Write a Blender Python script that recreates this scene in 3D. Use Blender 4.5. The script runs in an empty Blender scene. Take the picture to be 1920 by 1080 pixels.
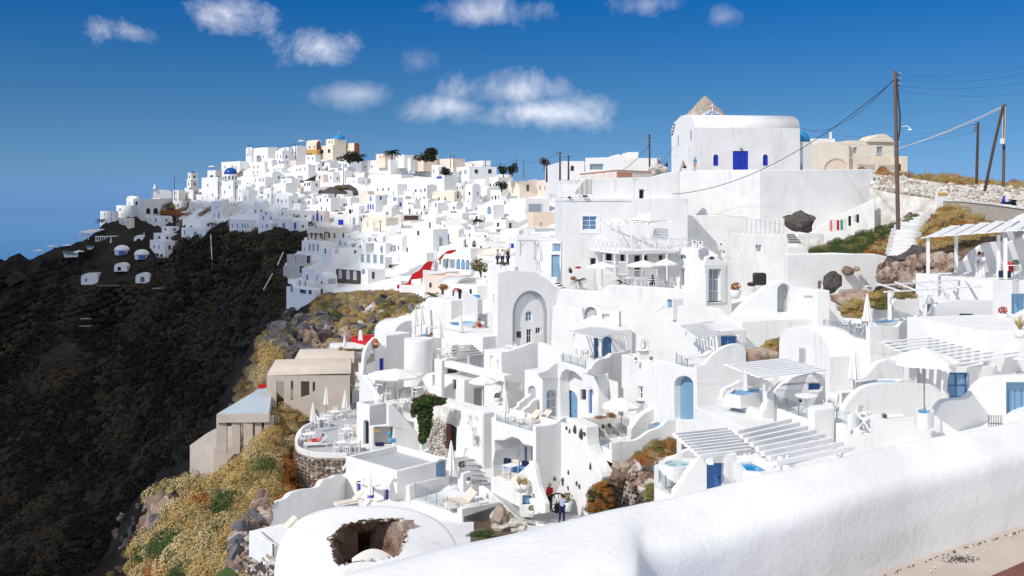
import bpy,bmesh,math,random
import numpy as np
from mathutils import Vector,Matrix,noise
from mathutils.geometry import tessellate_polygon
V3=Vector
WF='white_far'
WH='white_house'
PA='parapet'
WP='white_paint'
MD='metal_dark'
CW='curved_wall'
TH='terrace_house'
ST='stone_tan'
SL='stone_light'
SB='stone_brown'
SD='stone_dark'
WC='white wooden chairs'
AG='archg'
LD='leaf_dark'
FW='fabric_white'
MG='metal_grey'
DK='dark'
HO='house'
FL='flat'
MBL='mid_blue'
WD='white_dim'
PB='pale_blue'
FN='fabric_navy'
LG='leaf_green'
GP='grey_paint'
TN='ShaderNodeTexNoise'
WI='window'
SC='Scale'
DT='Detail'
BC='Base Color'
R=math.radians
random.seed(7)
rng=np.random.RandomState(7)
scene=bpy.context.scene
COL=scene.collection
# camera
F,HZ,CX=1850.,380.,960.
cam_d=bpy.data.cameras.new('camera')
cam_d.sensor_width=36.
cam_d.lens=36.*F/1920.
cam_d.shift_y=-(540.-HZ)/1920.
cam_d.clip_start=.1
cam_d.clip_end=60000.
cam=bpy.data.objects.new('camera',cam_d)
cam.location=(0,0,0)
cam.rotation_euler=(R(90),0,0)
COL.objects.link(cam)
scene.camera=cam
# light
SUN_DIR=V3((-.69,-.655,.83)).normalized()
SUN_EL=math.asin(SUN_DIR.z)
sun_d=bpy.data.lights.new('sun','SUN')
sun_d.energy=2.35
sun_d.angle=R(.5)
sun_d.color=(1.,.96,.90)
sun=bpy.data.objects.new('sun',sun_d)
sun.rotation_euler=SUN_DIR.to_track_quat('Z','Y').to_euler()
sun.location=(-50,-30,80)
COL.objects.link(sun)
scene.view_settings.view_transform='Standard'
scene.view_settings.look='None'
scene.view_settings.exposure=.53
scene.view_settings.gamma=1.
scene.view_settings.use_curve_mapping=False
scene.cycles.max_bounces=8
scene.cycles.diffuse_bounces=5
scene.cycles.transparent_max_bounces=8
world=bpy.data.worlds.new('World')
scene.world=world
world.use_nodes=True
YS=1.
def P(px,py,Y):
 0
 Y*=YS
 return V3(((px-CX)/F*Y,Y,(HZ-py)/F*Y))
def PX(v):
 return(CX+v[0]/v[1]*F,HZ-v[2]/v[1]*F)
def build_world():
 nt=world.node_tree
 N,L=nt.nodes,nt.links
 N.clear()
 out=N.new('ShaderNodeOutputWorld')
 bg=N.new('ShaderNodeBackground')
 bg.inputs['Strength'].default_value=.15
 sky=N.new('ShaderNodeTexSky')
 sky.sky_type='NISHITA'
 sky.sun_disc=False
 sky.sun_elevation=SUN_EL
 sky.sun_rotation=math.atan2(SUN_DIR.x,SUN_DIR.y)
 sky.air_density=1.
 sky.dust_density=.2
 sky.ozone_density=3.
 sky.altitude=250
 hsv=N.new('ShaderNodeHueSaturation')
 hsv.inputs['Saturation'].default_value=1.12
 hsv.inputs['Value'].default_value=.575
 tc=N.new('ShaderNodeTexCoord')
 bw=N.new('ShaderNodeRGBToBW')
 L.new(sky.outputs[0],bw.inputs[0])
 sep=N.new('ShaderNodeSeparateXYZ')
 L.new(tc.outputs['Generated'],sep.inputs[0])
 rmp=N.new('ShaderNodeValToRGB')
 els=rmp.color_ramp.elements
 els[0].position,els[0].color=0.,(.14,.36,.80,1)
 els[1].position,els[1].color=1.,(.10,.32,1.,1)
 for p_,c_ in((.03,(.135,.33,.64,1)),(.09,(.095,.29,.62,1)),(.20,(.045,.27,.85,1))):
  x_=els.new(p_)
  x_.color=c_
 L.new(sep.outputs['Z'],rmp.inputs['Fac'])
 tint=N.new('ShaderNodeVectorMath')
 tint.operation='MULTIPLY'
 L.new(bw.outputs[0],tint.inputs[0])
 L.new(rmp.outputs['Color'],tint.inputs[1])
 skymix=N.new('ShaderNodeMix')
 skymix.data_type='RGBA'
 skymix.inputs['Factor'].default_value=.88
 L.new(sky.outputs[0],skymix.inputs['A'])
 L.new(tint.outputs[0],skymix.inputs['B'])
 L.new(skymix.outputs['Result'],hsv.inputs['Color'])
 nz=N.new(TN)
 nz.inputs[SC].default_value=15.
 nz.inputs[DT].default_value=10.
 nz.inputs['Roughness'].default_value=.66
 nz.inputs['Distortion'].default_value=.35
 L.new(tc.outputs['Generated'],nz.inputs['Vector'])
 nzl=N.new(TN)
 nzl.inputs[SC].default_value=7.
 nzl.inputs[DT].default_value=3.
 L.new(tc.outputs['Generated'],nzl.inputs['Vector'])
 def math_(op,a,b=None,clamp=False):
  m=N.new('ShaderNodeMath')
  m.operation=op
  m.use_clamp=clamp
  for i,v in enumerate((a,b)):
   if v is None:
    continue
   if isinstance(v,(int,float)):
    m.inputs[i].default_value=v
   else:
    L.new(v,m.inputs[i])
  return m.outputs[0]
 n1=math_('SUBTRACT',nz.outputs['Fac'],.5)
 n2=math_('SUBTRACT',nzl.outputs['Fac'],.5)
 nn=math_('ADD',math_('MULTIPLY',n1,2.6),math_('MULTIPLY',n2,1.4))
 clouds=[(425,18,135,66,1.,.8),(245,60,115,46,.72,1.),(600,88,100,58,.9,.8),(785,115,75,48,.36,.8),(940,170,215,70,1.,.62),(1000,212,215,62,.92,.62),(850,200,150,48,.8,.6),
 (665,176,120,36,.42,.7),(905,22,150,44,.62,.9),(1220,10,125,46,.6,.9),(1358,32,85,42,.45,.9),(-420,60,240,70,.8,1),(-150,-420,300,110,.8,1),(900,-520,320,100,.8,1),(2350,
 -200,320,90,.7,1)]
 total=None
 for px,py,rx,ry,dn,amp in clouds:
  d=P(px,py,1.).normalized()
  k=d.y
  sub=N.new('ShaderNodeVectorMath')
  sub.operation='SUBTRACT'
  sub.inputs[1].default_value=d
  L.new(tc.outputs['Generated'],sub.inputs[0])
  mul=N.new('ShaderNodeVectorMath')
  mul.operation='MULTIPLY'
  mul.inputs[1].default_value=(F/rx/k,F/rx/k*.7,F/ry/k)
  L.new(sub.outputs[0],mul.inputs[0])
  ln=N.new('ShaderNodeVectorMath')
  ln.operation='LENGTH'
  L.new(mul.outputs[0],ln.inputs[0])
  v=math_('SUBTRACT',.66,ln.outputs['Value'])
  v=math_('ADD',v,math_('MULTIPLY',nn,1.05*amp))
  v=math_('MULTIPLY',v,1.05,clamp=True)
  v=math_('MULTIPLY',v,dn)
  total=v if total is None else math_('MAXIMUM',total,v)
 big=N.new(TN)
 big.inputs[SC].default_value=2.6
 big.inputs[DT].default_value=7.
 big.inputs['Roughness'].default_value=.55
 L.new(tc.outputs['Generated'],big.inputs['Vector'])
 rest=math_('MULTIPLY',math_('SUBTRACT',big.outputs['Fac'],.445),9.,clamp=True)  # cloud cover added only outside the view, to brighten shaded walls
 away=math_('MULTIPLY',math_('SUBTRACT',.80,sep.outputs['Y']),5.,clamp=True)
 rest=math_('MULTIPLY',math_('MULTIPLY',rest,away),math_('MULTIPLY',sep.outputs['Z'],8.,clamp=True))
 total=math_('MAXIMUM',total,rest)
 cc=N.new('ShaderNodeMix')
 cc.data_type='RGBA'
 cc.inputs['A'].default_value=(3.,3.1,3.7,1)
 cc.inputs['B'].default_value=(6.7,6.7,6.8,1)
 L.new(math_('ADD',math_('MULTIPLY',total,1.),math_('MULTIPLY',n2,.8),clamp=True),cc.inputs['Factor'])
 mx=N.new('ShaderNodeMix')
 mx.data_type='RGBA'
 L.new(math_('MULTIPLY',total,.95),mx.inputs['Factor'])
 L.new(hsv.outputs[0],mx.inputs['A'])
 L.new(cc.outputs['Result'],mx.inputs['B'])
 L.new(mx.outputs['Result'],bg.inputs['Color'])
 L.new(bg.outputs[0],out.inputs[0])
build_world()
# materials
MATS={}
def mat(name,col,rough=.8,col2=None,scale=3.,var=.5,bump=0.,bscale=30.,metal=0.,spec=.3,detail=5.,tc='Object'):
 m=bpy.data.materials.new(name)
 m.use_nodes=True
 nt=m.node_tree
 N,L=nt.nodes,nt.links
 b=N['Principled BSDF']
 b.inputs[BC].default_value=(*col,1)
 b.inputs['Roughness'].default_value=rough
 b.inputs['Metallic'].default_value=metal
 b.inputs['Specular IOR Level'].default_value=spec
 geo=N.new('ShaderNodeNewGeometry')
 if col2 is not None:
  nz=N.new(TN)
  nz.inputs[SC].default_value=scale
  nz.inputs[DT].default_value=detail
  nz.inputs['Roughness'].default_value=.62
  L.new(geo.outputs['Position'],nz.inputs['Vector'])
  cr=N.new('ShaderNodeValToRGB')
  cr.color_ramp.elements[0].position=.5-var*.4
  cr.color_ramp.elements[1].position=.5+var*.4
  cr.color_ramp.elements[0].color=(*col2,1)
  cr.color_ramp.elements[1].color=(*col,1)
  L.new(nz.outputs['Fac'],cr.inputs['Fac'])
  L.new(cr.outputs['Color'],b.inputs[BC])
 if bump>0:
  nb=N.new(TN)
  nb.inputs[SC].default_value=bscale
  nb.inputs[DT].default_value=4.
  L.new(geo.outputs['Position'],nb.inputs['Vector'])
  bp=N.new('ShaderNodeBump')
  bp.inputs['Strength'].default_value=.6
  bp.inputs['Distance'].default_value=bump
  L.new(nb.outputs['Fac'],bp.inputs['Height'])
  L.new(bp.outputs[0],b.inputs['Normal'])
 MATS[name]=m
 return m
mat('white',(.80,.80,.79),.75,(.71,.71,.70),.45,.45,.012,6.)
mat('white_old',(.80,.79,.76),.85,(.50,.47,.42),.9,.35,.03,4.)
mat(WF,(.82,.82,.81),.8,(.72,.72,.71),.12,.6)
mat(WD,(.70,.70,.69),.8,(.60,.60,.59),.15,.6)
mat('cream',(.76,.69,.58),.85,(.70,.63,.52),.3,.5)
mat('sand',(.72,.60,.48),.85,(.66,.54,.43),.3,.5)
mat('pink',(.76,.63,.56),.85,(.71,.58,.51),.3,.5)
mat('orange',(.62,.27,.15),.85,(.56,.24,.13),.3,.5)
mat('ochre',(.55,.33,.10),.85,(.50,.28,.09),.3,.5)
mat('grey_plaster',(.50,.48,.45),.9,(.42,.40,.38),.4,.6,.01,8)
mat('concrete',(.56,.49,.42),.9,(.47,.41,.35),.8,.5,.01,10)
mat('floor_grey',(.44,.45,.46),.85,(.38,.39,.41),.7,.5)
mat('floor_blue',(.42,.48,.53),.7,(.38,.43,.48),.7,.5)
mat('roof_blue_grey',(.46,.53,.58),.8,(.40,.47,.52),.5,.5)
mat(PB,(.20,.35,.50),.6,(.17,.31,.46),1.,.5)
mat(MBL,(.05,.14,.38),.5,(.04,.12,.33),2.,.5)
mat('deep_blue',(.012,.035,.42),.45)
mat('turquoise',(.015,.25,.55),.45,(.012,.21,.48),.8,.5)
mat('dome_blue',(.008,.07,.34),.35,(.007,.06,.30),.8,.5)
mat(GP,(.42,.44,.47),.7)
mat('beige_paint',(.50,.47,.41),.7)
mat('red_paint',(.52,.012,.018),.55,(.45,.01,.015),1.,.5)
mat('wood_dark',(.10,.062,.042),.8,(.06,.04,.03),3.,.6)
mat('pole_wood',(.17,.11,.085),.85,(.11,.075,.06),6.,.6)
mat(MD,(.03,.032,.035),.5)
mat(MG,(.30,.31,.32),.45,metal=.4)
mat(WP,(.80,.80,.80),.55)
mat(FW,(.78,.77,.74),.95,(.72,.71,.68),4.,.5)
mat('fabric_beige',(.70,.62,.53),.95,(.64,.56,.47),5.,.5)
mat('fabric_red',(.50,.03,.03),.9)
mat(FN,(.012,.018,.06),.9)
mat('fabric_blue',(.10,.30,.55),.9)
mat('fabric_teal',(.02,.36,.50),.9)
mat('fabric_lilac',(.38,.45,.62),.9)
mat('fabric_pink',(.65,.22,.25),.9)
mat('fabric_green',(.02,.35,.22),.9)
mat('fabric_stripe',(.55,.58,.62),.9)
mat('black',(.010,.010,.012),.6)
mat('skin',(.46,.25,.17),.6)
mat('skin_dark',(.20,.10,.06),.6)
mat('hair',(.03,.018,.012),.7)
mat('hair_grey',(.35,.32,.30),.7)
mat('glass_dark',(.018,.024,.032),.08,spec=.8)
mat('glass_blue',(.10,.22,.36),.08,spec=.8)
mat('glass_pane',(.24,.30,.34),.05,spec=.8)
mat('pool',(.01,.30,.58),.03,(.012,.22,.52),1.2,.5,.01,5,spec=.5)
mat('pool_pale',(.35,.55,.55),.05,spec=.5)
mat(SD,(.12,.10,.09),.95,(.05,.045,.045),2.,.7,.05,5)
mat(SB,(.26,.18,.14),.95,(.13,.09,.07),1.6,.7,.06,5)
mat(ST,(.42,.34,.27),.95,(.26,.20,.16),1.2,.7,.06,5)
mat(SL,(.62,.59,.54),.95,(.42,.39,.35),1.2,.7,.04,5)
mat('stone_red',(.24,.09,.06),.95,(.14,.06,.05),1.6,.7,.05,5)
mat('mortar',(.45,.41,.37),.95,(.34,.31,.28),2.,.6,.02,10)
mat('mill_stone',(.52,.44,.37),.95,(.36,.30,.25),2.2,.5,.05,4)
mat('thatch',(.42,.36,.28),.95,(.30,.25,.19),4.,.5,.03,10)
mat('terracotta',(.42,.13,.06),.8,(.34,.10,.05),4.,.5)
mat('pavement',(.50,.43,.37),.9,(.42,.36,.31),5.,.5,.004,60)
mat('leaf_ochre',(.50,.35,.13),.95,(.38,.26,.095),.35,.6)
mat('leaf_tan',(.50,.40,.20),.95,(.39,.31,.15),.35,.6)
mat('leaf_rust',(.40,.16,.04),.95,(.26,.10,.03),.8,.6)
mat('leaf_olive',(.26,.23,.08),.95,(.15,.135,.045),.8,.6)
mat(LG,(.075,.115,.03),.9,(.035,.06,.018),.9,.6)
mat(LD,(.028,.036,.014),.9,(.014,.018,.008),.8,.6)
mat('shade_black_scrub',(.016,.014,.010),.95,(.008,.007,.006),.2,.6)  # bowl scrub tones, darkened in the colour to deepen its shade
mat('scrub_brown',(.070,.050,.028),.95,(.035,.026,.016),.1,.6)
mat('scrub_grey',(.065,.055,.05),.95,(.02,.018,.018),.1,.6)
mat('bark',(.12,.09,.07),.95,(.07,.05,.04),5,.5)
mat('flower_red',(.40,.04,.03),.9)
def streaks(name,k=.16):
 m=MATS[name]
 N,L=m.node_tree.nodes,m.node_tree.links
 b=N['Principled BSDF']
 src=b.inputs[BC].links[0].from_socket
 geo=N.new('ShaderNodeNewGeometry')
 mul=N.new('ShaderNodeVectorMath')
 mul.operation='MULTIPLY'
 mul.inputs[1].default_value=(1.6,1.6,.22)
 L.new(geo.outputs['Position'],mul.inputs[0])
 nz=N.new(TN)
 nz.inputs[SC].default_value=1.
 nz.inputs[DT].default_value=7
 nz.inputs['Roughness'].default_value=.7
 L.new(mul.outputs[0],nz.inputs['Vector'])
 cr=N.new('ShaderNodeValToRGB')
 cr.color_ramp.elements[0].position=.56
 cr.color_ramp.elements[1].position=.78
 cr.color_ramp.elements[0].color=(0,0,0,1)
 cr.color_ramp.elements[1].color=(1,1,1,1)
 L.new(nz.outputs['Fac'],cr.inputs['Fac'])
 mm=N.new('ShaderNodeMath')
 mm.operation='MULTIPLY'
 mm.inputs[1].default_value=k*3
 L.new(cr.outputs['Color'],mm.inputs[0])
 mx=N.new('ShaderNodeMix')
 mx.data_type='RGBA'
 mx.inputs['B'].default_value=(.52,.50,.46,1)
 L.new(mm.outputs[0],mx.inputs['Factor'])
 L.new(src,mx.inputs['A'])
 L.new(mx.outputs['Result'],b.inputs[BC])
streaks('white',.28)
streaks('white_old',.25)
streaks(WF,.14)
streaks('concrete',.2)
def sea_material():
 m=bpy.data.materials.new('sea_water')
 m.use_nodes=True
 N,L=m.node_tree.nodes,m.node_tree.links
 b=N['Principled BSDF']
 b.inputs[BC].default_value=(.02,.12,.42,1)
 b.inputs['Roughness'].default_value=.06
 geo=N.new('ShaderNodeNewGeometry')
 nz=N.new(TN)
 nz.inputs[SC].default_value=.02
 nz.inputs[DT].default_value=6
 L.new(geo.outputs['Position'],nz.inputs['Vector'])
 bp=N.new('ShaderNodeBump')
 bp.inputs['Distance'].default_value=1.
 bp.inputs['Strength'].default_value=.10
 L.new(nz.outputs['Fac'],bp.inputs['Height'])
 L.new(bp.outputs[0],b.inputs['Normal'])
 MATS['sea_water']=m
sea_material()
def plaster_near():
 0
 m=bpy.data.materials.new('limewash_near')
 m.use_nodes=True
 N,L=m.node_tree.nodes,m.node_tree.links
 b=N['Principled BSDF']
 b.inputs['Roughness'].default_value=.42
 b.inputs['Specular IOR Level'].default_value=.35
 geo=N.new('ShaderNodeNewGeometry')
 nz=N.new(TN)
 nz.inputs[SC].default_value=1.3
 nz.inputs[DT].default_value=7
 L.new(geo.outputs['Position'],nz.inputs['Vector'])
 cr=N.new('ShaderNodeValToRGB')
 cr.color_ramp.elements[0].color=(.70,.70,.70,1)
 cr.color_ramp.elements[0].position=.3
 cr.color_ramp.elements[1].color=(.80,.80,.79,1)
 cr.color_ramp.elements[1].position=.6
 L.new(nz.outputs['Fac'],cr.inputs['Fac'])
 L.new(cr.outputs[0],b.inputs[BC])
 last=None
 for sc,di,st in((3.,.03,.35),(22.,.007,.55),(85.,.0035,.6)):
  n=N.new(TN)
  n.inputs[SC].default_value=sc
  n.inputs[DT].default_value=3
  L.new(geo.outputs['Position'],n.inputs['Vector'])
  bp=N.new('ShaderNodeBump')
  bp.inputs['Distance'].default_value=di
  bp.inputs['Strength'].default_value=st
  L.new(n.outputs['Fac'],bp.inputs['Height'])
  if last:
   L.new(last,bp.inputs['Normal'])
  last=bp.outputs[0]
 L.new(last,b.inputs['Normal'])
 MATS['limewash_near']=m
plaster_near()
def peeling():
 0
 m=bpy.data.materials.new('peeling_white')
 m.use_nodes=True
 N,L=m.node_tree.nodes,m.node_tree.links
 b=N['Principled BSDF']
 b.inputs['Roughness'].default_value=.95
 geo=N.new('ShaderNodeNewGeometry')
 nz=N.new(TN)
 nz.inputs[SC].default_value=.7
 nz.inputs[DT].default_value=9
 nz.inputs['Roughness'].default_value=.7
 L.new(geo.outputs['Position'],nz.inputs['Vector'])
 cr=N.new('ShaderNodeValToRGB')
 e=cr.color_ramp.elements
 e[0].color=(.22,.20,.18,1)
 e[0].position=.36
 e[1].color=(.78,.77,.74,1)
 e[1].position=.50
 L.new(nz.outputs['Fac'],cr.inputs['Fac'])
 L.new(cr.outputs[0],b.inputs[BC])
 bp=N.new('ShaderNodeBump')
 bp.inputs['Distance'].default_value=.06
 L.new(nz.outputs['Fac'],bp.inputs['Height'])
 L.new(bp.outputs[0],b.inputs['Normal'])
 MATS['peeling_white']=m
peeling()
def cliff_material(name,cols,scale):
 m=bpy.data.materials.new(name)
 m.use_nodes=True
 N,L=m.node_tree.nodes,m.node_tree.links
 b=N['Principled BSDF']
 b.inputs['Roughness'].default_value=.95
 b.inputs['Specular IOR Level'].default_value=.1
 geo=N.new('ShaderNodeNewGeometry')
 nz=N.new(TN)
 nz.inputs[SC].default_value=scale
 nz.inputs[DT].default_value=10
 nz.inputs['Roughness'].default_value=.68
 L.new(geo.outputs['Position'],nz.inputs['Vector'])
 cr=N.new('ShaderNodeValToRGB')
 e=cr.color_ramp.elements
 e[0].position,e[0].color=.30,(*cols[0],1)
 e[1].position,e[1].color=.70,(*cols[-1],1)
 for k,c in enumerate(cols[1:-1]):
  x=e.new(.30+.40*(k+1)/(len(cols)-1))
  x.color=(*c,1)
 L.new(nz.outputs['Fac'],cr.inputs['Fac'])
 L.new(cr.outputs[0],b.inputs[BC])
 bp=N.new('ShaderNodeBump')
 bp.inputs['Distance'].default_value=.5
 bp.inputs['Strength'].default_value=.7
 L.new(nz.outputs['Fac'],bp.inputs['Height'])
 L.new(bp.outputs[0],b.inputs['Normal'])
 MATS[name]=m
cliff_material('soil',[(.06,.045,.035),(.13,.095,.065),(.21,.16,.11),(.30,.25,.20)],.35)
cliff_material('shade_dark_soil',[(.012,.010,.009),(.022,.018,.015),(.035,.030,.024),(.055,.048,.042)],.08)  # soil darkened in the colour so the shaded bowl turns near black
cliff_material('lava',[(.03,.03,.035),(.085,.085,.10),(.16,.155,.17),(.25,.20,.19)],.5)
cliff_material('rock_tan',[(.10,.06,.045),(.25,.17,.13),(.42,.33,.27),(.55,.48,.42)],.9)
# mesh collecting and linking
class MB:
 def __init__(s):
  s.v,s.f,s.m=[],[],[]
 def add(s,vs,fs,mi=0):
  o=len(s.v)
  s.v+=[tuple(x)for x in vs]
  s.f+=[tuple(i+o for i in f)for f in fs]
  s.m+=[mi]*len(fs)
  return s
 def box(s,c,size,rz=0.,mi=0,M=None):
  hx,hy,hz=size[0]/2,size[1]/2,size[2]/2
  vs=[]
  ca,sa=math.cos(rz),math.sin(rz)
  for dz in(-hz,hz):
   for dx,dy in((-hx,-hy),(hx,-hy),(hx,hy),(-hx,hy)):
    q=V3((c[0]+dx*ca-dy*sa,c[1]+dx*sa+dy*ca,c[2]+dz))
    vs.append(M@q if M else q)
  return s.add(vs,[(3,2,1,0),(4,5,6,7),(0,1,5,4),(1,2,6,5),(2,3,7,6),(3,0,4,7)],mi)
 def bar(s,a,b,w,h=None,mi=0,up=V3((0,0,1))):
  h=h or w
  a,b=V3(a),V3(b)
  d=(b-a)
  if d.length<1e-6:
   return s
  d.normalize()
  if abs(d.dot(up))>.98:
   up=V3((1,0,0))
  x=d.cross(up).normalized()
  y=x.cross(d).normalized()
  vs=[]
  for q in(a,b):
   for sx,sy in((-1,-1),(1,-1),(1,1),(-1,1)):
    vs.append(q+x*(sx*w/2)+y*(sy*h/2))
  return s.add(vs,[(3,2,1,0),(4,5,6,7),(0,1,5,4),(1,2,6,5),(2,3,7,6),(3,0,4,7)],mi)
 def tube(s,pts,r,n=8,mi=0,cap=True):
  pts=[V3(p)for p in pts]
  rs=r if isinstance(r,(list,tuple))else[r]*len(pts)
  vs,fs=[],[]
  for i,p in enumerate(pts):
   d=(pts[min(i+1,len(pts)-1)]-pts[max(i-1,0)])
   d=d.normalized()if d.length>1e-9 else V3((0,0,1))
   up=V3((0,0,1))if abs(d.z)<.95 else V3((1,0,0))
   x=d.cross(up).normalized()
   y=x.cross(d).normalized()
   for k in range(n):
    a=2*math.pi*k/n
    vs.append(p+x*(math.cos(a)*rs[i])+y*(math.sin(a)*rs[i]))
  for i in range(len(pts)-1):
   for k in range(n):
    k2=(k+1)%n
    fs.append((i*n+k,i*n+k2,(i+1)*n+k2,(i+1)*n+k))
  if cap:
   fs.append(tuple(range(n-1,-1,-1)))
   o=(len(pts)-1)*n
   fs.append(tuple(o+k for k in range(n)))
  return s.add(vs,fs,mi)
 def lathe(s,c,prof,n=16,mi=0,sx=1.,sy=1.):
  0
  vs,fs=[],[]
  c=V3(c)
  for r,z in prof:
   for k in range(n):
    a=2*math.pi*k/n
    vs.append((c.x+r*sx*math.cos(a),c.y+r*sy*math.sin(a),c.z+z))
  for i in range(len(prof)-1):
   for k in range(n):
    k2=(k+1)%n
    fs.append((i*n+k,i*n+k2,(i+1)*n+k2,(i+1)*n+k))
  fs.append(tuple(range(n-1,-1,-1)))
  o=(len(prof)-1)*n
  fs.append(tuple(o+k for k in range(n)))
  return s.add(vs,fs,mi)
 def prism(s,pts,z0,z1,mi=0):
  0
  n=len(pts)
  zb=z0 if isinstance(z0,(list,tuple))else[z0]*n
  zt=z1 if isinstance(z1,(list,tuple))else[z1]*n
  vs=[(p[0],p[1],zb[i])for i,p in enumerate(pts)]+[(p[0],p[1],zt[i])for i,p in enumerate(pts)]
  fs=[(i,(i+1)%n,n+(i+1)%n,n+i)for i in range(n)]
  tri=tessellate_polygon([[V3((p[0],p[1],0))for p in pts]])
  for t in tri:
   fs.append((t[2],t[1],t[0]))
   fs.append(tuple(n+i for i in t))
  return s.add(vs,fs,mi)
 def build(s,name,mats,parent=None,origin=None,bevel=0.,smooth=False,segs=2,fix=True):
  if isinstance(mats,str):
   mats=[mats]
  if parent is not None:
   o=V3(parent['_o'])
  elif origin is not None:
   o=V3(origin)
  elif s.v:
   a=np.array(s.v)
   o=V3(((a[:,0].min()+a[:,0].max())/2,(a[:,1].min()+a[:,1].max())/2,a[:,2].min()))
  else:
   o=V3((0,0,0))
  me=bpy.data.meshes.new(name)
  me.from_pydata([(x-o.x,y-o.y,z-o.z)for x,y,z in s.v],[],s.f)
  for mn in mats:
   me.materials.append(MATS[mn])
  if any(s.m):
   me.polygons.foreach_set('material_index',s.m)
  if fix and len(s.f)<6000:
   bm=bmesh.new()
   bm.from_mesh(me)
   bmesh.ops.remove_doubles(bm,verts=bm.verts,dist=1e-4)
   bmesh.ops.recalc_face_normals(bm,faces=bm.faces)
   bm.to_mesh(me)
   bm.free()
  if smooth:
   me.polygons.foreach_set('use_smooth',[True]*len(me.polygons))
  ob=bpy.data.objects.new(name,me)
  COL.objects.link(ob)
  if parent is not None:
   ob.parent=parent
  else:
   ob.location=o
  ob['_o']=tuple(o)
  if bevel>0:
   bv=ob.modifiers.new('bevel','BEVEL')
   bv.width=bevel
   bv.segments=segs
   bv.limit_method='ANGLE'
   bv.angle_limit=R(50)
  return ob
def tag(o,label=None,cat=None,group=None,kind=None):
 if label:
  o['label']=label
 if cat:
  o['category']=cat
 if group:
  o['group']=group
 if kind:
  o['kind']=kind
 return o
def empty(name,loc,label=None,cat=None,group=None):
 o=bpy.data.objects.new(name,None)
 o.location=loc
 o.empty_display_size=.3
 COL.objects.link(o)
 o['_o']=tuple(loc)
 return tag(o,label,cat,group)
def dup(rt,loc=None,rz=None,scale=None,label=None,group=None):
 def cp(o,par):
  c=o.copy()
  COL.objects.link(c)
  if par is not None:
   c.parent=par
  for ch in list(o.children):
   cp(ch,c)
  return c
 kids=list(rt.children)
 r=rt.copy()
 COL.objects.link(r)
 for k in kids:
  cp(k,r)
 if loc is not None:
  r.location=loc
  r['_o']=tuple(loc)
 if rz is not None:
  r.rotation_euler=(0,0,rz)
 if scale is not None:
  r.scale=(scale,)*3 if isinstance(scale,(int,float))else scale
 if label:
  r['label']=label
 if group:
  r['group']=group
 return r
def crv(pts,n=5,closed=False):
 0
 out=[]
 m=len(pts)
 rngi=range(m if closed else m-1)
 for i in rngi:
  p0=pts[(i-1)%m]if closed or i>0 else pts[0]
  p1=pts[i]
  p2=pts[(i+1)%m]
  p3=pts[(i+2)%m]if closed or i+2<m else pts[-1]
  for k in range(n):
   t=k/n
   out.append(tuple(.5*((2*p1[j])+(-p0[j]+p2[j])*t+(2*p0[j]-5*p1[j]+4*p2[j]-p3[j])*t*t+(-p0[j]+3*p1[j]-3*p2[j]+p3[j])*t**3)for j in range(len(p1))))
 if not closed:
  out.append(tuple(pts[-1]))
 return out
class Pl:
 0
 def __init__(s,a,b=None,head=None):
  A=P(a[0],HZ,a[1])
  if b is not None:
   B=P(b[0],HZ,b[1])
   u=(B-A)
   u.z=0
   s.u=u.normalized()
  else:
   s.u=V3((math.cos(R(head)),math.sin(R(head)),0))
  s.o=A
  s.n=V3((s.u.y,-s.u.x,0))
 def uv(s,px,py):
  d=V3(((px-CX)/F,1.,(HZ-py)/F))
  t=s.o.dot(s.n)/d.dot(s.n)
  q=d*t
  return((q-s.o).dot(s.u),q.z)
 def w(s,u,z,off=0.):
  q=s.o+s.u*u+s.n*off
  return V3((q.x,q.y,z))
 def pt(s,px,py,off=0.):
  u,z=s.uv(px,py)
  return s.w(u,z,off)
 def Y(s,px):
  return s.pt(px,HZ).y
 def shift(s,off):
  q=Pl.__new__(Pl)
  q.o,q.u,q.n=s.o+s.n*off,s.u,s.n
  return q
def panel(mb,pl,outer,holes=(),th=.3,back=True,mi=0,off=0.,reveal_mi=None):
 loops=[list(outer)]+[list(h)for h in holes]
 tri=tessellate_polygon([[V3((p[0],p[1],0))for p in lp]for lp in loops])
 flat=[p for lp in loops for p in lp]
 n=len(flat)
 vs=[pl.w(p[0],p[1],off)for p in flat]+[pl.w(p[0],p[1],off-th)for p in flat]
 fs=[tuple(t)for t in tri]
 if back:
  fs+=[tuple(n+i for i in reversed(t))for t in tri]
 mb.add(vs,fs,mi)
 o=0
 base=len(mb.v)-2*n
 for li,lp in enumerate(loops):
  m=len(lp)
  if li>0 or back:
   for i in range(m):
    j=(i+1)%m
    mb.f.append((base+o+i,base+o+j,base+n+o+j,base+n+o+i))
    mb.m.append(mi if(li==0 or reveal_mi is None)else reveal_mi)
  o+=m
def hole_px(spec):
 0
 if isinstance(spec,list):
  return spec
 k,x0,y0,x1,y1=spec[:5]
 if k=='r':
  return[(x0,y0),(x1,y0),(x1,y1),(x0,y1)]
 w=(x1-x0)/2
 h=min(w,(y1-y0)*.6)
 pts=[(x0+w-w*math.cos(math.pi*i/8),y0+h-h*math.sin(math.pi*i/8))for i in range(9)]
 return pts+[(x1,y1),(x0,y1)]
def uvs(pl,pts):
 return[pl.uv(*p)for p in pts]
def shrink(poly,d):
 cx=sum(p[0]for p in poly)/len(poly)
 x0,x1=min(p[0]for p in poly),max(p[0]for p in poly)
 z0,z1=min(p[1]for p in poly),max(p[1]for p in poly)
 cz=(z0+z1)/2
 kx=max(.1,1-2*d/max(x1-x0,1e-6))
 kz=max(.1,1-2*d/max(z1-z0,1e-6))
 mx=(x0+x1)/2
 return[(mx+(p[0]-mx)*kx,cz+(p[1]-cz)*kz)for p in poly]
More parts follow.
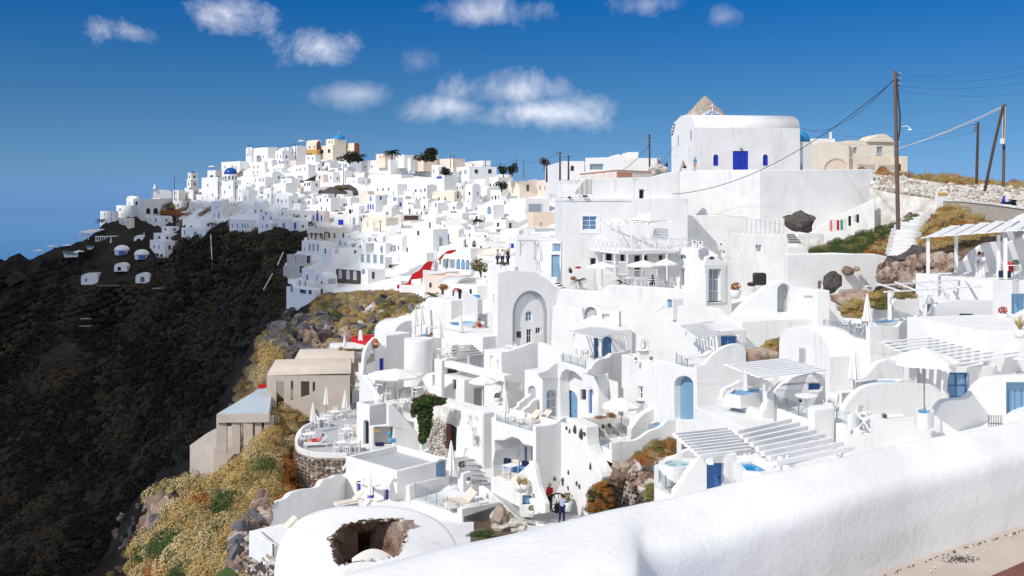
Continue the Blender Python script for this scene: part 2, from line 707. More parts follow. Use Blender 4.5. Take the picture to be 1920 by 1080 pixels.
def fillop(rt,pl,poly,style,depth):
 0
 kind,lm,fm=style
 x0,x1=min(p[0]for p in poly),max(p[0]for p in poly)
 z0,z1=min(p[1]for p in poly),max(p[1]for p in poly)
 w,h=x1-x0,z1-z0
 if kind=='void':
  return None
 fw=min(.09,w*.14)
 if kind in('door','gate'):
  mb=MB()
  panel(mb,pl,poly,[],.06,True,0,-depth)
  d=mb.build('door',lm,rt)
  mb=MB()
  nb=max(2,int(w/.28))
  for i in range(1,nb):
   u=x0+w*i/nb
   mb.bar(pl.w(u,z0+.04,-depth+.006),pl.w(u,z1-h*.14,-depth+.006),.02,.014)
  if nb>2:
   mb.build('door_board',fm,d,fix=False)
  mb=MB()
  mb.bar(pl.w(x1-w*.16,z0+h*.47,-depth+.03),pl.w(x1-w*.16,z0+h*.52,-depth+.03),.05,.05)
  mb.build('handle',MD,d,fix=False)
  return d
 mb=MB()
 panel(mb,pl,poly,[shrink(poly,fw)],.07,True,0,-depth+.02)
 if kind!='plain':
  mb.bar(pl.w((x0+x1)/2,z0+fw,-depth),pl.w((x0+x1)/2,z1-fw,-depth),fw*.7,.05)
  if kind in(WI,'tall')and h>.9:
   nb=1 if h<1.5 else 2
   for i in range(1,nb+1):
    z=z0+h*i/(nb+1)
    mb.bar(pl.w(x0+fw,z,-depth),pl.w(x1-fw,z,-depth),.05,fw*.5)
 fr=mb.build('glass_door' if kind=='tall' else WI,fm,rt)
 mb=MB()
 panel(mb,pl,shrink(poly,fw*.8),[],.015,True,0,-depth-.01)
 mb.build('pane',lm,fr,fix=False)
 return fr
def swall(name,label,cat,pl,outline_px,openings=(),th=.35,m='white',bevel=.07,group=None,rt=None,depth=None):
 0
 holes=[hole_px(o[0])for o in openings]
 hu=[uvs(pl,h)for h in holes]
 mb=MB()
 panel(mb,pl,uvs(pl,outline_px),hu,th,True)
 if rt is None and not openings:
  o=mb.build(name,m,bevel=bevel,segs=2)
  tag(o,label,cat,group)
  return o
 if rt is None:
  a=np.array(mb.v)
  rt=empty(name,((a[:,0].min()+a[:,0].max())/2,(a[:,1].min()+a[:,1].max())/2,a[:,2].min()),label,cat,group)
 mb.build('wall',m,rt,bevel=bevel)
 for o,h in zip(openings,hu):
  if o[1]:
   fillop(rt,pl,h,o[1],depth if depth is not None else th*.7)
 return rt
YAW=37.
def block(name,label,cat,C,L,Rr,top,bot,yaw=YAW,oL=(),oR=(),m='white',roof=PA,par=.35,bevel=.06,group=None,rt=None,rise=None,roofm=None,reveal=.22,wall_name='wall',topL=None):
 0
 plR=Pl(C,head=yaw)
 c=plR.o.copy()
 hl=yaw-90.
 plL0=Pl(C,head=hl)
 uL,_=plL0 .uv(L,HZ)
 uL=-abs(uL)
 A=plL0 .w(uL,0)
 plL=Pl.__new__(Pl)
 plL.o,plL.u,plL.n=V3((A.x,A.y,0)),plL0 .u,plL0 .n
 uR,_=plR.uv(Rr,HZ)
 B=plR.w(uR,0)
 D=A+(B-c)
 zt=(HZ-top)/F*C[1]*YS
 zb=(HZ-bot)/F*C[1]*YS
 wl,wr=-uL,uR
 own=rt is None
 if own:
  rt=empty(name,((A.x+B.x)/2,(A.y+B.y)/2,zb),label,cat,group)
 hL=[uvs(plL,hole_px(o[0]))for o in oL]
 hR=[uvs(plR,hole_px(o[0]))for o in oR]
 mb=MB()
 panel(mb,plL,[(0,zb),(wl,zb),(wl,zt),(0,zt)],hL,reveal,False)
 panel(mb,plR,[(0,zb),(wr,zb),(wr,zt),(0,zt)],hR,reveal,False)
 q=[V3((A.x,A.y,0)),V3((c.x,c.y,0)),V3((B.x,B.y,0)),V3((D.x,D.y,0))]
 def at(v,z):
  return(v.x,v.y,z)
 mb.add([at(q[2],zb),at(q[3],zb),at(q[3],zt),at(q[2],zt)],[(0,1,2,3)])
 mb.add([at(q[3],zb),at(q[0],zb),at(q[0],zt),at(q[3],zt)],[(0,1,2,3)])
 ex=(q[2]-q[1]).normalized()
 ey=(q[0]-q[1]).normalized()
 if roof==PA:
  t=min(.28,wl*.2,wr*.2)
  inn=[q[0]+ex*t-ey*t,q[1]+ex*t+ey*t,q[2]-ex*t+ey*t,q[3]-ex*t-ey*t]
  for i in range(4):
   j=(i+1)%4
   mb.add([at(q[i],zt),at(q[j],zt),at(inn[j],zt),at(inn[i],zt)],[(0,1,2,3)])
   mb.add([at(inn[i],zt),at(inn[j],zt),at(inn[j],zt-par),at(inn[i],zt-par)],[(0,1,2,3)])
  w=mb.build(wall_name,m,rt,bevel=bevel)
  r=MB()
  r.add([at(i,zt-par)for i in inn],[(0,1,2,3)])
  r.build('roof',roofm or m,rt,fix=False)
 elif roof=='open':
  w=mb.build(wall_name,m,rt,bevel=0)
 elif roof in('vaultL','vaultR'):
  w=mb.build(wall_name,m,rt,bevel=0)
  a0,a1,b0,b1=(q[0],q[1],q[3],q[2])if roof=='vaultL' else(q[1],q[2],q[0],q[3])
  rs=rise if rise is not None else(a1-a0).length*.42
  n=14
  vs=[]
  for k in range(n+1):
   t=k/n
   z=zt+rs*math.sin(math.pi*t)**.8
   for s0,s1 in((a0,a1),(b0,b1)):
    p=s0 .lerp(s1,.5-.5*math.cos(math.pi*t))
    vs.append((p.x,p.y,z))
  fs=[(2*k,2*k+2,2*k+3,2*k+1)for k in range(n)]
  fs.append(tuple(2*k for k in range(n+1)))
  fs.append(tuple(2*k+1 for k in range(n,-1,-1)))
  r=MB()
  r.add(vs,fs)
  ro=r.build('roof',roofm or m,rt)
  pv=[False]*len(ro.data.polygons)
  for i,p in enumerate(ro.data.polygons):
   pv[i]=len(p.vertices)==4
  ro.data.polygons.foreach_set('use_smooth',pv)
 else:
  mb.add([at(i,zt)for i in q],[(0,1,2,3)])
  w=mb.build(wall_name,m,rt,bevel=bevel)
 for o,h in zip(oL,hL):
  if o[1]:
   fillop(rt,plL,h,o[1],reveal*.85)
 for o,h in zip(oR,hR):
  if o[1]:
   fillop(rt,plR,h,o[1],reveal*.85)
 rt['_zt']=zt
 return rt,plL,plR
# terrain: for each direction px, (distance, py) along the ground
TCOL={-1600:[(12,3500),(100,2500),(300,1500),(420,1100),(700,1100),(1500,780)],-500:[(12,3500),(80,2400),(200,1500),(320,950),(380,700),(420,660),(470,900),(560,1240),(900,
915),(1500,702)],-120:[(12,3500),(60,2300),(120,1600),(200,1180),(280,900),(330,740),(370,620),(388,560),(410,620),(460,1000),(560,1240),(900,915),(1500,702)],0:[(12,3300),
(60,2000),(120,1500),(200,1150),(280,880),(330,720),(362,600),(382,500),(392,494),(420,640),(460,1000),(560,1240),(900,915),(1500,702)],50:[(12,3200),(60,1950),(120,1480),
(200,1120),(280,850),(330,700),(360,580),(380,494),(392,482),(420,640),(460,1000),(560,1240),(900,915),(1500,702)],100:[(12,3000),(60,1800),(100,1500),(150,1300),(220,1040),
(290,800),(335,640),(360,555),(378,488),(392,464),(420,560),(470,900),(560,1240),(900,915),(1500,702)],200:[(12,2800),(40,1800),(60,1350),(80,1200),(100,1220),(130,1260),(180,
1150),(250,910),(300,740),(340,610),(352,545),(368,500),(385,452),(405,425),(425,410),(445,420),(500,700),(580,1200),(900,915),(1500,702)],300:[(12,2500),(40,1450),(55,1120),
(68,960),(80,905),(92,925),(110,1000),(140,1060),(190,980),(240,850),(290,690),(325,580),(345,520),(365,478),(385,438),(405,402),(425,382),(445,378),(500,560),(620,1150),(900,
915),(1500,702)],400:[(12,2200),(30,1500),(45,1180),(60,1000),(72,935),(85,895),(92,880),(98,868),(106,850),(120,865),(150,880),(190,830),(240,710),(280,600),(310,530),(332,
475),(350,436),(372,400),(395,372),(420,352),(450,350),(520,520),(640,1130),(900,915),(1500,702)],500:[(12,2000),(30,1400),(42,1140),(55,1010),(68,920),(82,830),(98,740),(115,
670),(130,625),(142,606),(155,640),(185,665),(220,600),(250,530),(275,480),(300,445),(325,415),(350,385),(375,352),(400,322),(420,305),(450,312),(560,480),(700,1060),(900,
915),(1500,702)],600:[(12,1900),(30,1280),(42,1120),(55,1060),(68,1015),(82,965),(90,850),(97,790),(110,720),(125,668),(140,632),(160,596),(180,572),(200,553),(230,522),(260,
480),(290,442),(320,404),(350,366),(380,332),(410,308),(430,306),(520,340),(800,700),(1500,702)],700:[(12,1800),(30,1230),(42,1060),(55,980),(68,925),(82,865),(95,800),(108,
735),(122,685),(140,642),(160,604),(180,572),(200,546),(230,507),(260,467),(290,431),(320,396),(350,362),(385,334),(420,322),(520,340),(900,500),(1500,702)],850:[(12,1650),
(30,1170),(42,1030),(55,975),(68,905),(80,850),(92,790),(105,725),(120,672),(140,626),(160,586),(180,552),(200,522),(230,482),(260,442),(290,407),(320,372),(350,347),(400,
337),(520,345),(1500,500)],1000:[(12,1500),(30,1110),(42,1010),(55,985),(64,972),(72,920),(80,860),(90,785),(100,722),(115,662),(130,612),(150,567),(170,532),(190,497),(220,
452),(250,412),(280,382),(320,352),(400,345),(1500,480)],1150:[(12,1400),(30,1060),(42,985),(55,965),(64,950),(72,870),(80,810),(90,742),(100,682),(115,612),(130,562),(145,
512),(160,472),(180,432),(200,402),(230,372),(260,352),(300,345),(1500,460)],1300:[(12,1350),(25,1060),(40,950),(55,915),(64,870),(72,815),(80,762),(90,692),(100,634),(110,
592),(125,542),(135,482),(145,402),(155,352),(170,347),(1500,430)],1450:[(12,1300),(20,1090),(30,985),(40,925),(50,870),(60,800),(68,740),(76,690),(85,632),(95,585),(110,532),
(125,472),(135,402),(145,352),(160,347),(1500,430)],1600:[(12,1250),(20,1050),(30,935),(38,880),(46,810),(55,742),(64,682),(72,632),(80,592),(88,552),(96,512),(106,472),(116,
430),(126,382),(135,352),(160,347),(1500,430)],1750:[(12,1200),(20,1000),(28,900),(36,840),(44,765),(52,705),(60,640),(68,575),(76,515),(85,478),(95,448),(104,430),(114,412),
(124,398),(131,372),(137,346),(147,342),(1500,430)],1920:[(12,1150),(20,940),(28,850),(36,790),(44,705),(52,632),(60,562),(68,505),(78,460),(90,440),(104,424),(114,414),(125,
406),(133,380),(139,353),(150,349),(1500,430)],2400:[(12,1000),(20,850),(30,740),(40,640),(60,500),(80,420),(110,360),(150,345),(1500,430)],3400:[(12,800),(20,700),(30,640),
(40,560),(60,460),(80,400),(110,360),(150,345),(1500,430)],}
TPX=sorted(TCOL)
TY=np.concatenate([np.geomspace(12,130,150),np.geomspace(132,640,190),np.geomspace(650,1500,14)])
_tab=np.array([np.interp(TY,[a for a,b in TCOL[p]],[b for a,b in TCOL[p]])for p in TPX])
_pxs=np.concatenate([np.arange(-1600,-120,60),np.arange(-120,2000,6),np.arange(2000,3401,60)])
TZ=np.array([[0.]*len(TY)]*len(_pxs))
_pyg=np.array([np.interp(_pxs,TPX,_tab[:,j])for j in range(len(TY))]).T
for _ in range(3):
 g=_pyg.copy()
 g[1:-1]=(_pyg[:-2]+2*_pyg[1:-1]+_pyg[2:])/4
 h=g.copy()
 h[:,1:-1]=(g[:,:-2]+2*g[:,1:-1]+g[:,2:])/4
 _pyg=h
TZ=(HZ-_pyg)/F*TY[None,:]
def terr_py(px,Y):
 i=np.searchsorted(_pxs,px)-1
 i=min(max(i,0),len(_pxs)-2)
 t=(px-_pxs[i])/(_pxs[i+1]-_pxs[i])
 a=np.interp(Y,TY,_pyg[i])
 b=np.interp(Y,TY,_pyg[i+1])
 return a+(b-a)*t
def terr_z(x,y):
 px=CX+x/y*F
 return(HZ-terr_py(px,y))/F*y
def Yat(px,py,y0=30.):
 0
 i=int(np.argmin(abs(_pxs-px)))
 col=_pyg[i]
 k=np.where((col<=py)&(TY>=y0))[0]
 return float(TY[k[0]])if len(k)else 430.
def in_poly(x,y,poly):
 c=False
 j=len(poly)-1
 for i in range(len(poly)):
  xi,yi=poly[i]
  xj,yj=poly[j]
  if(yi>y)!=(yj>y)and x<(xj-xi)*(y-yi)/(yj-yi)+xi:
   c=not c
  j=i
 return c
WHITE_ZONE=[(460,1300),(480,1000),(560,905),(640,890),(665,700),(700,610),(800,560),(780,545),(700,540),(610,545),(545,540),(535,500),(580,430),(470,420),(345,425),(330,400),
(450,340),(470,285),(700,300),(900,300),(1180,300),(1620,320),(1640,440),(1560,480),(1640,560),(1750,560),(1920,520),(2600,480),(2600,1300)]
LAVA_ZONE=[(505,585),(640,560),(660,640),(600,680),(520,690)]
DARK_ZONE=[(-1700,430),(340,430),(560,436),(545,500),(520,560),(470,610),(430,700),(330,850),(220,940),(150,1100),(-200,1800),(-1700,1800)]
BROWN_ZONES=[[(1112,868),(1150,862),(1230,835),(1262,800),(1300,786),(1345,790),(1300,850),(1230,880),(1232,950),(1150,1000),(1095,1000),(1105,930)],[(1400,655),(1450,630),
(1545,618),(1545,650),(1465,660),(1400,690)],[(1636,300),(2700,300),(2700,500),(1790,520),(1715,545),(1640,545),(1570,590),(1560,560),(1640,500),(1640,480),(1520,470),(1600,
430),(1660,400)],[(900,900),(1000,935),(960,1000),(880,1010)]]
def build_terrain():
 nx,ny=len(_pxs),len(TY)
 X=(_pxs[:,None]-CX)/F*TY[None,:]
 Yg=np.repeat(TY[None,:],nx,0)
 Z=TZ.copy()
 for i in range(nx):
  for j in range(ny):
   x,y=X[i,j],Yg[i,j]
   s=.35 if y<130 else .35+(y-130)/130*.8
   p=V3((x*.09,y*.09,.3))
   s2=s*(1.5 if _pxs[i]<560 else .5)
   Z[i,j]+=(noise.noise(p*(1 if y<130 else .4))*1.2+noise.noise(p*4.1)*.5)*s2-.4
 verts=np.stack([X,Yg,Z],-1).reshape(-1,3)
 groups={'white':[],'soil':[],DK:[],'lava':[]}
 for i in range(nx-1):
  for j in range(ny-1):
   px=(_pxs[i]+_pxs[i+1])/2
   py=(_pyg[i,j]+_pyg[i+1,j+1])/2
   y=TY[j]
   key='soil'
   front=(px<560 and((y<150 and not(px<420 and y>112))))
   if px>455 and in_poly(px,py,WHITE_ZONE):
    key='white'
   elif px>330 and y>300 and in_poly(px,py,WHITE_ZONE):
    key='white'
   elif in_poly(px,py,LAVA_ZONE)and 100<y<190:
    key='lava'
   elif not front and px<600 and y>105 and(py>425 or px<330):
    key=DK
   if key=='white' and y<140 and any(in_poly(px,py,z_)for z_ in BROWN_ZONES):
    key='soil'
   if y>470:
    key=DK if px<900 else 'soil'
   a=i*ny+j
   groups[key].append((a,a+ny,a+ny+1,a+1))
 names={'white':('whitewashed_terraces','white'),'soil':('hillside','soil'),DK:('caldera_slope','shade_dark_soil'),'lava':('rock_outcrop','lava')}
 for k,fs in groups.items():
  if not fs:
   continue
  fa=np.array(fs)
  used,inv=np.unique(fa,return_inverse=True)
  me=bpy.data.meshes.new(names[k][0])
  me.from_pydata(verts[used].tolist(),[],inv.reshape(-1,4).tolist())
  me.materials.append(MATS[names[k][1]])
  me.polygons.foreach_set('use_smooth',[k!='lava']*len(me.polygons))
  o=bpy.data.objects.new(names[k][0],me)
  COL.objects.link(o)
  tag(o,kind='structure')
build_terrain()
mb=MB()
n=48
vs=[(0,0,-262)]+[(45000*math.cos(2*math.pi*k/n),45000*math.sin(2*math.pi*k/n),-262)for k in range(n)]
mb.add(vs,[(0,1+k,1+(k+1)%n)for k in range(n)])
tag(mb.build('sea','sea_water',origin=(0,0,-262),fix=False),kind='structure')
# the wall and the path right in front
def foreground():
 st=[((430,1130,7.4),(470,1420,4.2),(480,1700,4.1)),((640,1074,7.2),(690,1340,4.2),(705,1600,4.1)),((850,1022,7.),(890,1240,4.4),(905,1540,4.15)),((1000,987,6.9),(1050,1150,
 4.7),(1065,1450,4.3)),((1130,956,6.8),(1178,1068,5.1),(1195,1350,4.8)),((1210,938,7.),(1215,1016,5.45),(1230,1270,5.35)),((1300,919,7.),(1330,983,5.7),(1345,1205,5.6)),((1500,
 873,7.3),(1520,930,6.1),(1530,1122,6.)),((1700,828,7.7),(1712,878,6.6),(1718,1050,6.5)),((1920,788,8.2),(1925,830,7.1),(1928,984,7.)),((2150,750,8.8),(2150,788,7.7),(2150,
 925,7.6)),((2450,715,9.6),(2450,748,8.5),(2450,870,8.4))]
 rows=[]
 for a,c,f in st:
  a=(a[0],a[1],.935*(c[1]-HZ)/(a[1]-HZ)*c[2])
  A,Cc,Fo=P(*a),P(*c),P(*f)
  back=(A-Cc)
  back.z=0
  back.normalize()
  up=V3((0,0,1))
  out=-back
  r=.10
  prof=[A+back*.12-up*1.6,A+back*.10-up*.5,A+back*.07-up*.12,A+back*0.-up*.01,A.lerp(Cc,.25)+up*.012,A.lerp(Cc,.55)+up*.014,A.lerp(Cc,.82)+up*.004,Cc-up*0.,Cc+out*.075-up*.035,
  Cc+out*.125-up*.10,Cc+out*.145-up*.2,Cc.lerp(Fo,.55)+out*.10,Cc.lerp(Fo,.8)+out*.07,Fo+out*.05,Fo+out*.05-up*.4]
  rows.append([tuple(q)for q in prof])
 m=len(rows[0])
 cols=[crv([rows[i][k]for i in range(len(rows))],14)for k in range(m)]
 L=len(cols[0])
 prof_pts=[]
 for i in range(L):
  prof_pts.append(crv([cols[k][i]for k in range(m)],3))
 M2=len(prof_pts[0])
 vs=[]
 for i in range(L):
  for k in range(M2):
   q=V3(prof_pts[i][k])
   d=noise.noise(q*1.1)*.030+noise.noise(q*3.5)*.010
   q+=V3((.3,-.6,.7))*d
   vs.append(q)
 fs=[(i*M2+k,(i+1)*M2+k,(i+1)*M2+k+1,i*M2+k+1)for i in range(L-1)for k in range(M2-1)]
 mb=MB()
 mb.add(vs,fs)
 w=mb.build('parapet_wall','limewash_near',smooth=True,fix=False)
 tag(w,'thick rounded whitewashed parapet wall running across the bottom of the view','wall')
 mb=MB()
 foot=[P(1345,1205,5.55),P(1530,1122,5.95),P(1718,1050,6.45),P(1928,984,6.95),P(2150,925,7.55),P(2450,870,8.35)]
 nearp=[P(1345,1205,5.55)+V3((1.5,-2.4,-.05)),P(1530,1122,5.95)+V3((1.5,-2.4,-.05)),P(1718,1050,6.45)+V3((1.5,-2.4,-.05)),P(1928,984,6.95)+V3((1.5,-2.4,-.05)),P(2150,925,7.55)+V3((1.5,
 -2.4,-.05)),P(2450,870,8.35)+V3((1.5,-2.4,-.05))]
 farp=[q+V3((-.25,.35,0))for q in foot]
 vs=[]
 for a,b,c in zip(farp,foot,nearp):
  vs+=[a,b,c]
 fs=[]
 for i in range(5):
  for k in range(2):
   fs.append((i*3+k,i*3+k+1,i*3+4+k,i*3+3+k))
 mb.add(vs,fs)
 tag(mb.build('path','pavement',fix=False),kind='structure')
 mb=MB()
 a,b=P(1850,1092,5.4),P(1990,1030,5.95)
 d=V3((.35,-.55,-.01))
 for k in range(4):
  p0,p1=a.lerp(b,k/4+.004),a.lerp(b,(k+1)/4-.004)
  mb.add([p0,p1,p1+d,p0+d,p0+V3((0,0,.03)),p1+V3((0,0,.03)),p1+d+V3((0,0,.03)),p0+d+V3((0,0,.03))],[(4,5,6,7),(0,1,5,4),(1,2,6,5),(2,3,7,6),(3,0,4,7)])
 mb.build('red_edging','stone_red',bevel=.01)
 tag(bpy.data.objects['red_edging'],'dark red stone edging at the side of the path in the lower right corner','edging')
 mb=MB()
 c=P(1800,1052,5.95)
 r0=random.Random(3)
 for k in range(230):
  a=r0 .uniform(0,6.28)
  rr=r0 .random()**.9
  q=c+V3((math.cos(a)*rr*.12+math.sin(a)*rr*.03,math.sin(a)*rr*.07,0.))
  q.z=c.z+(q.x-c.x)*.02+.012
  s=r0 .uniform(.002,.006)
  mb.box(q,(s*2.2,s,.002),r0 .uniform(0,3))
 o=mb.build('tar_stain',SD,fix=False)
 tag(o,'scatter of black tar crumbs on the pale path below the parapet','debris',kind='stuff')
 rt=empty('cactus',P(425,1180,4.2),'green cactus pad poking into the view at the bottom left edge','cactus')
 for(px,py,Y,w,h,rz)in((420,1122,4.2,.075,.13,.2),(478,1128,4.25,.035,.10,-.3)):
  mb=MB()
  c=P(px,py,Y)
  prof=[]
  n=14
  vs=[]
  for i in range(n+1):
   t=i/n
   z=-h+2*h*t
   r=w*math.sqrt(max(.02,1-(2*t-1)**2))
   for k in range(12):
    a=2*math.pi*k/12
    vs.append((c.x+r*math.cos(a)+rz*(z+h)*.25,c.y+.22*r*math.sin(a),c.z+z))
  fs=[(i*12+k,i*12+(k+1)%12,(i+1)*12+(k+1)%12,(i+1)*12+k)for i in range(n)for k in range(12)]
  mb.add(vs,fs)
  mb.build('pad',LG,rt,smooth=True)
foreground()
def wall_foot():
 rr=random.Random(17)
 ft=[P(1345,1205,5.55),P(1530,1122,5.95),P(1718,1050,6.45),P(1928,984,6.95),P(2150,925,7.55)]
 pts=crv([tuple(p)for p in ft],40)
 mb=MB()
 for i in range(len(pts)-1):
  if rr.random()<.6:
   a,b=V3(pts[i]),V3(pts[i+1])
   o=V3((.028,-.042,.006))*rr.uniform(.9,1.5)
   mb.bar(a+o,a.lerp(b,rr.uniform(.4,1))+o,rr.uniform(.002,.006),.004)
 tag(mb.build('joint_dirt',SD,fix=False),'thin dark broken line of dirt along the foot of the parapet wall','dirt',kind='stuff')
 mb=MB()
 for i in range(45):
  a=V3(pts[int(rr.random()**1.*(len(pts)-1))])
  q=a+V3((.03,-.05,.004))*rr.uniform(1.,3.2)
  s=rr.uniform(.003,.012)
  mb.box(q,(s*rr.uniform(1,2.5),s,.003),rr.uniform(0,3))
 tag(mb.build('paint_spots',WP,fix=False),'white limewash spots spilled on the path beside the parapet wall','paint',kind='stuff')
wall_foot()
# builders shared by the buildings and the terraces
DARK=(WI,'glass_dark',WP)
DARKP=('plain','glass_dark',MG)
BLUEW=(WI,'glass_blue',WP)
BLUES=(WI,MBL,MBL)
BDOOR=('door','deep_blue',MBL)
PDOOR=('door',PB,MBL)
MDOOR=('door',MBL,PB)
GDOOR=('door',GP,MG)
WDOOR=('tall','glass_pane',WP)
BEDOOR=('door','beige_paint',GP)
VOID=('plain','black',GP)
SHUT=('door',WP,GP)
def recess(rt,pl,poly_px,depth,items=(),m='white',floor=None):
 0
 poly=uvs(pl,poly_px)
 x0,x1=min(p[0]for p in poly)-.05,max(p[0]for p in poly)+.05
 z0,z1=min(p[1]for p in poly)-.05,max(p[1]for p in poly)+.05
 bp=pl.shift(-depth)
 mb=MB()
 hs=[uvs(bp,hole_px(i[0]))for i in items]
 panel(mb,bp,[(x0-1.5,z0),(x1+1.5,z0),(x1+1.5,z1),(x0-1.5,z1)],hs,.2,False)
 mb.build('back_wall',m,rt)
 for i,h in zip(items,hs):
  if i[1]:
   fillop(rt,bp,h,i[1],.15)
 return bp
def glass_rail(label,pl,x0,x1,ytop0,ybot0,ytop1=None,ybot1=None,n=3,m='glass_rail',group='glass terrace railings',cat='railing'):
 0
 u0,zt0=pl.uv(x0,ytop0)
 _,zb0=pl.uv(x0,ybot0)
 u1,zt1=pl.uv(x1,ytop1 if ytop1 is not None else ytop0)
 _,zb1=pl.uv(x1,ybot1 if ybot1 is not None else ybot0)
 o=pl.w((u0+u1)/2,min(zb0,zb1),0)
 rt=empty('glass_railing',o,label,cat,group)
 for i in range(n+1):
  t=i/n
  u=u0+(u1-u0)*t
  a,b=zb0+(zb1-zb0)*t,zt0+(zt1-zt0)*t
  mb=MB()
  mb.bar(pl.w(u,a,0),pl.w(u,b,0),.045)
  mb.build('post',MG,rt,fix=False)
  if i<n:
   t2=(i+1)/n
   v=u0+(u1-u0)*t2
   a2,b2=zb0+(zb1-zb0)*t2,zt0+(zt1-zt0)*t2
   e=.03 if u1>u0 else-.03
   mb=MB()
   panel(mb,pl,[(u+e,a+.04),(v-e,a2+.04),(v-e,b2-.03),(u+e,b-.03)],[],.012,False)
   mb.build('pane',m,rt,fix=False)
 return rt
def glass_mat():
 m=bpy.data.materials.new('glass_rail')
 m.use_nodes=True
 N,L=m.node_tree.nodes,m.node_tree.links
 N.clear()
 o=N.new('ShaderNodeOutputMaterial')
 t=N.new('ShaderNodeBsdfTransparent')
 t.inputs[0].default_value=(.80,.85,.87,1)
 g=N.new('ShaderNodeBsdfGlossy')
 g.inputs['Roughness'].default_value=.03
 fr=N.new('ShaderNodeLayerWeight')
 fr.inputs[0].default_value=.25
 mx=N.new('ShaderNodeMixShader')
 L.new(fr.outputs['Fresnel'],mx.inputs[0])
 L.new(t.outputs[0],mx.inputs[1])
 L.new(g.outputs[0],mx.inputs[2])
 L.new(mx.outputs[0],o.inputs[0])
 MATS['glass_rail']=m
glass_mat()
def pergola(label,a,b,c,d,n,posts=(),along='ab',w=.09,h=.14,m=WP,beams=2,over=.25,group='white timber pergolas',slat_name='rafter'):
 0
 A,B,C_,D=[P(*q)for q in(a,b,c,d)]
 if along=='ad':
  A,B,C_,D=A,D,C_,B
 o=(A+B+C_+D)/4
 lo=min([P(p[0],p[3],p[1]).z for p in posts]+[o.z-2.2])
 rt=empty('pergola',(o.x,o.y,lo),label,'pergola',group)
 for i in range(n):
  t=(i+.5)/n
  s,e=A.lerp(D,t),B.lerp(C_,t)
  dd=(e-s).normalized()
  mb=MB()
  mb.bar(s-dd*over,e+dd*over,w,h)
  mb.build(slat_name,m,rt,fix=False)
 for t in([.06,.94]if beams==2 else[.04,.5,.96]):
  s,e=A.lerp(B,t),D.lerp(C_,t)
  dd=(e-s).normalized()
  dz=V3((0,0,-(h+.02)))
  mb=MB()
  mb.bar(s+dz-dd*.3,e+dz+dd*.3,w*1.3,h)
  mb.build('beam',m,rt,fix=False)
 for p in posts:
  q0,q1=P(p[0],p[3],p[1]),P(p[0],p[2],p[1])
  mb=MB()
  mb.bar(q0,q1,.16)
  x=(B-A)
  x.z=0
  x.normalize()
  mb.bar(q1-V3((0,0,.75)),q1+x*.6-V3((0,0,.08)),.08)
  mb.build('post',m,rt,fix=False)
 return rt
def pool(label,px_poly,Y=None,z=None,m='pool',rim='white',smooth=True,rimw=.25,group='small terrace pools'):
 0
 pts=crv(px_poly,4,True)if smooth else px_poly
 W=[]
 for px,py in pts:
  yy=z/(HZ-py)*F
  W.append(P(px,py,yy))
 c=sum(W,V3())/len(W)
 rt=empty('pool',c,label,'pool',group)
 mb=MB()
 mb.prism([(p.x,p.y)for p in W],c.z-.3,c.z)
 mb.build('water',m,rt,fix=False)
 mb=MB()
 n=len(W)
 out=[]
 for p in W:
  d=(p-c)
  d.z=0
  out.append(p+d.normalized()*rimw)
 zi,zo=c.z+.08,c.z+.10
 vs=[(p.x,p.y,c.z-.1)for p in W]+[(p.x,p.y,zi)for p in W]+[(p.x,p.y,zo)for p in out]+[(p.x,p.y,c.z-.5)for p in out]
 fs=[]
 for r_ in range(3):
  for i in range(n):
   j=(i+1)%n
   fs.append((r_*n+i,r_*n+j,(r_+1)*n+j,(r_+1)*n+i))
 mb.add(vs,fs)
 mb.build('rim',rim,rt)
 return rt
# furniture prototypes (built at the origin, then moved or copied)
def proto_umbrella(closed=False,r=1.5,m=FW,sides=8,square=False):
 nm='closed_parasol' if closed else 'parasol'
 rt=empty(nm,(0,0,0))
 mb=MB()
 mb.tube([(0,0,0),(0,0,2.55)],.03,6)
 mb.build('pole',MG,rt,fix=False)
 mb=MB()
 mb.lathe((0,0,0),[(.28,0),(.28,.07),(.05,.09)],10)
 mb.build('base',WP,rt,fix=False)
 mb=MB()
 if closed:
  prof=[(.27,.95),(.30,1.),(.24,1.35),(.17,1.8),(.10,2.2),(.03,2.55)]
  nn=16
  vs=[]
  for r_,z in prof:
   for k in range(nn):
    a=2*math.pi*k/nn
    rr=r_*(1. if k%2==0 else .72)
    vs.append((rr*math.cos(a),rr*math.sin(a),z))
  fs=[(i*nn+k,i*nn+(k+1)%nn,(i+1)*nn+(k+1)%nn,(i+1)*nn+k)for i in range(len(prof)-1)for k in range(nn)]
  fs.append(tuple(range(nn)))
  mb.add(vs,fs)
 else:
  nn=4 if square else sides
  ro=.785 if square else 0.
  rings=[(r,2.02),(r,2.16),(r*.98,2.18),(r*.5,2.42),(.10,2.62),(.02,2.66)]
  vs=[]
  sub=nn*2
  for r_,z in rings:
   for k in range(sub):
    a=2*math.pi*k/sub+ro
    rr=r_ if k%2==0 else r_*math.cos(math.pi/nn)*(1. if r_<r*.6 else .98)
    vs.append((rr*math.cos(a),rr*math.sin(a),z-(.04 if k%2 and r_>r*.9 else 0)))
  fs=[(i*sub+k,i*sub+(k+1)%sub,(i+1)*sub+(k+1)%sub,(i+1)*sub+k)for i in range(len(rings)-1)for k in range(sub)]
  mb.add(vs,fs)
 mb.build('canopy',m,rt)
 if not closed:
  for k in range(4 if square else sides):
   a=2*math.pi*k/(4 if square else sides)+(.785 if square else 0)
   mb=MB()
   mb.bar((0,0,2.1),(r*.6*math.cos(a),r*.6*math.sin(a),2.32),.02)
   mb.build('rib',WP,rt,fix=False)
 return rt
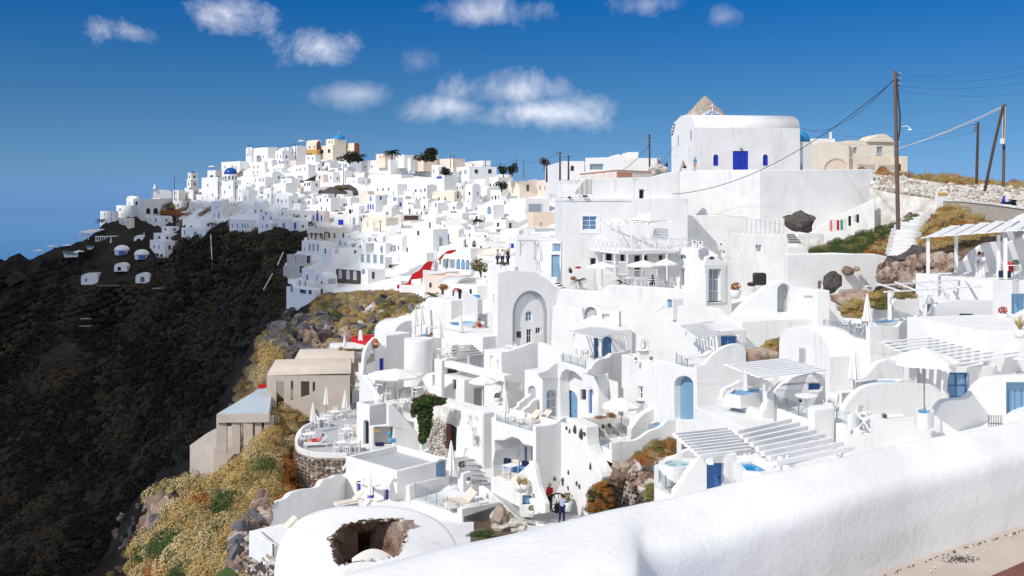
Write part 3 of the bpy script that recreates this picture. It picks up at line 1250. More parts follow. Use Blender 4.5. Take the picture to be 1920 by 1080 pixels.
def proto_chair(m=WP):
 rt=empty('chair',(0,0,0))
 mb=MB()
 for i in range(4):
  mb.box((-.17+.113*i,0,.46),(.09,.42,.03))
 mb.build('seat',m,rt,fix=False)
 for sx in(-1,1):
  for sy in(-1,1):
   mb=MB()
   mb.bar((.19*sx,.19*sy,0),(.19*sx,.19*sy,.90 if sy>0 else .45),.045)
   mb.build('leg',m,rt,fix=False)
 mb=MB()
 for z in(.62,.74,.86):
  mb.bar((-.19,.19,z),(.19,.21,z),.03,.055)
 mb.build('backrest',m,rt,fix=False)
 return rt
def proto_folding_chair(m=WP):
 rt=empty('folding_chair',(0,0,0))
 for sx in(-1,1):
  mb=MB()
  mb.bar((.22*sx,-.28,0),(.22*sx,.22,.62),.045)
  mb.bar((.22*sx,.28,0),(.22*sx,-.20,.60),.045)
  mb.build('leg',m,rt,fix=False)
 mb=MB()
 mb.box((0,0,.44),(.44,.42,.03))
 mb.build('seat',FW,rt,fix=False)
 mb=MB()
 mb.bar((-.22,.24,.5),(-.22,.30,.95),.035)
 mb.bar((.22,.24,.5),(.22,.30,.95),.035)
 mb.box((0,.28,.80),(.44,.02,.26))
 mb.build('backrest',FW,rt,fix=False)
 return rt
def proto_table(r=.42,square=False,m=WP,h=.74):
 rt=empty('table',(0,0,0))
 mb=MB()
 if square:
  mb.box((0,0,h),(r*2,r*2,.04))
 else:
  mb.lathe((0,0,h-.02),[(r,0),(r,.04)],20)
 mb.build('tabletop',m,rt,fix=False)
 if square:
  for sx in(-1,1):
   for sy in(-1,1):
    mb=MB()
    mb.bar((r*.85*sx,r*.85*sy,0),(r*.85*sx,r*.85*sy,h-.02),.05)
    mb.build('leg',m,rt,fix=False)
 else:
  for k in range(3):
   a=2.1*k
   mb=MB()
   mb.bar((.30*math.cos(a),.30*math.sin(a),0),(-.18*math.cos(a),-.18*math.sin(a),h-.02),.035)
   mb.build('leg',m,rt,fix=False)
 return rt
def proto_lounger(m='fabric_beige',back=38):
 rt=empty('sun_lounger',(0,0,0))
 mb=MB()
 for sy in(-1,1):
  mb.bar((-1.,.32*sy,.30),(1.,.32*sy,.30),.05,.07)
 mb.bar((-1.,-.32,.30),(-1.,.32,.30),.05,.07)
 mb.bar((1.,-.32,.30),(1.,.32,.30),.05,.07)
 mb.build('frame',WP,rt,fix=False)
 for sx in(-1,1):
  for sy in(-1,1):
   mb=MB()
   mb.bar((.85*sx,.32*sy,0),(.85*sx,.32*sy,.28),.05)
   mb.build('leg',WP,rt,fix=False)
 mb=MB()
 mb.box((-.35,0,.39),(1.25,.62,.09))
 mb.build('mattress',m,rt,bevel=.03)
 c,s=math.cos(R(back)),math.sin(R(back))
 mb=MB()
 M=Matrix.Translation((.30,0,.39))@Matrix.Rotation(-R(back),4,'Y')
 mb.box((.40,0,0.),(.80,.62,.09),M=M)
 mb.build('backrest',m,rt,bevel=.03)
 return rt
def place(rt,px,py,Y,rz=0.,label=None,cat=None,group=None,scale=None):
 p=P(px,py,Y)
 rt.location=p
 rt.rotation_euler=(0,0,rz)
 if scale:
  rt.scale=(scale,)*3
 return tag(rt,label,cat,group)
_protos={}
def put(kind,px,py,Y,rz,label,group=None,scale=None,**kw):
 0
 key=kind+str(sorted(kw.items()))
 cat={'umbrella':'parasol','closed':'parasol','chair':'chair','folding':'chair','table':'table','lounger':'sun lounger','pot':'plant pot'}[kind]
 if key not in _protos:
  f={'umbrella':proto_umbrella,'closed':lambda**k:proto_umbrella(closed=True,**k),'chair':proto_chair,'folding':proto_folding_chair,'table':proto_table,'lounger':proto_lounger,
  'pot':proto_pot}[kind]
  o=f(**kw)
  _protos[key]=o
  return place(o,px,py,Y,rz,label,cat,group,scale)
 o=dup(_protos[key])
 if 'label' in o:
  del o['label']
 if 'group' in o:
  del o['group']
 o.scale=(1,1,1)
 return place(o,px,py,Y,rz,label,cat,group,scale)
def leafm(mb,c,rx,ry,rz,n,size,rg,mi=0,flat=0.,shell=.55):
 0
 c=V3(c)
 for _ in range(n):
  while True:
   v=V3((rg.uniform(-1,1),rg.uniform(-1,1),rg.uniform(-1,1)))
   if .05<v.length<1:
    break
  v=v.normalized()*(v.length**(1-shell))
  k=.78+.36*noise.noise(v*2.1+c*.37)
  p=V3((c.x+v.x*rx*k,c.y+v.y*ry*k,c.z+v.z*rz*k))
  s=size*rg.uniform(.6,1.4)
  a=V3((rg.uniform(-1,1),rg.uniform(-1,1),rg.uniform(-1,1))).normalized()*s
  b=a.cross(V3((rg.uniform(-1,1),rg.uniform(-1,1),rg.uniform(-.6,1)))).normalized()*s*.6
  o=len(mb.v)
  mb.v+=[tuple(p-a),tuple(p+b),tuple(p+a),tuple(p-b)]
  mb.f.append((o,o+1,o+2,o+3))
  mb.m.append(mi)
def proto_pot(plant=LG,pot='white',spiky=False):
 rt=empty('potted_plant',(0,0,0))
 mb=MB()
 mb.lathe((0,0,0),[(.17,0),(.24,.18),(.28,.40),(.26,.42),(.22,.40),(.05,.36)],14)
 mb.build('pot',pot,rt,smooth=True,fix=False)
 mb=MB()
 rg=random.Random(5)
 if spiky:
  for k in range(26):
   a=rg.uniform(0,6.28)
   l_=rg.uniform(.4,.75)
   e=rg.uniform(.25,1.)
   p0=V3((0,0,.38))
   p1=p0+V3((math.cos(a)*l_*.5*e,math.sin(a)*l_*.5*e,l_*.6))
   p2=p0+V3((math.cos(a)*l_*e,math.sin(a)*l_*e,l_*(.75 if e>.6 else 1.1)))
   s=V3((-math.sin(a),math.cos(a),0))*.03
   mb.add([p0-s,p0+s,p1+s,p1-s,p2],[(0,1,2,3),(3,2,4)])
 else:
  leafm(mb,(0,0,.58),.28,.28,.25,150,.05,rg)
 mb.build('foliage',plant,rt,fix=False)
 return rt
def bush(label,px,py,Y,w,h,m,rg,n=400,cat='bush',group=None,size=None,trunk=False,z_off=0.):
 c=P(px,py,Y)
 rt=empty('bush' if not trunk else 'tree',c+V3((0,0,z_off)),label,cat,group)
 mb=MB()
 s=size or max(.06,w*.045)
 k=5
 for i in range(k):
  a=rg.uniform(0,6.28)
  d=rg.uniform(.15,.55)*w*.5
  hh=h*rg.uniform(.55,1.)
  z0=h*(.35 if trunk else 0.)
  leafm(mb,(c.x+math.cos(a)*d,c.y+math.sin(a)*d,c.z+z0+(hh-z0)*.5),w*.32,w*.32,(hh-z0*.5)*.5,n//k,s,rg)
 mb.build('foliage' if not trunk else 'crown',m,rt,fix=False)
 mb=MB()
 for i in range(4):
  a=rg.uniform(0,6.28)
  mb.tube([c,c+V3((math.cos(a)*w*.12,math.sin(a)*w*.12,h*.4)),c+V3((math.cos(a)*w*.3,math.sin(a)*w*.3,h*.75))],[.03*w,.02*w,.008*w],5)
 mb.build('stem' if not trunk else 'trunk','bark',rt,fix=False)
 return rt
def palm(label,px,py,Y,h,L,rg,m=LG,group=None,nf=22,trunk_r=.22):
 c=P(px,py,Y)
 rt=empty('palm_tree',c,label,'palm',group)
 if h>.3:
  mb=MB()
  mb.tube([c,c+V3((.05,0,h*.5)),c+V3((.1,0,h))],[trunk_r*1.2,trunk_r,trunk_r*.9],8)
  mb.build('trunk','bark',rt,fix=False)
 t=c+V3((.1 if h>.3 else 0,0,h))
 for k in range(nf):
  a=2*math.pi*k/nf+rg.uniform(-.2,.2)
  e=rg.uniform(.1,1.25)
  pts=[]
  for i in range(6):
   s=i/5
   r_=L*s*math.cos(e*.55)
   z=L*(math.sin(e)*s-.75*s*s)
   pts.append(t+V3((math.cos(a)*r_,math.sin(a)*r_,z)))
  mb=MB()
  side=V3((-math.sin(a),math.cos(a),0))
  mb.tube(pts,[.03*L*.4]*5+[.005],4)
  for i in range(1,11):
   s=i/11
   f=s*5
   j=min(4,int(f))
   p=pts[j].lerp(pts[j+1],f-j)
   wl=L*.22*math.sin(math.pi*min(1,s*.9+.1))
   for sg in(-1,1):
    q=p+side*sg*wl+V3((math.cos(a),math.sin(a),-.5))*wl*.5
    d=(pts[j+1]-pts[j]).normalized()*L*.035
    mb.add([p-d,p+d,q],[(0,1,2)])
  mb.build('frond',m,rt,fix=False)
 return rt
# people
def skin_chain(name,chains,m,parent,o,sub=1,rootidx=0):
 0
 vs,rs,es,idx=[],[],[],{}
 for ch in chains:
  prev=None
  for p,r_ in ch:
   key=tuple(round(t,4)for t in p)
   if key not in idx:
    idx[key]=len(vs)
    vs.append(p)
    rs.append(r_)
   i=idx[key]
   if prev is not None and prev!=i:
    es.append((prev,i))
   prev=i
 me=bpy.data.meshes.new(name)
 me.from_pydata(vs,es,[])
 me.materials.append(MATS[m])
 ob=bpy.data.objects.new(name,me)
 COL.objects.link(ob)
 ob.parent=parent
 ob['_o']=tuple(o)
 ob.modifiers.new('skin','SKIN')
 sk=me.skin_vertices[0].data
 for i,r_ in enumerate(rs):
  sk[i].radius=(r_,r_)if isinstance(r_,(int,float))else r_
  sk[i].use_root=(i==rootidx)
 if sub:
  s=ob.modifiers.new('sub','SUBSURF')
  s.levels=s.render_levels=sub
 return ob
def person(label,px,py,Y,rz,pose,top='fabric_blue',legs=FN,hair='hair',skin='skin',long_legs=True,sleeves=True,hat=None,scale=1.,bag=None,group=None,topless=False,skirt=False):
 0
 J=dict(pelvis=(0,0,.95),waist=(0,0.,1.10),chest=(0,0.,1.32),neck=(0,0.,1.47),head=(0,.01,1.62),shl=(-.18,0,1.42),ell=(-.23,0.,1.15),hal=(-.22,.10,.92),shr=(.18,0,1.42),elr=(.23,
 0.,1.15),har=(.22,.10,.92),hil=(-.09,0,.92),knl=(-.10,.02,.50),anl=(-.11,-.02,.08),tol=(-.12,.14,.03),hir=(.09,0,.92),knr=(.10,.02,.50),anr=(.11,-.02,.08),tor=(.12,.14,.03))
 J.update(pose)
 rt=empty('person',P(px,py,Y),label,'person',group)
 rt.rotation_euler=(0,0,rz)
 rt.scale=(scale,)*3
 rt['_o']=(0,0,0)
 o=(0,0,0)
 arms,hands=[],[]
 for s in 'lr':
  sh,el,ha=J['sh'+s],J['el'+s],J['ha'+s]
  d=(V3(ha)-V3(el)).normalized()
  side=d.cross(V3((0,0,1)))
  side=side.normalized()if side.length>.1 else V3((1,0,0))
  palm_=V3(ha)+d*.05
  arms.append([(J['chest'],.12),(sh,.062),(el,.042),(ha,.027),(tuple(palm_),.034)])
  for k,(off,ln)in enumerate(((-.028,.070),(-.010,.080),(.010,.076),(.028,.060))):
   b=palm_+side*off+d*.015
   hands.append([(tuple(palm_),.034),(tuple(b+d*.02),.010),(tuple(b+d*ln+V3((0,0,-.01))),.008)])
  t0=palm_+side*(-.035 if s=='l' else .035)-d*.02
  hands.append([(tuple(palm_),.034),(tuple(t0+side*(-.02 if s=='l' else .02)+d*.03),.010)])
 lg=[]
 for s in 'lr':
  lg.append([(J['pelvis'],.135),(J['hi'+s],.10),(J['kn'+s],.062),(J['an'+s],.04),(J['to'+s],.035)])
 torso=[(J['pelvis'],.135),(J['waist'],.12),(J['chest'],.145),(J['neck'],.055),(J['head'],.075)]
 body=skin_chain('body',[torso]+arms+hands+lg,skin,rt,o,1)
 h=V3(J['head'])
 mb=MB()
 prof=[(.03,-.11),(.062,-.085),(.078,-.03),(.082,.03),(.07,.08),(.03,.112)]
 mb.lathe(h,prof,12,sy=1.15)
 mb.box(h+V3((0,.098,-.01)),(.022,.03,.045))
 mb.box(h+V3((0,.086,-.055)),(.04,.012,.010))
 for sx in(-1,1):
  mb.box(h+V3((.083*sx,0,-.005)),(.015,.035,.055))
  mb.box(h+V3((.03*sx,.090,.015)),(.022,.010,.010))
 mb.build('face',skin,rt,smooth=True,fix=False)
 mb=MB()
 mb.lathe(h+V3((0,-.015,0.)),[(.078,-.05),(.090,.01),(.088,.06),(.06,.11),(.01,.13)],12,sy=1.1)
 mb.v=[(x,y-(.035 if z<h.z+.05 else 0.),z)for x,y,z in mb.v]
 mb.build('hair',hair,rt,smooth=True,fix=False)
 if hat:
  mb=MB()
  mb.lathe(h+V3((0,0,.06)),[(.17,0),(.17,.012),(.10,.02),(.095,.09),(.05,.11)],14)
  mb.build('hat',hat,rt,fix=False)
 g=.018
 if not topless:
  ch=[[(J['pelvis'],.14+g),(J['waist'],.13+g),(J['chest'],.15+g),(tuple(V3(J['neck'])-V3((0,0,.03))),.07)]]
  for s in 'lr':
   e=J['el'+s]if sleeves is True else tuple(V3(J['sh'+s]).lerp(V3(J['el'+s]),.75))
   ch.append([(J['chest'],.15+g),(J['sh'+s],.062+g),(e,.045+g)])
   if sleeves=='long':
    ch[-1].append((J['ha'+s],.045))
  skin_chain('shirt',ch,top,rt,o,1)
 ch=[]
 for s in 'lr':
  e=J['an'+s]if long_legs else tuple(V3(J['hi'+s]).lerp(V3(J['kn'+s]),.8))
  c=[(J['pelvis'],.14+g),(J['hi'+s],.10+g)]
  if long_legs:
   c+=[(J['kn'+s],.064+g),(e,.045+g)]
  else:
   c+=[(e,.075+g)]
  ch.append(c)
 skin_chain('skirt' if skirt else('trousers' if long_legs else 'shorts'),ch,legs,rt,o,1)
 for s in 'lr':
  mb=MB()
  a,t=V3(J['an'+s]),V3(J['to'+s])
  mb.bar(a+(a-t)*.35+V3((0,0,-.045)),t+(t-a)*.1+V3((0,0,0.)),.09,.06)
  mb.build('shoe','black',rt,bevel=.015)
 if bag:
  mb=MB()
  c=V3(J['chest'])
  mb.box(c+V3((0,-.24,-.02)),(.30,.20,.44))
  mb.build('backpack',bag,rt,bevel=.06)
 return rt
def sloped(ptsbot,ptstop):
 return ptstop+list(reversed(ptsbot))
def stones(mb_or_none,name,pl,poly_px,size,mats,parent,rg,gap=.02,maxn=300,proud=.06):
 0
 poly=uvs(pl,poly_px)
 x0,x1=min(p[0]for p in poly),max(p[0]for p in poly)
 z0,z1=min(p[1]for p in poly),max(p[1]for p in poly)
 protos=[]
 for k in range(6):
  for mt in mats:
   b=MB()
   n=rg.choice((5,6,7))
   ring,ring2=[],[]
   for i in range(n):
    a=2*math.pi*i/n+rg.uniform(-.25,.25)
    r_=rg.uniform(.42,.56)
    ring.append((math.cos(a)*r_,-.02,math.sin(a)*r_*.72))
    ring2 .append((math.cos(a)*r_*.7,1.,math.sin(a)*r_*.5))
   b.add(ring+ring2,[(i,(i+1)%n,n+(i+1)%n,n+i)for i in range(n)]+[tuple(range(n,2*n))])
   me=bpy.data.meshes.new(name)
   me.from_pydata(b.v,[],b.f)
   me.materials.append(MATS[mt])
   protos.append(me)
 cnt=0
 big=MB()
 cells=[]
 z=z0
 row=0
 while z<z1:
  hh=size*rg.uniform(.55,.85)
  x=x0-rg.uniform(0,size)
  while x<x1:
   ww=size*rg.uniform(.7,1.5)
   cx_,cz_=x+ww/2,z+hh/2+rg.uniform(-.1,.1)*size
   if in_poly(cx_,cz_,poly):
    cells.append((cx_,cz_,ww-gap,(hh-gap)*1.3))
   x+=ww
  z+=hh
 rg.shuffle(cells)
 pw=parent['_o']
 for i,(cx_,cz_,ww,hh)in enumerate(cells):
  me=rg.choice(protos)
  d=proud*rg.uniform(.4,1.3)
  M=Matrix((pl.u*ww,pl.n*d,V3((0,0,1))*hh)).transposed().to_4x4()
  if i<maxn:
   ob=bpy.data.objects.new(name,me)
   COL.objects.link(ob)
   ob.parent=parent
   M.translation=pl.w(cx_,cz_,0)-V3(pw)
   ob.matrix_local=M
  else:
   M.translation=pl.w(cx_,cz_,0)
   big.add([M@v.co for v in me.vertices],[tuple(p.vertices)for p in me.polygons],mats.index(me.materials[0].name.split('.')[0])if False else 0)
   cnt+=1
 if cnt:
  o=big.build(name+'_facing',mats[0],parent,fix=False)
  o['kind']='stuff'
def boulder(label,px,py,Y,size,m,rg,sub=2,squash=(1,1,.7),cat='rock',group=None,name='boulder',parent=None):
 bm=bmesh.new()
 bmesh.ops.create_icosphere(bm,subdivisions=sub,radius=size/2)
 sd=V3((rg.uniform(0,50),rg.uniform(0,50),rg.uniform(0,50)))
 for v in bm.verts:
  k=1+.45*noise.noise(v.co.normalized()*1.3+sd)+.18*noise.noise(v.co.normalized()*4+sd)
  v.co=V3((v.co.x*squash[0],v.co.y*squash[1],v.co.z*squash[2]))*k
 me=bpy.data.meshes.new(name)
 bm.to_mesh(me)
 bm.free()
 me.materials.append(MATS[m])
 o=bpy.data.objects.new(name,me)
 COL.objects.link(o)
 o.location=P(px,py,Y)
 o.rotation_euler=(0,0,rg.uniform(0,6))
 tag(o,label,cat,group)
 return o
# terraces on the right
rg=random.Random(11)
G_TERR=None
YS=1.22
block('terrace_platform','upper white platform on the right that carries the pergola over the couple','building',(1860,48),1716,2150,527,700,yaw=17,oR=[(('r',1897,551,1960,
596),('door',PB,MBL))],roof=FL,roofm=None)
pergola('pale slatted pergola at the far right edge over the couple in white',(1735,444,50),(2010,424,46.5),(2040,398,56),(1778,425,60),9,posts=[(1740,50.5,446,512),(1793,
52,441,508),(1872,49,440,522),(1885,47.5,446,524)],along='ad',w=.62,h=.05)
pl=Pl((1795,55),head=12)
swall('garden_wall','curving white wall behind the couple under the pergola','wall',pl,crv([(1795,498),(1800,492),(1812,486),(1822,474),(1838,462),(1852,455)],4)+[(1900,452),
(1925,440),(1950,420),(2010,400),(2010,525),(1795,525)],th=.4)
swall('garden_wall','white wall sweeping upwards at the right edge above the pergola roof','wall',Pl((1880,57),head=12),crv([(1885,432),(1895,425),(1905,412),(1920,402),(1960,
392)],4)+[(2100,385),(2100,520),(1885,520)],th=.4)
block(TH,'white terrace house with a blue curtained window below the couple\'s platform',HO,(1631,44),1541,1900,640,880,yaw=17,roof=FL,roofm='floor_blue')
plT2=Pl((1631,44),head=17)
swall('stepped_parapet','stepped curving parapet around the terrace with a bright blue jacuzzi strip','wall',plT2 .shift(.02),crv([(1631,613),(1655,612),(1683,613),(1695,604),
(1715,602),(1724,592),(1746,587),(1752,577),(1764,567),(1790,563)],3)+[(1862,563),(1862,690),(1631,660)],[(('r',1799,588,1826,618),(WI,MBL,MBL))],th=.35)
swall('garden_wall','rounded white wall behind the post of the jacuzzi terrace','wall',Pl((1660,50),head=17),[(1640,576)]+crv([(1663,575),(1672,572),(1676,562),(1688,556),
(1715,554)],3)+[(1750,550),(1750,615),(1640,615)],th=.4)
pergola('slatted pergola on a single post below the couple\'s platform',(1628,533,46),(1668,545,43),(1835,536,47),(1822,520,51),6,posts=[(1668,43.6,545,600),(1734,44.5,546,
592)],along='ab',w=.13,h=.06)
pool('narrow blue jacuzzi behind the stepped parapet',[(1640,606),(1660,601),(1690,600),(1692,604),(1665,607),(1645,609)],z=(HZ-606)/F*46)
glass_rail('glass railing of the terrace with two folding chairs and a round table',Pl((1631,44),head=-73).shift(-.1),1545,1622,598,619,608,636,3)
put('folding',1612,628,45.5,2.4,'white folding chair beside the closed parasol on the middle terrace',scale=1.)
put('folding',1590,624,47.5,1.,'white folding chair farther left behind the glass railing')
put('table',1592,622,46.8,0,'small round white table behind the glass railing with folding chairs')
put('closed',1626,634,46,0,'closed white parasol next to the jacuzzi with the single post',scale=1.)
swall('white_cabinet','white pillar with a small black framed niche below the ship wheel wall','pillar',Pl((1734,46),head=17),[(1734,560),(1752,560),(1752,620),(1734,620)],
[(('r',1739,571,1748,587),('plain','black','beige_paint'))],th=.5)
YS=1.20
pergola('long white slatted pergola low on the right with many boards',(1652,640,40),(1762,692,35),(1915,668,38),(1826,620,46),10,posts=[(1700,38.6,662,712),(1770,36,690,735)],
along='ad',w=.30,h=.04,slat_name='slat')
block(WH,'white terrace block beside the long pergola with a wide coping',HO,(1850,39),1700,2100,622,800,yaw=12,roof=FL)
put('pot',1912,634,38,0,'small spiky plant in a pot on the coping at the right edge',plant='leaf_tan',spiky=True)
put('pot',1880,602,44,0,'red flowering plant in a white pot below the pale blue shutter',plant='flower_red')
YS=1.08
block('vaulted_house','white barrel vaulted room with a brick red window frame',HO,(1556,50),1461,1650,670,760,yaw=17,oL=[(('r',1498,653,1511,681),(WI,'glass_blue','stone_red'))],
roof='vaultL',rise=1.35)
swall('garden_wall','long plain white wall behind the vaulted room','wall',Pl((1546,52),head=17),[(1550,690),(1638,682),(1638,760),(1550,760)],th=.3)
YS=.92
block(TH,'white terrace building with the dark blue plunge pool under a pergola',HO,(1428,50),1343,1600,776,960,yaw=17,roof=FL,roofm='floor_grey')
pool('deep blue plunge pool in the shade of the pergola post',[(1368,741),(1378,733),(1424,731),(1424,740),(1390,745)],z=(HZ-741)/F*52,smooth=False)
swall(CW,'white wall with a scalloped top at the left of the plunge pool','wall',Pl((1345,55),head=17),crv([(1353,745),(1356,732),(1366,725),(1382,718),(1388,713)],3)+[(1400,
722),(1425,730),(1425,760),(1353,760)],th=.3)
pl=Pl((1428,50),head=17).shift(.02)
swall(CW,'white wall rising in a quarter circle with a small blue window','wall',pl,[(1428,800)]+crv([(1428,772),(1438,752),(1450,734),(1466,719),(1485,710),(1505,705)],4)+[(1548,
698),(1548,800)],[(('r',1517,719,1542,732),(WI,MBL,MBL))],th=.35)
pergola('white pergola with wide boards over the dark blue plunge pool',(1363,683,53),(1432,708,47.5),(1545,695,50),(1462,672,57),8,posts=[(1397,50.5,694,732),(1434,48.5,708,
768)],along='ad',w=.30,h=.05,slat_name='slat')
swall('terrace_wall','low white wall at the corner of the plunge pool terrace','wall',Pl((1343,55.3),(1428,49.9)),[(1343,748),(1357,752),(1357,748),(1425,771),(1427,790),(1343,
766)],th=.35)
block(TH,'white terrace building with a round table behind glass',HO,(1527,46),1450,1700,792,960,yaw=17,roof=FL,roofm='floor_blue')
glass_rail('glass railing of the terrace with the round table, right of the plunge pool',Pl((1527,46),head=-73).shift(-.1),1453,1521,739,764,762,788,3)
put('table',1512,778,47.5,.3,'round white cafe table behind the glass railing near the grey wall lamp',scale=1.15)
put('folding',1556,776,48.5,-.8,'white folding chair leaning back beside the round cafe table')
swall('white_pillar','square white pillar between the two glass railings','pillar',Pl((1526,45.6),head=17),[(1526,767),(1566,762),(1566,850),(1526,850)],th=.5)
put('closed',1601,752,49,0,'closed white parasol standing between two curved walls',scale=1.05)
swall('storage_cabinet','white cabinet door behind the curved wall','cabinet',Pl((1575,48.5),head=12),[(1576,734),(1612,732),(1612,790),(1576,790)],[(('r',1580,739,1606,782),
SHUT)],th=.3)
block(TH,'white terrace building with the glass corner next to the parasol',HO,(1642,43),1566,1990,819,960,yaw=17,roof=FL,roofm='floor_blue')
glass_rail('glass railing of the terrace with a towel over a chair',Pl((1642,43),head=-73).shift(-.1),1569,1637,766,787,788,815,3)
pl=Pl((1583,47),head=14)
swall(CW,'large white wall with a long curved top behind the towel chair','wall',pl,[(1583,800)]+crv([(1583,768),(1590,755),(1602,740),(1620,727),(1645,720),(1680,719)],4)+[(1750,
722),(1780,738),(1780,800)],th=.35)
pool('pale blue pool strip behind the long curved wall',[(1613,721),(1640,716),(1680,715),(1680,719),(1650,722),(1620,724)],z=(HZ-719)/F*50)
swall(CW,'white wall with a domed top behind the pale blue pool','wall',Pl((1612,51),head=14),[(1612,722)]+crv([(1612,712),(1628,702),(1645,682),(1665,674),(1690,671)],4)+[(1720,
672),(1720,722)],th=.35)
YS=1.12
swall('storage_cabinet','white framed cabinet in the shade of the long pergola','cabinet',Pl((1706,44),head=14),[(1706,672),(1748,672),(1748,724),(1706,724)],[(('r',1709,680,
1743,712),SHUT)],th=.3)
YS=1.12
block(WH,'white room with sliding blue glass doors behind the parasol',HO,(1776,41),1700,1870,690,800,yaw=14,roof=FL,oR=[(('r',1777,699,1817,748),(WI,PB,MBL))])
YS=.92
put('umbrella',1733,776,42,.3,'open white parasol above the small round blue tub',scale=.98,r=1.35)
pool('small round bright blue tub at the foot of the parasol',[(1722,772),(1738,769),(1746,774),(1738,779),(1724,778)],z=(HZ-774)/F*41.5,rimw=.12)
pl=Pl((1641,42.8),head=7)
swall('front_wall','big white scalloped wall on the right with the large blue door','wall',pl,[(1641,900),(1641,786),(1655,785),(1672,786),(1676,791)]+crv([(1740,788),(1752,
782),(1760,766),(1772,753),(1790,750),(1812,748),(1824,738),(1836,722),(1856,710),(1880,706)],3)+[(2010,700),(2010,900)],[(('r',1887,717,1985,830),('door',PB,MBL))],th=.45)
put('folding',1625,805,43.6,.7,'white folding chair behind the glass near the grey wall lamp')
put('table',1618,803,44.6,.5,'low round table behind the glass beside the towel chair',scale=.9)
mb=MB()
c=P(1606,776,44.5)
for i in range(9):
 mb.add([c+V3((-.42+i*.1,.02*math.sin(i*2),0.)),c+V3((-.32+i*.1,.02*math.sin(i*2+2),0.)),c+V3((-.34+i*.1,-.05+.04*math.sin(i*2+2),-.62-.05*(i%3))),c+V3((-.44+i*.1,-.05+.04*math.sin(i*2),
 -.60-.05*((i+1)%3)))],[(0,1,2,3)])
tag(mb.build('towel',WP,fix=False),'white towel draped over a chair behind the glass corner','towel')
for(px,py,Y,lab)in((1499,750,47.2,'round grey wall lamp on the wall left of the cafe table'),(1657,779,43.,'round grey wall lamp on the wall right of the towel')):
 mb=MB()
 c=P(px,py,Y)
 mb.tube([c,c+V3((0.,-.12,0))],.10,14)
 rt=empty('wall_lamp',c,lab,'lamp','round wall lamps')
 mb.build('housing',MG,rt,fix=False)
 mb=MB()
 mb.tube([c+V3((0,-.12,0)),c+V3((0.,-.14,0))],.06,12)
 mb.build('lens',MD,rt,fix=False)
mb=MB()
rt=empty('iron_fence',P(1865,795,39),'short fence of thin black iron spikes beside the blue door at the right','fence')
for i in range(9):
 px=1853+i*3.2
 a=P(px,800,39)
 mb=MB()
 mb.bar(a,a+V3((0,0,.42)),.018)
 mb.build('spike',MD,rt,fix=False)
mb=MB()
mb.bar(P(1852,793,39),P(1880,795,39),.02)
mb.build('rail',MD,rt,fix=False)
YS=.94
pl=Pl((1292,40),head=15)
swall('terrace_room','white terrace room with the dark blue plank door low on the right',HO,pl,[(1262,985)]+crv([(1266,922),(1280,905),(1292,885),(1305,868),(1316,861)],3)+[(1382,
851),(1383,868),(1400,878),(1430,892),(1470,880),(1640,850),(1640,985)],[(('r',1325,868,1358,930),('door',MBL,PB))],th=.35)
block(TH,'white corner terrace with glass rail and whirlpool at the foot of the slope',HO,(1264,40.5),1226,1330,938,1010,yaw=17,roof=FL,roofm='floor_grey')
swall('terrace_wall','white left end wall of the whirlpool terrace','wall',Pl((1226,44.5),(1236,43.5)),[(1226,960),(1226,871),(1237,868),(1237,965)],th=.5)
glass_rail('glass railing of the whirlpool terrace beside the brown slope',Pl((1264,40.5),head=-73).shift(-.08),1236,1261,881,905,902,930,2)
pool('round white whirlpool with clear water on the lowest right terrace',[(1246,872),(1262,866),(1290,866),(1300,870),(1285,877),(1260,878)],z=(HZ-871)/F*42.5,m='pool_pale')
swall(CW,'white wall with a wavy top behind the whirlpool','wall',Pl((1248,46),head=15),[(1248,880)]+crv([(1248,868),(1254,859),(1270,855),(1282,846),(1300,842)],3)+[(1330,
852),(1330,880)],th=.3)
block(TH,'white house behind the rafters with dark arched openings',HO,(1420,46),1300,1640,812,960,yaw=17,roof=FL,oL=[(('r',1349,836,1363,850),DARK),(('r',1370,838,1388,846),
DARK)])
swall('arched_facade','white facade with grey shaded arches behind the rafter pergola','facade',Pl((1450,45),head=14),[(1450,870),(1450,812),(1580,795),(1580,870)],[(('a',  # grey panel fills the arch, painting in the shade of its opening
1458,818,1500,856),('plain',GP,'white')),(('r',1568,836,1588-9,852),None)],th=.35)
pergola('open rafter pergola over the blue plank door',(1268,812,44),(1322,858,39.5),(1424,845,41.5),(1352,803,46.5),9,posts=[(1273,43.5,816,866)],along='ad',w=.15,h=.13)
pergola('open rafter pergola over the bright blue pool, partly behind the parapet wall',(1382,806,43.5),(1468,872,37),(1600,846,39.5),(1470,786,46.5),8,posts=[(1462,38,856,
892)],along='ad',w=.16,h=.16)
pool('bright blue small pool in front of the rafters low on the right',[(1386,872),(1412,869),(1450,870),(1453,884),(1425,888),(1400,886)],z=(HZ-876)/F*38.5,smooth=False)
block(TH,'white podium around the bright blue pool',HO,(1456,37.2),1380,1700,893,985,yaw=15,roof=FL)
YS=1.
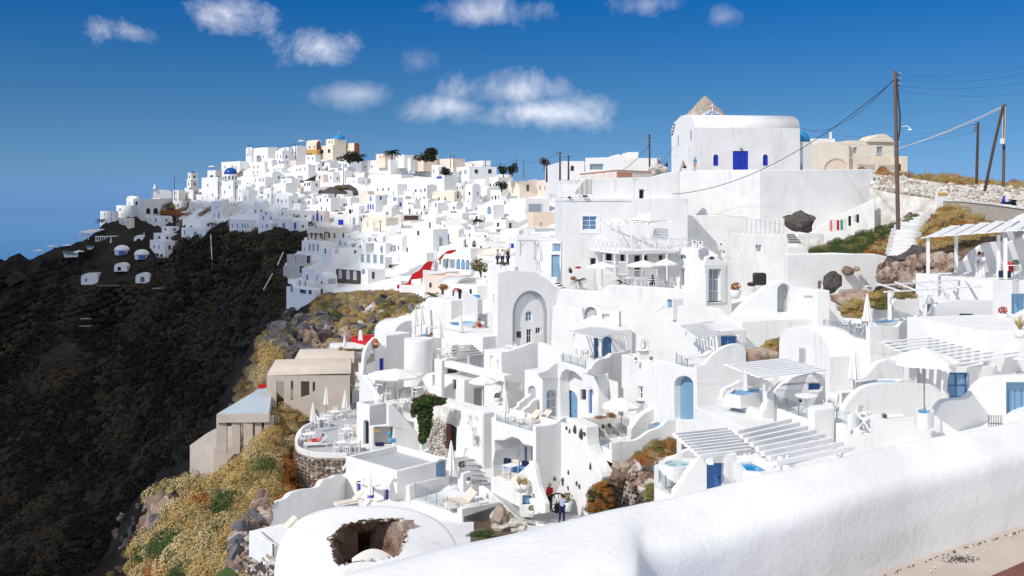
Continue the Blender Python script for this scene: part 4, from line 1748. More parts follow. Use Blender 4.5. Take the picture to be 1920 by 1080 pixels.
# houses in the middle right
block('cave_house','white cave house with the tall pale blue arch, right of the little belfry',HO,(1306,62),1236,1402,694,860,yaw=22,oL=[(hole_px(('a',1263,705,1300,787)),
('door',PB,PB))],roof=FL,reveal=.6)
pl=Pl((1306,62),head=22).shift(.02)
swall(CW,'white parapet swelling upwards above the plain shaded wall of the cave house','wall',pl,[(1306,720)]+crv([(1306,686),(1320,684),(1328,676),(1338,664),(1358,651),
(1380,645),(1394,649),(1399,660)],3)+[(1400,720)],th=.35)
glass_rail('glass railing in front of the deck chair above the tall blue arch',Pl((1306,62),head=-68).shift(-.1),1268,1289,661,682,672,694,2)
pergola('white pergola with thin close boards beside the blue curtain window',(1275,610,68),(1312,634,63),(1386,626,66),(1330,602,73),11,posts=[(1283,66,616,686),(1330,64,
630,680)],along='ad',w=.16,h=.05,slat_name='slat')
block('cave_house','white room with blue curtained window under the thin boarded pergola',HO,(1345,67),1290,1400,620,720,yaw=22,oR=[(('r',1352,630,1383,650),(WI,MBL,PB))],
roof=FL)
put('lounger',1312,678,63.5,.2,'white deck chair in the shade behind the glass above the tall arch',m=FW)
block(WH,'long plain white wall building above the dry plants and rocks',HO,(1391,69),1345,1560,602,760,yaw=17,roof=FL)
swall('curved_roof_wall','white sloping shoulder with the small arched grey door',HO,Pl((1372,72),head=10),[(1365,610)]+crv([(1372,598),(1395,572),(1425,548),(1450,532),(1470,
526),(1485,530)],3)+[(1500,548),(1545,552),(1580,590),(1580,640),(1365,640)],[(('a',1458,532,1482,586),GDOOR)],th=.8)
block(WH,'small white annex with a framed panel right of the arched grey door',HO,(1532,70),1486,1556,545,640,yaw=10,oL=[(('r',1506,555,1523,581),SHUT)],roof=FL)
swall('retaining_wall','whitewashed bank between the boulders and the hanging plants','wall',Pl((1480,84),head=8),[(1475,620)]+[(1475,478),(1500,476),(1640,476),(1668,482),
(1672,500),(1650,520),(1640,545),(1600,552),(1585,560)]+[(1585,620)],[(('a',1534,526,1542,551),GDOOR)],th=.6)
block(WH,'white cube house with the little belfry on its roof',HO,(1237,68),1165,1264,684,820,yaw=24,oL=[(('r',1196,725,1205,748),DARK),(('r',1193,753,1207,800),('door',GP,
WP))])
rt=empty('belfry',P(1212,684,70),'small white belfry with a cross on the cube house roof','belfry')
mb=MB()
plb=Pl((1199,71),head=10)
z0=P(0,684,70).z
panel(mb,plb,[(0,z0),(.72,z0),(.72,z0+1.45)]+[(.36+.36*math.cos(math.pi*k/8),z0+1.45+.36*math.sin(math.pi*k/8))for k in range(1,8)]+[(0,z0+1.45)],[[(.18,z0+.95),(.54,z0+.95),
(.54,z0+1.3),(.45,z0+1.5),(.27,z0+1.5),(.18,z0+1.3)]],.55)
mb.build('tower','white',rt,bevel=.03)
mb=MB()
mb.box(plb.w(.36,z0+.88,-.2),(1.,.8,.08),R(10))
mb.build('cornice','white',rt,bevel=.02)
mb=MB()
mb.bar(plb.w(.36,z0+1.8,-.2),plb.w(.36,z0+2.3,-.2),.06)
mb.bar(plb.w(.24,z0+2.12,-.2),plb.w(.48,z0+2.12,-.2),.06)
mb.build('cross','white',rt,fix=False)
put('pot',1192,680,70,0,'tiny potted plant at the left of the belfry',scale=.5)
put('pot',1221,681,69.5,0,'tiny potted plant at the right foot of the belfry',scale=.6)
plL=Pl((1046,79.5),(1122,73.))
ar=[(1050,784),(1049,712),(1053,699),(1062,692),(1076,697),(1089,708),(1097,727),(1108,729),(1116,736),(1120,750),(1120,790)]
rt=swall('cave_house','white cave house with the big leaning arch and pale blue door in the middle',HO,plL,[(1044,830),(1044,680),(1052,678),(1085,688),(1103,696),(1122,702),
(1122,830)],[(ar,None)],th=.9)
recess(rt,plL,ar,.9,[(('a',1046,731,1083,792),PDOOR),(('r',1088,730,1099,750),DARKP),(('r',1103,731,1110,775),('door',MBL,PB)),(('a',1113,733,1121,785),MDOOR)])
plR=Pl((1122,73.),(1185,79))
swall(CW,'tall plain shaded white wall with a stepped top beside the big leaning arch','wall',plR,[(1122,830),(1122,706),(1103,700),(1103,694)]+crv([(1108,692),(1114,682),
(1126,674),(1140,671),(1150,663),(1168,660),(1182,655)],3)+[(1186,830)],th=.4)
glass_rail('glass railing above the big leaning arch',Pl((1046,79.5),(1122,73.)).shift(-.15),1056,1098,661,680,674,693,3)
pergola('white pergola with close boards above the big leaning arch',(1066,621,80),(1118,632,75),(1178,624,78),(1110,612,86),11,posts=[(1074,79,622,680),(1125,75.5,632,668),
(1172,78,627,658)],along='ad',w=.16,h=.05,slat_name='slat')
block(WH,'white room with a blue arched glass door under the middle pergola',HO,(1112,82),1070,1185,622,700,yaw=24,oR=[(('a',1129,631,1148,668),(WI,'glass_blue',MBL)),(('r',
1114,634,1123,672),(WI,'glass_blue',MBL))],roof=FL)
put('table',1092,673,79,0,'round white table on the terrace of the middle pergola')
put('chair',1084,676,78.5,1.2,'white chair on the left of the round table under the middle pergola',group=WC)
put('chair',1100,673,79,-1.2,'white chair on the right of the round table under the middle pergola',group=WC)
block(WH,'white narrow block with a grey arched niche and an arched glass door',HO,(1017,78.5),983,1050,700,830,yaw=40,oL=[(('a',990,724,1004,762),('door',GP,GP))],oR=[(('a',
1025,730,1045,782),WDOOR)],roof=FL)
swall(CW,'white wall with small steps on top above the grey niche','wall',Pl((1017,78.4),head=40),[(1017,710),(1010,699)]+crv([(1017,697),(1028,692),(1034,686),(1042,681),
(1047,678)],2)+[(1048,710)],th=.3)
for lab,pts in(('upper wavy stair wall beside the grey niche',[(966,765),(972,762),(974,755),(980,752),(984,747),(990,745),(996,738)]),('lower wavy stair wall in front of the grey niche',
[(975,778),(980,772),(985,765),(992,762),(996,755),(1002,750),(1008,746)])):
 x1=pts[-1][0]
 swall('stair_wall','white '+lab,'wall',Pl((pts[0][0],77.5),head=38),crv(pts,2)+[(x1,790),(pts[0][0],790)],th=.3)
bl,pL_,pR_=block('cave_house','white cave house with a deep open porch and blue shutters below the two beige loungers',HO,(1005,66),921,1064,812,960,yaw=38,oL=[([(926,905),
(924,870),(928,845),(926,826),(945,826),(960,819),(972,824),(982,834),(1001,838),(1001,868),(990,885),(975,895)],None)],roof=FL,roofm='floor_blue',reveal=2.2)
recess(bl,pL_,[(905,915),(905,800),(1003,800),(1003,915)],2.2,[(('r',960,821,971,830),('plain',PB,MBL)),(('r',966,842,972,855),DARKP),(('r',983,837,988,864),BLUES),(('r',996,
838,1004,864),BLUES),(('r',944,861,955,882),('door',PB,MBL))],m='white')
swall(CW,'white wall with a swooping top beside the two beige loungers','wall',Pl((1005,66),head=38).shift(.03),[(1005,930),(1005,801)]+crv([(1008,800),(1030,798),(1042,794),
(1050,788),(1056,784),(1062,783)],3)+[(1066,930)],th=.35)
glass_rail('glass railing in front of the two beige loungers',Pl((1005,66),head=-52).shift(-.12),931,997,776,797,796,814,3)
swall('terrace_wall','white corner post of the terrace with the two beige loungers','wall',Pl((921,70.5),(931,69.8)),[(921,820),(921,782),(931,781),(931,822)],th=.35)
put('lounger',993,795,69,.75,'left one of two beige sun loungers on the terrace with blue floor',back=35)
put('lounger',1013,795,69.5,.75,'right one of two beige sun loungers on the terrace with blue floor',back=35)
put('chair',960,795,69,2.6,'white chair by the closed parasol on the lounger terrace',group=WC)
put('chair',994,806,67,2.6,'white chair at the front edge of the lounger terrace',group=WC)
put('closed',948,797,69,0,'closed white parasol at the left end of the lounger terrace')
plC=Pl((1045,66.6),(1125,62.))
swall('rock_wall','bulging white retaining wall with black stones set in it, behind the iron wheels','wall',plC,[(1030,985)]+crv([(1040,930),(1052,900),(1062,870),(1066,840),
(1062,800),(1068,785)],3)+crv([(1099,800),(1101,835),(1114,868),(1128,895),(1120,930),(1106,960),(1102,985)],3),th=1.)
rs=random.Random(4)
for k,(px,py)in enumerate([(1063,803),(1068,808),(1078,805),(1090,813),(1096,814),(1107,874),(1056,900),(1055,907),(1066,886),(1082,906),(1087,913),(1065,915),(1040,898)]):
 boulder('black stone %s in the bulging white wall'%['set highest at the left','next to the highest left one','larger, with grey face near the top','egg shaped, near the glass corner',
 'thin, beside the egg shaped one','alone near the cliff edge','upper of a pair at the left','lower of a pair at the left','small and high at mid height','flat one left of the thorny bush',
 'grey one right of the thorny bush stem','lowest and small above the wheels','at the far left beside the beige rock'][k],px,py,plC.Y(px)-.03,rs.uniform(.22,.42)*(1.6 if k in(2,
 3,5)else 1),SD,rs,1,(1,.5,1.2))
block(TH,'white overhanging terrace with a glass corner above the dark cave','terrace',(1147,62.5),1104,1290,846,868,yaw=23,roof=FL,roofm='floor_grey')
swall(CW,'white parapet with a rippled top running right from the overhanging terrace','wall',Pl((1147,62.4),head=23),[(1147,868),(1147,831)]+crv([(1165,828),(1190,826),(1205,
818),(1216,810),(1226,806),(1240,800),(1250,790),(1262,788),(1285,786)],3)+[(1300,784),(1300,830),(1240,860),(1200,868)],th=.3)
glass_rail('glass railing on the corner of the overhanging terrace',Pl((1147,62.5),head=-67).shift(-.1),1107,1141,804,826,820,844,2)
put('umbrella',1165,822,64,.2,'open white parasol on the overhanging terrace with stone wall',r=1.3)
swall('stone_wall','whitewashed rubble wall with dark stones behind the overhanging terrace','wall',Pl((1085,70),(1180,70.5)),[(1083,812),(1083,786),(1115,781),(1150,778),
(1180,785),(1180,830)],th=.5,m='white_old')
for k,(px,py)in enumerate([(1103,791),(1130,800),(1143,798),(1120,805)]):
 boulder('dark stone in the rubble wall, %s'%['leftmost','biggest, in the middle','rightmost','lowest'][k],px,py,69.9,.4,SD,rs,1,(1,.5,1))
pool('small turquoise pool behind the white scalloped bank below the tall arch',[(1222,798),(1232,794),(1250,793),(1248,797),(1235,801)],z=(HZ-797)/F*66)
swall('snowy_bank','lumpy white bank behind the small turquoise pool','wall',Pl((1185,68),head=23),[(1183,830)]+crv([(1184,805),(1195,790),(1205,778),(1222,768),(1236,757),
(1250,752),(1262,740),(1272,738)],3)+[(1272,830)],th=.6)
# houses left of the middle
block(WH,'small white tower house with an arched niche, left of the textured gable wall',HO,(940,84),907,1010,662,800,yaw=36,oL=[(('a',918,667,925,695),('door',WP,GP)),(('r',
931,675,938,696),SHUT)],roof=FL)
plG=Pl((940,84),head=36).shift(.05)
swall('gable_house','white block textured house wall with beige doors and a hanging dark plant',HO,plG,[(940,800),(940,660)]+crv([(950,660),(962,656),(985,648),(998,643),(1010,
644)],3)+[(1012,700),(1012,800)],[(('r',962,718,978,757),BEDOOR),(('r',943,719,951,741),DARKP)],th=.4)
swall('gable_house','bright white gable side running down right from the textured wall',HO,Pl((1008,84.5),(1052,80.5)),[(1008,720),(1008,643)]+crv([(1010,642),(1030,650),(1048,
662),(1050,668)],3)+[(1052,720)],th=.4,)
bush('dark dried plant hanging on the textured gable wall',1003,667,86.5,.9,.9,LD,rg,160)
block('patio_house','white flat roofed wing with a beige door behind the big parasol',HO,(870,86),832,946,712,800,yaw=36,oL=[(('r',848,712,855,730),DARKP)],oR=[(('r',889,728,
905,764),BEDOOR),(('r',931,720,939,741),DARK)],roof=PA,par=.15)
block(WH,'low flat white roof slab in front of the small tower house',HO,(945,82.5),833,960,704,716,yaw=36,roof=FL)
put('umbrella',907,763,82,.1,'open white parasol in front of the beige door of the patio wing',r=1.25)
put('closed',946,764,80.5,0,'closed white parasol at the right of the patio',scale=.85)
put('pot',932,754,82,0,'round green potted plant on the white bench of the patio',plant=LG)
block('white_bench','whitewashed built-in bench below the patio window','bench',(933,81.5),921,950,756,768,yaw=36,roof=FL)
r0,pL_,pR_=block('old_house','old white podium house with the grey blotched peeling front',HO,(907,77),803,936,775,935,yaw=40,roof=FL,roofm='concrete')
swall('peeling_wall','blotched old wall face with whitewash fallen off in grey patches','wall',pL_.shift(.06),[(858,800),(862,771),(905,778),(905,900),(850,870)],th=.05,m='peeling_white',
bevel=0)
swall('old_wall','bright white old wall strip with a ragged lower edge above the rubble','wall',pL_.shift(.10),[(808,757),(862,769),(862,797),(846,796),(830,790),(822,782),
(815,788),(808,776)],th=.10,m='white_old',bevel=0)
rub=empty('rubble_wall',P(830,850,78),'heap of pale and grey rubble stones beside the hanging ivy','wall')
mb=MB()
pr=pL_.shift(.03)
panel(mb,pr,uvs(pr,[(803,870),(806,780),(845,795),(850,870)]),[],.1)
mb.build('core','mortar',rub)
stones(None,'stone',pr,[(806,862),(810,790),(824,784),(836,796),(838,862)],.34,[SL,ST,SL],rub,rg,proud=.2)
brk=empty('brick_pier',P(843,845,77.5),'dark red brick door jamb in the old peeling wall','pillar')
for i in range(17):
 mb=MB()
 a=pr.pt(839+(i%2)*.8,796+i*2.7,.06)
 b=pr.pt(847+(i%2)*.8,797+i*2.7,.06)
 mb.bar(a,b,.18,.095)
 mb.build('brick','stone_red',brk,fix=False)
mb=MB()
panel(mb,pr,uvs(pr,[(848,845),(848,797),(856,802),(856,845)]),[],.05,True,0,.04)
tag(mb.build('door_opening','black'),'dark doorway right of the red brick jamb','doorway')
rt=empty('ivy',P(800,835,79),'thick dark green ivy hanging over the corner of the old wall','ivy')
mb=MB()
for(px,py,w,h,n)in((800,752,1.15,.55,700),(822,752,.75,.35,350),(784,762,.6,.5,300),(797,772,.75,.8,700),(797,792,.65,.8,600),(796,808,.5,.6,400),(792,822,.35,.45,250),(775,
772,.25,.5,80)):
 leafm(mb,P(px,py,78.3),w*1.05,.6,h*1.05,int(n*2.2),.11,rg,shell=.7)
mb.build('foliage',LG,rt,fix=False)
mb=MB()
leafm(mb,P(803,743,78.6),.8,.5,.3,260,.07,rg)
mb.build('dry_foliage','leaf_rust',rt,fix=False)
plA=Pl((936,94),(1138,98))
arch_out=[(961,700),(961,600)]+[(994.5-33.5*math.cos(math.pi*k/14),590-45*math.sin(math.pi*k/14))for k in range(15)]+[(1028,700)]
rt=swall('arch_house','broad white house front with one huge round arch',HO,plA,[(932,700),(934,512),(950,508),(1000,510),(1012,516)]+crv([(1024,522),(1036,533),(1048,541),
(1070,543)],3)+[(1140,548),(1140,700)],[(arch_out,None)],th=1.2)
bp=recess(rt,plA,arch_out,.40,[(('a',985,583,998,603),BLUEW),(('r',968,621,978,634),DARKP),(('r',987,617,997,655),DARK),(('r',1004,614,1014,626),DARK)])
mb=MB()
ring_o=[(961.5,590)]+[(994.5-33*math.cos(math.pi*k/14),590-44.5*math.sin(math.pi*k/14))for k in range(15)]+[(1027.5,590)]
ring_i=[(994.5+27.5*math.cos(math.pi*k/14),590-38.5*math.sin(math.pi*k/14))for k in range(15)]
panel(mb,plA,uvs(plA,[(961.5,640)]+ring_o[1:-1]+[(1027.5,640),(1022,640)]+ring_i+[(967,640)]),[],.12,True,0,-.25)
mb.build('arch_shade_band',GP,rt)  # grey band paints in the shadow along the arch edge
swall(WH,'plain white house front between the huge arch and the grey half arch',HO,Pl((1030,91),(1140,89)),[(1030,720),(1036,575),(1046,571),(1092,578),(1094,600),(1094,720)],
th=.5)
swall(WH,'white vaulted front with a grey half arch below the long terrace wall',HO,Pl((1085,88),(1160,86)),[(1085,720),(1092,600)]+crv([(1093,590),(1100,575),(1112,571),(1124,
578)],3)+[(1132,582),(1160,584),(1162,720)],[(('a',1094,575,1119,600),('door',GP,WP)),(('r',1128,588,1143,602),SHUT)],th=.5)
swall(CW,'white undulating wall top above the middle pergola','wall',Pl((1070,87),(1190,86)),crv([(1070,612),(1088,603),(1100,598),(1112,592),(1126,596),(1142,604),(1165,612),
(1180,612),(1200,604)],3)+[(1245,570),(1250,720),(1070,720)],th=.5)
swall(WH,'wide white wall with a rounded swelling behind the belfry',HO,Pl((1180,84),(1395,82)),crv([(1180,606),(1205,602),(1228,590),(1245,580),(1262,577),(1290,573),(1330,
576),(1352,580),(1372,596),(1386,612)],3)+[(1392,740),(1180,740)],th=.6)
swall('terrace_wall','long low white terrace wall with a thin ledge above the half arch','wall',Pl((1130,95),(1320,92)),[(1128,640),(1130,545),(1138,536),(1150,534),(1250,
540),(1300,545),(1310,535),(1315,520),(1325,512),(1325,640)],th=.5)
block('chimney_hut','small white hut with a blue arched niche behind the belfry wall','hut',(1262,83),1249,1281,562,600,yaw=20,oL=[(('a',1250,560,1260,583),PDOOR)],roof=FL)
block(WH,'white house carrying the curved turquoise pool',HO,(905,93),795,975,632,760,yaw=40,roof=FL)
pool('curved turquoise pool with the bathing woman',[(846,606),(870,604),(895,603),(903,607),(895,610),(870,612),(850,611)],z=(HZ-607)/F*102,m='pool',rimw=.35)
swall(CW,'white wall around the back of the turquoise pool','wall',Pl((838,106),(950,103)),crv([(838,605),(850,598),(865,592),(885,590),(912,589),(935,590)],2)+[(950,600),
(950,640),(838,640)],th=.4)
block(WH,'tall plain white block behind the closed parasol of the pool terrace',HO,(893,103),862,897,560,640,yaw=10,roof=FL)
person('woman in a red bikini sitting on the rim of the turquoise pool',900,613,99.5,2.2,dict(pelvis=(0,0,.12),waist=(0,.02,.28),chest=(0,.08,.5),neck=(0,.13,.64),head=(0,
.2,.78),shl=(-.17,.1,.6),shr=(.17,.1,.6),ell=(-.2,.3,.45),hal=(-.1,.45,.6),elr=(.2,.3,.4),har=(.1,.5,.42),hil=(-.1,.03,.12),hir=(.1,.03,.12),knl=(-.12,.42,.45),knr=(.12,.44,
.42),anl=(-.12,.62,.06),anr=(.12,.66,.06),tol=(-.12,.8,.03),tor=(.12,.84,.03)),top='fabric_red',legs='fabric_red',long_legs=False,topless=True,skin='skin')
put('closed',864,640,96,0,'closed white parasol beside the turquoise pool')
block(WH,'white roof terrace house with the man lying on its edge',HO,(803,97),765,850,634,760,yaw=40,roof=FL)
put('closed',779,632,99,0,'left one of the two closed parasols behind the lying man',scale=1.15)
put('closed',790,630,98.5,0,'right one of the two closed parasols behind the lying man',scale=1.2)
put('closed',825,655,93,0,'closed parasol leaning by the lattice balustrade',scale=1.1)
person('man in blue swimming trunks lying on the white roof edge',797,632,98,.2,dict(pelvis=(0,0,.12),waist=(.18,0,.12),chest=(.38,0,.15),neck=(.52,0,.22),head=(.64,0,.32),
shl=(.42,.16,.15),shr=(.42,-.16,.15),ell=(.6,.3,.1),hal=(.75,.15,.2),elr=(.62,-.3,.1),har=(.75,-.12,.2),hil=(-.05,.09,.12),hir=(-.05,-.09,.12),knl=(-.45,.1,.12),knr=(-.45,
-.1,.12),anl=(-.85,.12,.06),anr=(-.85,-.12,.06),tol=(-.95,.12,.1),tor=(-.95,-.12,.1)),legs='fabric_blue',long_legs=False,topless=True,skin='skin_dark')
def lattice(label,pl,x0,x1,y0,y1,n,m=WP,cat='balustrade',group='white lattice balustrades',bw=.07):
 0
 u0,z1=pl.uv(x0,y0)
 u1,_=pl.uv(x1,y0)
 _,z0=pl.uv(x0,y1)
 rt=empty('balustrade',pl.w((u0+u1)/2,z0,0),label,cat,group)
 for z in(z0+bw/2,z1-bw/2):
  mb=MB()
  mb.bar(pl.w(u0,z,0),pl.w(u1,z,0),bw,bw)
  mb.build('rail',m,rt,fix=False)
 for i in range(n+1):
  u=u0+(u1-u0)*i/n
  mb=MB()
  mb.bar(pl.w(u,z0,0),pl.w(u,z1,0),bw,bw)
  mb.build('post',m,rt,fix=False)
  if i<n:
   v=u0+(u1-u0)*(i+1)/n
   mb=MB()
   mb.bar(pl.w(u,z0,0),pl.w(v,z1,0),bw*.6,bw*.6)
   mb.bar(pl.w(u,z1,-.002),pl.w(v,z0,-.002),bw*.6,bw*.55)
   mb.build('cross_bar',m,rt,fix=False)
 return rt
lattice('short white crossed balustrade under the lying man',Pl((785,96),head=30),786,803,637,646,2)
block(WH,'tall white house front left of the round tower, above the closed parasol',HO,(724,97),703,770,629,790,yaw=45,roof=FL,oL=[])
block('vaulted_house','white vaulted roof over the tall house front',HO,(740,101),702,800,628,700,yaw=45,roof='vaultR',rise=1.3)
swall(CW,'white stepped shoulder wall rising towards the closed parasols','wall',Pl((700,104),(800,102)),[(700,680)]+crv([(702,622),(708,612),(722,607),(738,600),(750,593),
(768,591),(775,582),(790,580)],3)+[(806,582),(812,690)],th=.6)
rt=empty('round_tower',P(785,760,93),'smooth round white tower wall below the lying man','tower')
mb=MB()
c=P(785,760,94.5)
mb.lathe(c,[(1.45,0),(1.42,3),(1.40,6.3),(1.36,6.42)],28)
mb.build('wall','white',rt,smooth=False)
st=empty('staircase',P(697,690,96),'outdoor staircase climbing beside the tall white house, with dark risers','stairs')
for i in range(11):
 mb=MB()
 a=P(701-i*.35,694-i*3.6,92+i*.45)
 mb.box((a.x-.2,a.y,a.z-.15),(.75,.42,.12),R(20))
 mb.build('step','grey_plaster',st,fix=False)
swall('stair_wall','white curved stair wall swinging up to the terracotta urn','wall',Pl((681,93),(702,97)),[(678,770),(681,700)]+crv([(682,690),(684,665),(690,648),(698,638),
(703,632)],3)+[(706,640),(697,655),(691,690),(689,770)],th=.3)
block(WH,'small white room with a bright blue door by the stairs',HO,(703,96),688,724,654,720,yaw=45,oL=[],oR=[(('r',712,672,720,695),BDOOR)],roof=FL)
rt=empty('terracotta_urn',P(704,655,96.5),'large terracotta urn with pale bands at the head of the stairs','urn')
mb=MB()
mb.lathe(P(704,655,96.5),[(.14,0),(.22,.12),(.33,.42),(.36,.62),(.28,.85),(.17,.95),(.20,1.02)],16)
mb.build('body','terracotta',rt,smooth=True)
mb=MB()
mb.lathe(P(704,655,96.5)+V3((0,0,.50)),[(.352,0),(.370,.06),(.367,.12)],16)
mb.build('band','sand',rt,smooth=True)
rt=swall('red_terrace_wall','bright red low terrace wall at the cliff edge','wall',Pl((658,112),(700,108)),[(658,650),(658,631),(662,634),(669,640),(700,638),(700,652),(669,
651)],th=.35,m='red_paint',bevel=.03)
swall('red_terrace_wall','red back wall of the terrace at the cliff edge behind the white obelisk','wall',Pl((660,116),(702,113)),[(664,640),(666,630),(702,627),(702,640)],
th=.3,m='red_paint',bevel=.03)
mb=MB()
a=P(676,638,112.5)
mb.add([a+V3((sx*w,sy*w*.8,z))for(w,z)in((.27,0),(.15,1.15))for sx,sy in((-1,-1),(1,-1),(1,1),(-1,1))],[(0,1,5,4),(1,2,6,5),(2,3,7,6),(3,0,4,7),(4,5,6,7)])
tag(mb.build('white_obelisk','white',bevel=.06),'white tapered post rising from the red terrace','post')
block('terrace_slab','flat white terrace slab below the red wall with a hedge of small plants','terrace',(640,104),618,700,661,672,yaw=20,roof=FL)
for k,(px,m_)in enumerate(((640,'leaf_rust'),(650,'leaf_olive'),(657,LG),(664,'leaf_olive'),(671,LG),(678,'leaf_olive'))):
 bush('low garden shrub on the white slab, %s from the left'%['first, rusty','second','third','fourth','fifth','sixth'][k],px,660,104,.8,.45 if k else .9,m_,rg,90,size=.07,
 group='low shrubs on the white slab')
put('closed',646,662,104,0,'small closed parasol standing by the rusty shrub',scale=.75)
block(WH,'white house with dark lettering and a dark wide window below a lattice balustrade',HO,(828,93),806,912,676,790,yaw=36,oR=[(('r',839,691,859,701),('plain','glass_dark',
MG))],roof=FL,roofm='floor_grey')
lattice('long white crossed balustrade over the wall with dark lettering',Pl((828,93),head=36),837,888,662,676,5)
lattice('white crossed balustrade returning left from the long one',Pl((810,95.5),(828,93)),811,822,660,674,2)
rt=empty('wall_sign',P(850,686,93),'small dark lettering sign with a bird shape on the shaded white wall','sign')
mb=MB()
for i in range(9):
 a=Pl((828,93),head=36).pt(846.5+i*1.35,685.3+.3*(i%2),.03)
 mb.box(a,(.05,.02,.10+.03*(i%3)),R(36))
mb.build('letters','black',rt,fix=False)
mb=MB()
a=Pl((828,93),head=36).pt(844.5,683.5,.03)
mb.bar(a,a+V3((.12,0,.12)),.04)
mb.bar(a,a+V3((-.05,0,.14)),.03)
mb.build('emblem','black',rt,fix=False)
swall(CW,'white sloping wall left of the shaded house wall','wall',Pl((775,88),(828,86)),[(778,745),(780,726),(790,712)]+crv([(800,701),(812,698),(822,697)],2)+[(828,698),
(828,745)],[(('r',811,703,815,724),SHUT)],th=.4)
rt=empty('slatted_steps',P(885,660,92),'wide grey timber steps with dark gaps beside the pool house','steps')
for i in range(5):
 mb=MB()
 a,b=P(850,650+i*5.,93-i*.5),P(907,645+i*4.6,95-i*.5)
 mb.bar(a,b,.5,.05)
 mb.build('tread','grey_plaster',rt,fix=False)
mb=MB()
panel(mb,Pl((848,95.8),(908,97.5)),uvs(Pl((848,95.8),(908,97.5)),[(848,675),(848,648),(908,644),(908,672)]),[],.1)
mb.build('dark_back',MD,rt)
put('pot',933,640,95,0,'pale flowering plant in a white urn right of the slatted steps',plant='leaf_tan')
put('table',955,664,86,0,'round white table behind the textured gable wall')
for k,(px,rz)in enumerate(((947,1.2),(963,-1.2),(972,-1.5))):
 put('chair',px,664,86.5,rz,'white chair on the roof terrace behind the textured gable wall, %s'%['left of the table','right of the table','farthest right'][k],group=WC)
for k in range(5):
 put('chair',842+k*9,662,95-k*.2,1.5+.4*k,'white chair on the balustrade terrace, %s from the left'%['first','second','third','fourth','fifth'][k],group=WC)
block(TH,'paved upper terrace with cushions, tables and a wide white parasol','terrace',(790,84.5),672,905,790,860,yaw=44,roof=FL,roofm='floor_grey')
put('umbrella',741,752,88,.2,'wide open white parasol over the cushion terrace',r=2.3,scale=1.1)
swall('curved_bench','white curved bench back behind the tan cushions','bench',Pl((752,88),(812,90)),crv([(748,750),(752,738),(760,731),(775,728),(808,727)],3)+[(812,730),
(812,748),(752,750)],th=.9)
for k in range(8):
 mb=MB()
 c=P(766+k*6.2,735,88.2+k*.25)
 mb.box(c,(.30,.14,.36),R(8+9*(k%3)))
 o=mb.build('cushion',['fabric_beige','sand','terracotta','fabric_beige','sand','terracotta','fabric_beige','sand'][k],bevel=.06)
 tag(o,'%s scatter cushion on the white curved bench, number %s from the left'%(['beige','sand','brick coloured','beige','sand','brick coloured','beige','sand'][k],['one',
 'two','three','four','five','six','seven','eight'][k]),'cushion','cushions on the curved bench')
k=0
NTH=['first','second','third','fourth','fifth','sixth','seventh','eighth','ninth','tenth','eleventh','twelfth','thirteenth','fourteenth','fifteenth','sixteenth']
for(px,py,Y,sq)in((706,737,90,True),(716,752,88,True),(735,745,87,True),(783,742,86.5,False),(757,765,85.5,True)):
 put('table',px,py,Y,.6,'white table on the upper cushion terrace, %s from the left'%NTH[k],square=sq,group='white cafe tables')
 put('chair',px-6,py+2,Y-.3,1.4,'white chair at the left side of the %s table of the cushion terrace'%NTH[k],group=WC)
 put('chair',px+7,py,Y+.3,-1.7,'white chair at the right side of the %s table of the cushion terrace'%NTH[k],group=WC)
 k+=1
swall('terrace_wall','white tapering wall between the cushion terrace and the stone paved terrace','wall',Pl((672,90),(708,83.5)),[(671,840),(674,704),(679,703),(686,712),
(700,735),(708,747),(708,840)],th=.4)
r1,pL_,pR_=block(WH,'white stair house with a dark arched doorway and an open display window',HO,(693,82),668,734,760,880,yaw=44,oL=[(('a',681,788,691,834),('plain','black',
GP))],oR=[],roof=PA,par=1.2)
swall('display_front','white front with a wide window showing blue ornaments','shop',Pl((697,80),(790,82)),[(697,880),(697,800),(728,797)]+[(728,758),(735,756),(787,816),(788,
880)],[(('r',702,801,738,834),('plain','grey_plaster',SB))],th=.5)
mb=MB()
a=P(730,818,80.1)
mb.lathe(a+V3((0,0,-.5)),[(.04,0),(.03,.5),(.16,.62),(.18,.72),(.05,.82)],10)
tag(mb.build('ornament','fabric_teal'),'teal tree shaped ornament in the display window','ornament')
mb=MB()
mb.box(P(736,826,79.6),(.55,.35,.35),.4)
tag(mb.build('ornament','fabric_blue',bevel=.12),'blue and white bundle on the sill of the display window','ornament')
mb=MB()
mb.box(P(712,833,79.6),(.75,.35,.3),.1)
tag(mb.build('bag',FN,bevel=.12),'dark navy bag lying below the display window','bag')
mb=MB()
mb.box(P(708,808,80.2),(.45,.06,.16),.2)
tag(mb.build('lamp_shade','ochre',bevel=.02),'yellow shade at the upper left of the display window','lamp')
